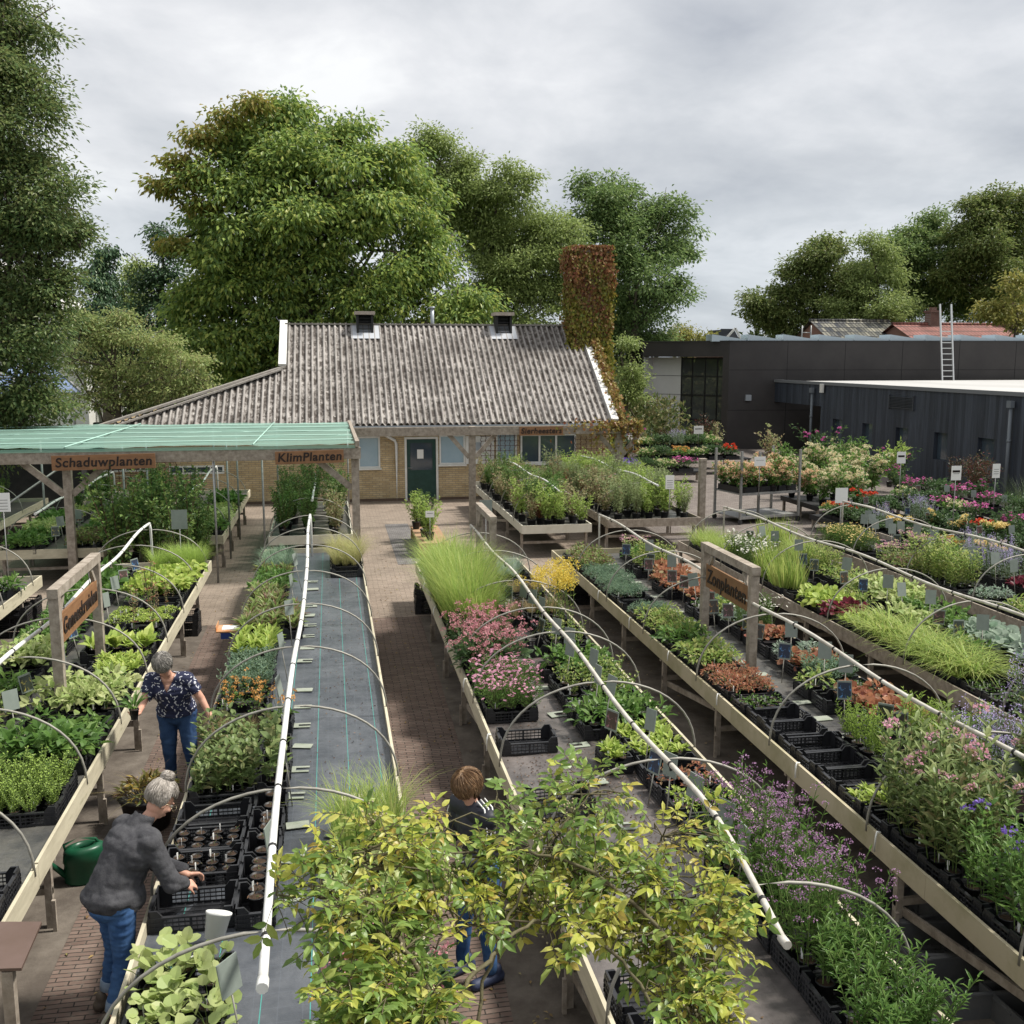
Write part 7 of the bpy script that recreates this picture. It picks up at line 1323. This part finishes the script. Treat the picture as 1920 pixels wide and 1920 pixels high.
for i in (0, 1):
    pr += [('c', shr[i], elb[i], .052, .041), ('c', elb[i], hndt[i], .040, .027), ('c', ft[i]-fd*.06, ft[i]+fd*.13, .042, .036)]
hand(pr, hndt[0]+fd*.0, fd+V3(-.2, 0, .1), V3(-.2, 0, 1), 1, .8); hand(pr, hndt[1], V3(.15, -.25, -1), V3(-1, 0, 0), -1, .55)
M, T = headparts(pr, headc, math.atan2(fd[1], fd[0]), R(52), R(6))
attach(root, 'body', prim_mesh(pr, .0075, 3), skin); face(root, M)
pr = []; legs(pr, 1.13); pr += [('e', hipc, (.185, .145, .15)), ('c', hips[0], hips[1], .12, .12)]; attach(root, 'jeans', cut(prim_mesh(pr, .010, 2, .009, 8), lambda c: c.z > .08), jeans2)
for i in (0, 1): attach(root, 'shoe', cut(prim_mesh([('c', ft[i]-fd*.07, ft[i]+fd*.15, .050, .044), ('c', ft[i]-fd*.05, ft[i]-fd*.05+V3(0, 0, .06), .046, .045)], .010, 2), lambda c: c.z > .012), mat('black_shoe', (.02, .02, .022), .6))
pm, n_, l_, bs = newmat('navy_sprig_cotton'); t = n_.new('ShaderNodeTexCoord'); vo = n_.new('ShaderNodeTexVoronoi'); vo.inputs['Scale'].default_value = 26; vo.feature = 'F1'
mp = n_.new('ShaderNodeMapping'); mp.inputs[3].default_value = (1.0, 1.0, 1.0); l_.new(t.outputs['Object'], mp.inputs[0]); l_.new(mp.outputs[0], vo.inputs['Vector'])
# each sprig is a thin slanted dash: distance to the cell point measured along a random direction
sb = n_.new('ShaderNodeVectorMath'); sb.operation = 'SUBTRACT'; l_.new(t.outputs['Object'], sb.inputs[0]); l_.new(vo.outputs['Position'], sb.inputs[1]); vs = n_.new('ShaderNodeVectorMath'); vs.operation = 'SCALE'; vs.inputs['Scale'].default_value = 26.0
l_.new(mp.outputs[0], sb.inputs[0]); wc = n_.new('ShaderNodeVectorMath'); wc.operation = 'SUBTRACT'; l_.new(vo.outputs['Color'], wc.inputs[0]); wc.inputs[1].default_value = (.5, .5, .5); nmz = n_.new('ShaderNodeVectorMath'); nmz.operation = 'NORMALIZE'; l_.new(wc.outputs[0], nmz.inputs[0])
dt = n_.new('ShaderNodeVectorMath'); dt.operation = 'DOT_PRODUCT'; l_.new(sb.outputs[0], dt.inputs[0]); l_.new(nmz.outputs[0], dt.inputs[1]); ab = n_.new('ShaderNodeMath'); ab.operation = 'ABSOLUTE'; l_.new(dt.outputs['Value'], ab.inputs[0])
lt1 = n_.new('ShaderNodeMath'); lt1.operation = 'LESS_THAN'; l_.new(ab.outputs[0], lt1.inputs[0]); lt1.inputs[1].default_value = .0042; lt2 = n_.new('ShaderNodeMath'); lt2.operation = 'LESS_THAN'; l_.new(vo.outputs['Distance'], lt2.inputs[0]); lt2.inputs[1].default_value = .42
ml = n_.new('ShaderNodeMath'); ml.operation = 'MULTIPLY'; l_.new(lt1.outputs[0], ml.inputs[0]); l_.new(lt2.outputs[0], ml.inputs[1]); mc = n_.new('ShaderNodeMixRGB'); mc.inputs[1].default_value = (.010, .014, .045, 1); mc.inputs[2].default_value = (.55, .56, .60, 1); l_.new(ml.outputs[0], mc.inputs[0]); l_.new(mc.outputs[0], bs.inputs['Base Color']); setin(bs, 'Roughness', .85)
pr = [('c', hipc+V3(0, 0, .06), chest, .178, .175), ('e', hipc+V3(0, 0, .05), (.215, .185, .15)), ('c', chest+sd_*.07, chest-sd_*.07, .156, .156), ('c', shr[0], shr[1], .086, .086)]
for i in (0, 1): pr += [('c', shr[i], mix(shr[i], elb[i], .70), .080, .074)]
def topcut(c):
    c = np.array(c); v = c-neck; f = np.dot(v, fd); s = abs(np.dot(v, sd_))
    if v[2] > .02 and s < .07: return False
    if f > .02 and s < .075*(1+v[2]/.16) and v[2] > -.16: return False
    for i in (0, 1):
        d = unit(elb[i]-shr[i]); m_ = mix(shr[i], elb[i], .62); w = c-m_; t = np.dot(w, d)
        if t > 0 and np.linalg.norm(w-d*t) < .10 and abs(np.dot(c-chest, sd_)) > .20: return False
    return c[2] > .93
attach(root, 'patterned_top', cut(prim_mesh(pr, .010, 2, .010, 9), topcut), pm)
hm = hairmat('grey_hair', [(.16, .15, .13), (.32, .30, .27), (.09, .085, .08), (.42, .39, .35)])
haircap(root, M, 1.06, hm, 5, lambda x, y, z: (z > -.55 and x < .35) if x < .1 else (z > .12 and x < .95), .055, lambda d: np.stack([d[:, 0]*.6+.3, d[:, 1]*.9, -np.ones(len(d))*.6], -1), thick=1.08)
pr = []; hand(pr, hndt[1], V3(.15, -.25, -1), V3(-1, 0, 0), -1, .55, 1.12); pr.append(('c', hndt[1]+V3(-.01, .02, .05), hndt[1], .034, .034)); attach(root, 'glove', prim_mesh(pr, .0075, 2), mat('black_glove', (.012, .012, .014), .6))
b = MB(); p_ = [M @ Vector(v) for v in ((.04, .078, 0), (.10, .07, -.06), (.10, .02, -.12), (.095, -.03, -.11), (.09, -.07, -.05), (.04, -.078, 0))]; b.tube(np.array(p_)-o0, .0022, 5); b.obj('glasses_cord', ink, root)
# the plant she holds
t = thing('potted_plant', 'small strap-leaved plant held in the hand of the person in the navy top', 'potted plant', (-2.12, 10.50, 1.10)); link('pot', POT, t); F_ = rosette(np.random.default_rng(3), 14, .19, .045, (.2, 1.1)); F_.obj('foliage', LM['green'], t)

root.location.x += .08; t.location.x += .08
# --- boy seen over the rose
root = thing('person', 'person with brown hair and dark striped-shoulder jacket, half hidden behind the yellow-green rose', 'person', (1.0, 7.2, 0)); o0 = np.array(root.location)
fd = unit(V3(-.85, -.45, 0)); sd_ = V3(fd[1], -fd[0], 0)
ft = [V3(.90, 7.30, .05), V3(1.10, 7.12, .05)]; hipc = V3(1.06, 7.25, .92); hips = [hipc+sd_*.09, hipc-sd_*.09]; knees = [mix(hips[0], ft[0], .49)+fd*.04, mix(hips[1], ft[1], .49)+fd*.04]; ank = [ft[0]+V3(0, 0, .05), ft[1]+V3(0, 0, .05)]
neck = V3(.98, 7.20, 1.43); chest = mix(hipc, neck, .66); shr = [neck+sd_*.19-V3(0, 0, .05), neck-sd_*.19-V3(0, 0, .05)]; elb = [shr[0]+V3(-.05, .02, -.28), shr[1]+V3(-.05, -.02, -.28)]; hndt = [elb[0]+fd*.24, elb[1]+fd*.24]; headc = neck+fd*.05+V3(0, 0, .155)
pr = []; legs(pr, .92); pr += [('e', hipc, (.14, .15, .12)), ('c', hipc, chest, .12, .13), ('c', chest+sd_*.06, chest-sd_*.06, .11, .11), ('c', shr[0], shr[1], .064, .064), ('c', neck-V3(0, 0, .02), headc-V3(0, 0, .05), .052, .05)]
for i in (0, 1): pr += [('c', shr[i], elb[i], .048, .040), ('c', elb[i], hndt[i], .038, .026), ('c', ft[i]-fd*.06, ft[i]+fd*.13, .042, .036)]; hand(pr, hndt[i], fd, V3(0, 0, -1), 1 if i else -1, .6)
M, T = headparts(pr, headc, math.atan2(fd[1], fd[0]), R(34)); attach(root, 'body', prim_mesh(pr, .0085, 3), skin); face(root, M)
pr = []; legs(pr, 1.06); pr += [('e', hipc, (.15, .16, .14)), ('c', hips[0], hips[1], .11, .11)]; attach(root, 'jeans', cut(prim_mesh(pr, .012, 3, .006, 8), lambda c: c.z > .09), jeans)
for i in (0, 1): attach(root, 'shoe', cut(prim_mesh([('c', ft[i]-fd*.07, ft[i]+fd*.15, .050, .044), ('c', ft[i]-fd*.05, ft[i]-fd*.05+V3(0, 0, .06), .046, .045)], .010, 2), lambda c: c.z > .012), mat('blue_shoe', (.03, .04, .08), .6))
pr = [('c', hipc+V3(0, 0, .05), chest, .145, .150), ('c', chest+sd_*.07, chest-sd_*.07, .13, .13), ('c', shr[0], shr[1], .080, .080), ('c', neck-V3(0, 0, .04), neck+V3(0, 0, .02), .075, .065)]
for i in (0, 1): pr += [('c', shr[i], elb[i], .066, .056), ('c', elb[i], mix(elb[i], hndt[i], .85), .054, .046)]
attach(root, 'jacket', cut(prim_mesh(pr, .011, 3, .005, 5), lambda c: c.z < neck[2]+.045), mat('black_tracksuit', (.012, .013, .02), .55, (.02, .022, .03), 8))
b = MB()
for i in (0, 1):
    for q in (-.035, 0, .035):
        off = fd*q; b.tube([mix(neck, shr[i], .5)+off+V3(0, 0, .095), shr[i]+off+V3(0, 0, .085), mix(shr[i], elb[i], .35)+off+sd_*(.062 if i == 0 else -.062)+V3(0, 0, .03), mix(shr[i], elb[i], .8)+off+sd_*(.058 if i == 0 else -.058)], .006, 5)
b.obj('sleeve_stripe', white_pl, root, tuple(-o0))
hm = hairmat('brown_hair', [(.16, .085, .04), (.24, .14, .07), (.11, .06, .03), (.30, .19, .10)])
haircap(root, M, 1.05, hm, 9, lambda x, y, z: (z > -.75 and x < .35) if x < .1 else (z > .05 and x < .97), .075, lambda d: np.stack([d[:, 0]*.6+.25, d[:, 1]*.8, -np.ones(len(d))], -1), thick=1.10, n=3200)

# ------------------------------------------------------------------ small things
def C_(px, py, z): return G(px, py, z)
p = C_(155, 1655, 0); t = thing('watering_can', 'dark green plastic watering can under the herb bench edge', 'watering can', (p.x+.02, p.y+.05, 0), R(20)); g_ = mat('green_can_plastic', (.008, .06, .028), .35, (.012, .08, .04), 4)
b = MB(); b.lathe([(.001, .0), (.13, 0), (.145, .03), (.14, .09), (.148, .10), (.142, .20), (.15, .21), (.142, .30), (.135, .33), (.10, .345), (.07, .345), (.065, .30)], 24); b.v[-1] *= V3(1.25, .85, 1); b.obj('tank', g_, t)
b = MB(); b.tube([(-.15, 0, .30), (-.17, 0, .38), (-.05, 0, .42), (.10, 0, .38), (.14, 0, .31)], .014, 8); b.obj('handle', g_, t); b = MB(); b.tube([(-.16, 0, .08), (-.28, 0, .22), (-.36, 0, .36)], [.03, .022, .016], 10); b.obj('spout', g_, t)
p = C_(306, 1500, 0); t = thing('plant_tub', 'big black tub full of cut and withered plants on the brick walk', 'tub', (-1.93, 10.35, 0)); b = MB(); b.lathe([(.001, 0), (.20, 0), (.27, .34), (.29, .34), (.29, .37), (.26, .37), (.25, .30), (.001, .30)], 22); b.obj('tub', pot_pl, t)
r = np.random.default_rng(12); b = mound(r, 260, .27, .20, .10, .035, 4, z=.32, stems=30); b.obj('plant_waste', [leafmat('withered_leaf', [(.16, .11, .04), (.10, .12, .03), (.22, .19, .06), (.09, .05, .03), (.35, .26, .05)]), stembr], t)
b = grass(r, 40, .40, .006, .8, .2, z=.33, sp=1.0); b.obj('dry_stalks', LM['dry'], t)
for (x, y, z, lab, rz) in ((.10, 8.95, .70, 'loose block of pale timber on the empty centre bench cloth', .4), (-3.2, 11.15, .70, 'loose block of pale timber on the herb bench near the post', .9)):
    b = MB(); b.box(-.10, -.05, 0, .10, .05, .085); o = b.obj('timber_block', wood_new, None, (x, y, z)); o.rotation_euler = (0, 0, rz); tag(o, lab, 'timber block')
t = thing('white_bucket', 'white plastic bucket lying tipped among the front crates of the centre bench', 'bucket', (-.88, 6.78, .79)); b = MB(); b.lathe([(.001, 0), (.065, 0), (.085, .16), (.09, .16), (.09, .175), (.082, .175), (.064, .01), (.001, .012)], 18); o = b.obj('bucket_body', white_pl, t); t.rotation_euler = (R(-20), R(12), 0)
t = thing('cardboard_tray', 'orange cardboard tray with white papers at the left edge of the centre bench', 'tray', (-1.55, 15.6, .66)); b = MB(); b.box(-.22, -.2, 0, .22, .2, .02); b.box(-.22, -.2, .02, -.21, .2, .09); b.box(.21, -.2, .02, .22, .2, .09); b.obj('tray_board', mat('orange_card', (.50, .20, .06), .8, (.4, .3, .2), 6), t); b = MB(); b.box(-.14, -.12, .021, .12, .12, .03); b.obj('paper', white_pl, t); b = MB(); b.box(-.15, -.19, -.10, .0, -.02, -.002); b.obj('blue_pack', mat('blue_pack', (.02, .05, .2), .5), t)
# work shelf bottom left
t = thing('work_shelf', 'brown film-faced plywood shelf on a timber post at the bottom left corner', 'shelf', (-2.25, 6.0, 0)); a = [G(-40, 1728, .86), G(78, 1728, .86), G(40, 1815, .86), G(-60, 1818, .86)]; o_ = V3(-2.25, 6.0, 0)
b = MB(); V = [np.array(v)-o_ for v in a]+[np.array(v)-o_-V3(0, 0, .02) for v in a]; b.add(V, [[0, 3, 2, 1], [4, 5, 6, 7], [0, 1, 5, 4], [1, 2, 6, 5], [2, 3, 7, 6], [3, 0, 4, 7]]); b.obj('plywood_top', mat('brown_film_ply', (.10, .065, .05), .4, (.12, .08, .065), 3), t)
q = G(15, 1815, .84); b = MB(); b.box(q.x+2.25-.035, q.y-6.0-.035, 0, q.x+2.25+.035, q.y-6.0+.035, .83); b.obj('post', wood_old, t); b = MB(); b.box(q.x+2.25+.05, q.y-6.08, 0, q.x+2.25+.09, q.y-6.04, .35); b.obj('stake', wood_old, t)
# stacked crates under benches, grey bins on the ground
for (x, y, n, lab) in ((-5.45, 18.9, 4, 'stack under the far end of the left edge bench'), (-5.45, 18.3, 4, 'second stack under the left edge bench'), (1.75, 18.7, 4, 'stack under the far end of the aster bench'), (4.65, 19.4, 4, 'stack under the far end of the Zonplanten bench'), (4.65, 18.9, 3, 'second stack under the Zonplanten bench'), (-2.6, 17.9, 3, 'stack under the herb bench')):
    for k in range(n): tag(link('stacked_crate', CRATE, None, (x, y, k*.125+.006), .05*((k*7) % 3-1), .95), f'{["lowest", "second", "third", "fourth"][k]} black crate from the ground, {lab}', 'crate', 'stacked black crates under the benches')
for i, (px, py, w) in enumerate(((1745, 1790, 1), (1815, 1860, 1), (1940, 1900, 1), (1660, 1725, 1))):
    p = C_(px, py, .1); tag(link('grey_bin', GCR, None, (p.x+.1, p.y+.05, .004), R(-8+i*5), 1.15), ['grey plastic bin on the ground, behind the nearest grey bin', 'nearest whole grey plastic bin on the ground under the right bench', 'grey plastic bin cut off by the bottom right corner', 'grey plastic bin half under the Zonplanten bench behind the verbena'][i], 'bin', 'grey bins on the ground')
t = thing('green_trough', 'green-rimmed black trough standing under the near end of the aster bench', 'trough', (1.72, 5.0, 0)); b = MB(); b.box(-.18, -.4, 0, .18, .4, .4, 0); b.tube([(-.19, -.41, .41), (.19, -.41, .41), (.19, .41, .41), (-.19, .41, .41), (-.19, -.41, .41)], .02, 6, 1); b.tube([(-.19, -.41, .02), (-.19, -.41, .41)], .02, 6, 1); b.obj('trough_body', [pot_pl, mat('pale_green_rim', (.16, .32, .26), .5)], t)
# pale plastic slabs lying on the bench cloth
def slabs(where, x, ys_, z, shape='U'):
    for i, y in enumerate(ys_):
        b = MB(); w, d = .10, rng.uniform(.11, .17)
        if shape == 'U' and i % 3: b.box(-w, -d/2, 0, -w+.07, d/2, .006); b.box(-w+.07, -d/2, 0, w, -d/2+.04, .006); b.box(-w+.07, d/2-.04, 0, w, d/2, .006)
        else: b.box(-w, -d/2, 0, w, d/2, .006)
        if rng.uniform() < .22: continue
        o = b.obj('pale_plate', mat('pale_slab', (.30, .32, .27), .7, (.22, .25, .19), 5), None, (x+rng.normal(0, .015), y, z)); o.rotation_euler = (0, 0, rng.normal(0, .12)+(math.pi if rng.uniform() < .4 else 0)); tag(o, f'{ORD[min(i, 24)]} pale flat plate lying {where}', 'plate', f'pale plates {where}')
slabs('beside the white pipe on the centre bench', -.40, np.arange(4.9, 19, .62), .705); slabs('right of the white pipe near its front end', -.02, [4.9, 5.5, 6.1, 7.7, 8.4], .705)
slabs('along the middle of the aster bench', 2.45, np.arange(6.2, 16, .95), .705); slabs('along the middle of the Zonplanten bench', 5.38, np.arange(7.0, 19.6, .55), .705, 'S')
for i, y in enumerate(np.arange(6.2, 19, .95)):
    b = MB(); L_ = .08+.06*rng.uniform(); b.tube([(0, 0, .01), (-.03, 0, .02), (-.045, -.01, -.02), (-.05, -.03*rng.uniform(), -.02-L_)], .009, 5); o = b.obj('white_tie', white_pl, None, (4.44 if i % 2 else 1.58, y+rng.normal(0, .15), .80)); tag(o, f'{ORD[i//2]} white plastic tie hooked over the left board of the {"Zonplanten" if i % 2 else "aster"} bench', 'tie', 'white ties on the bench boards')
# fallen leaves and crumbs of soil
r = np.random.default_rng(91); n = 2600; P = np.stack([r.uniform(-2.3, 9.5, n), r.uniform(4, 26, n), np.full(n, .022)], -1); D = np.stack([r.normal(0, 1, n), r.normal(0, 1, n), r.normal(0, .1, n)], -1)
b = MB(); leaves(b, P, D, .045, .022, 0, 2, None, .25, r); tag(b.obj('fallen_leaves', leafmat('fallen_leaf', [(.22, .15, .06), (.34, .24, .09), (.14, .08, .04), (.30, .27, .10)], .1)), 'withered leaves scattered over the paths and bare earth', 'leaf litter', kind='stuff')
n = 2400; P = np.concatenate([np.stack([2.25+r.normal(0, .35, n//2), 8.9+r.normal(0, .55, n//2), np.full(n//2, .705)], -1), np.stack([np.where(r.uniform(0, 1, n//2) < .5, r.uniform(1.7, 2.7, n//2), r.uniform(-.3, .5, n//2)), r.uniform(4.5, 19, n//2), np.full(n//2, .705)], -1)])
P = P[(P[:, 0] < 3.4)]; P = P[~((P[:, 0] > .52) & (P[:, 0] < 1.62))]; b = MB(); leaves(b, P, np.stack([r.normal(0, 1, len(P)), r.normal(0, 1, len(P)), r.normal(0, .2, len(P))], -1), .022, .016, 0, 2, None, .4, r); tag(b.obj('soil_crumbs', leafmat('soil_crumb', [(.04, .025, .015), (.09, .05, .03), (.14, .09, .05)], 0)), 'dark crumbs of soil and dead leaf bits spilled on the bench cloths', 'soil crumbs', kind='stuff')
# plants by the house door
t = thing('pallet_stand', 'small wooden stand of low green shrubs between the path and the narrow frame', 'stand', (2.35, 25.2, 0)); b = MB(); b.box(-.35, -1.3, .30, .35, 1.3, .36); b.box(-.35, -1.33, 0, .35, -1.301, .30); b.box(-.35, 1.301, 0, .35, 1.33, .30); b.obj('stand_box', mat('reddish_crate_wood', (.30, .17, .10), .8, (.38, .24, .15), 6), t)
bigrow(['bs', 'cl', 'cl', 'bs', 'cl'], 2.30, [24.3, 24.8, 25.4, 26.0, 26.4], .37, 'on the wooden stand by the door', .9, .12)

# ------------------------------------------------------------------ climbing rose in the foreground
rose = thing('climbing_rose', 'big climbing rose with yellowing leaves arching over the middle path in the foreground', 'rose', (1.0, 3.6, 0)); r = np.random.default_rng(77); o0 = V3(1.0, 3.6, 0)
ROSE = []          # (px, py, depth Y, radius px, share yellow)
for a in ((525, 1672, 3.4, 18, .3), (575, 1660, 3.4, 30, .4), (630, 1605, 3.5, 48, .8), (690, 1580, 3.6, 65, .9), (760, 1600, 3.6, 70, .8), (640, 1700, 3.3, 60, .3), (720, 1700, 3.4, 75, .4), (800, 1680, 3.5, 70, .4), (700, 1790, 3.2, 75, .5), (765, 1790, 3.3, 66, .6), (720, 1870, 3.0, 70, .3), (640, 1880, 3.0, 60, .3), (800, 1880, 3.0, 70, .3), (860, 1630, 3.7, 46, .8), (940, 1512, 3.9, 34, .1), (900, 1640, 3.7, 60, .6), (940, 1590, 3.7, 60, .5), (980, 1700, 3.6, 60, .7), (890, 1720, 3.4, 42, .9), (1000, 1620, 3.7, 70, .4), (1060, 1560, 3.8, 65, .2), (1080, 1470, 4.0, 45, .3), (1130, 1500, 4.0, 45, .2), (1070, 1640, 3.7, 70, .4), (1130, 1640, 3.7, 70, .4), (1060, 1720, 3.5, 55, .8), (1150, 1720, 3.5, 75, .7), (1210, 1650, 3.6, 70, .6), (1260, 1690, 3.6, 75, .8), (1250, 1560, 3.8, 45, .9), (1320, 1580, 3.8, 45, .5), (1330, 1690, 3.5, 65, .7), (1290, 1770, 3.4, 80, .8), (1215, 1780, 3.4, 45, .6), (1360, 1740, 3.4, 36, .6), (1310, 1850, 3.2, 75, .5), (1325, 1900, 3.1, 55, .8), (1240, 1880, 3.2, 45, .5), (830, 1530, 3.9, 26, .7)): ROSE.append(a)
def P_(px, py, Y): return np.array(AT(px, py, Y))
canes = [[(760, 2250, 2.9), (800, 1960, 3.0), (890, 1820, 3.2), (980, 1740, 3.4), (1060, 1700, 3.6)], [(820, 2250, 2.9), (860, 2000, 3.0), (800, 1850, 3.1), (740, 1740, 3.3), (640, 1680, 3.4), (520, 1680, 3.4)], [(1330, 2250, 2.9), (1330, 2000, 3.0), (1300, 1850, 3.2), (1240, 1740, 3.4), (1130, 1640, 3.6), (1000, 1590, 3.7), (880, 1600, 3.7)],
         [(1350, 2250, 2.9), (1380, 1950, 3.1), (1340, 1800, 3.3), (1280, 1700, 3.5), (1240, 1570, 3.8)], [(800, 2250, 2.9), (770, 2000, 3.0), (720, 1840, 3.2), (700, 1700, 3.4), (680, 1580, 3.6)], [(870, 2250, 3.0), (900, 1850, 3.3), (960, 1700, 3.5), (1040, 1560, 3.8), (1120, 1480, 4.0)], [(1350, 2250, 2.9), (1350, 2000, 3.0), (1340, 1850, 3.2), (1330, 1740, 3.4)], [(1300, 2250, 2.9), (1260, 1950, 3.1), (1180, 1800, 3.3), (1060, 1730, 3.5), (900, 1730, 3.5), (820, 1760, 3.3)], [(900, 1730, 3.5), (920, 1600, 3.8), (935, 1520, 3.9)]]
b = MB(); cpts = []
for k, cn in enumerate(canes):
    C = np.array([P_(*v) for v in cn]); 
    if len(cn) > 3: g0 = C[0].copy(); g0[2] = 0.0; g0[0] = np.clip(g0[0], .6, 2.2); g0[1] = 3.3; C = np.vstack([g0, C])
    t_ = np.linspace(0, 1, len(C)); tt = np.linspace(0, 1, 34); Q = np.stack([np.interp(tt, t_, C[:, i]) for i in range(3)], -1)
    for _ in range(5): Q[1:-1] = (Q[:-2]+Q[1:-1]*2+Q[2:])/4
    Q += r.normal(0, .006, Q.shape); b.tube(Q-o0, np.linspace(.012, .004, 34)*(1.15 if k < 3 else .75), 8); cpts.append(Q)
cane_m = mat('rose_cane', (.075, .06, .035), .8, (.12, .11, .055), 16, bump=.6); b.obj('cane', cane_m, rose)
CP = np.concatenate(cpts); by, bgz = MB(), MB(); tw = MB(); hips_ = MB()
for (px, py, Y, rp, sy) in ROSE:
    Rw = rp*Y/1920*1.05; c = P_(px, py, Y); ns = int(8+(rp/14)**2*1.6)
    for k in range(ns):
        d = unit(r.normal(0, 1, 3)); q = c+d*Rw*r.uniform(.2, 1.0)*V3(1, 1.3, 1); near = CP[np.argmin(np.linalg.norm(CP-q, axis=1)+r.uniform(0, .06, len(CP)))]
        D = unit(unit(q-near+1e-6)+r.normal(0, .5, 3)+V3(0, -.25, -.05)); Ln = r.uniform(.07, .13); e = q+D*Ln+V3(0, 0, -.02)
        tw.tube([q-o0, mix(q, e, .5)+V3(0, 0, .006)-o0, e-o0], .0017, 4, cap=False)
        if k % 5 == 0: tw.tube([near-o0, mix(near, q, .5)+r.normal(0, .02, 3)-o0, q-o0], .0035, 5, cap=False)
        sdv = unit(np.cross(D, V3(0, 0, 1)+r.normal(0, .25, 3))); up = np.cross(sdv, D); up = up*np.sign(up[2]+1e-6)
        n5 = 5 if r.uniform() < .6 else 7; PP, DD = [e], [D+V3(0, 0, -.25)]
        for j in range((n5-1)//2):
            p = mix(q, e, .92-.34*j)
            for s in (-1, 1): PP.append(p); DD.append(D*.45+sdv*s+V3(0, 0, -.22))
        tgt = by if r.uniform() < sy*.75 else bgz; sc_ = r.uniform(.62, 1.2)
        DD = [d_+r.normal(0, .16, 3) for d_ in DD]; leaves(tgt, np.array(PP)-o0, np.array(DD), .053*sc_, .027*sc_*r.uniform(.8, 1.2), 0, 4, np.tile(up, (len(PP), 1)), .32, r)
    if r.uniform() < .42:
        q = c+unit(V3(*r.normal(0, 1, 3))+V3(0, -.3, .5))*Rw*.9
        for _ in range(16): e = q+r.normal(0, .024, 3)+V3(0, 0, .03); tw.tube([q-o0, e-o0], .0009, 3, cap=False); hips_.ball(e-o0, .0045, 0, 6)
tw.obj('twig', cane_m, rose); by.obj('yellowing_leaves', leafmat('rose_leaf_yellow', [(.40, .46, .07), (.54, .56, .11), (.36, .44, .07), (.50, .50, .10), (.60, .58, .18), (.44, .46, .08), (.52, .40, .10)], .45, .38, .4), rose)
bgz.obj('green_leaves', leafmat('rose_leaf_green', [(.14, .23, .055), (.19, .30, .07), (.27, .37, .09), (.37, .43, .11)], .45, .34, .45), rose); hs_o = hips_.obj('seed_heads', mat('rose_seed_head', (.26, .22, .12), .7, (.36, .32, .2), 30), rose); hs_o['kind'] = 'stuff'
print('objects', len(bpy.data.objects))
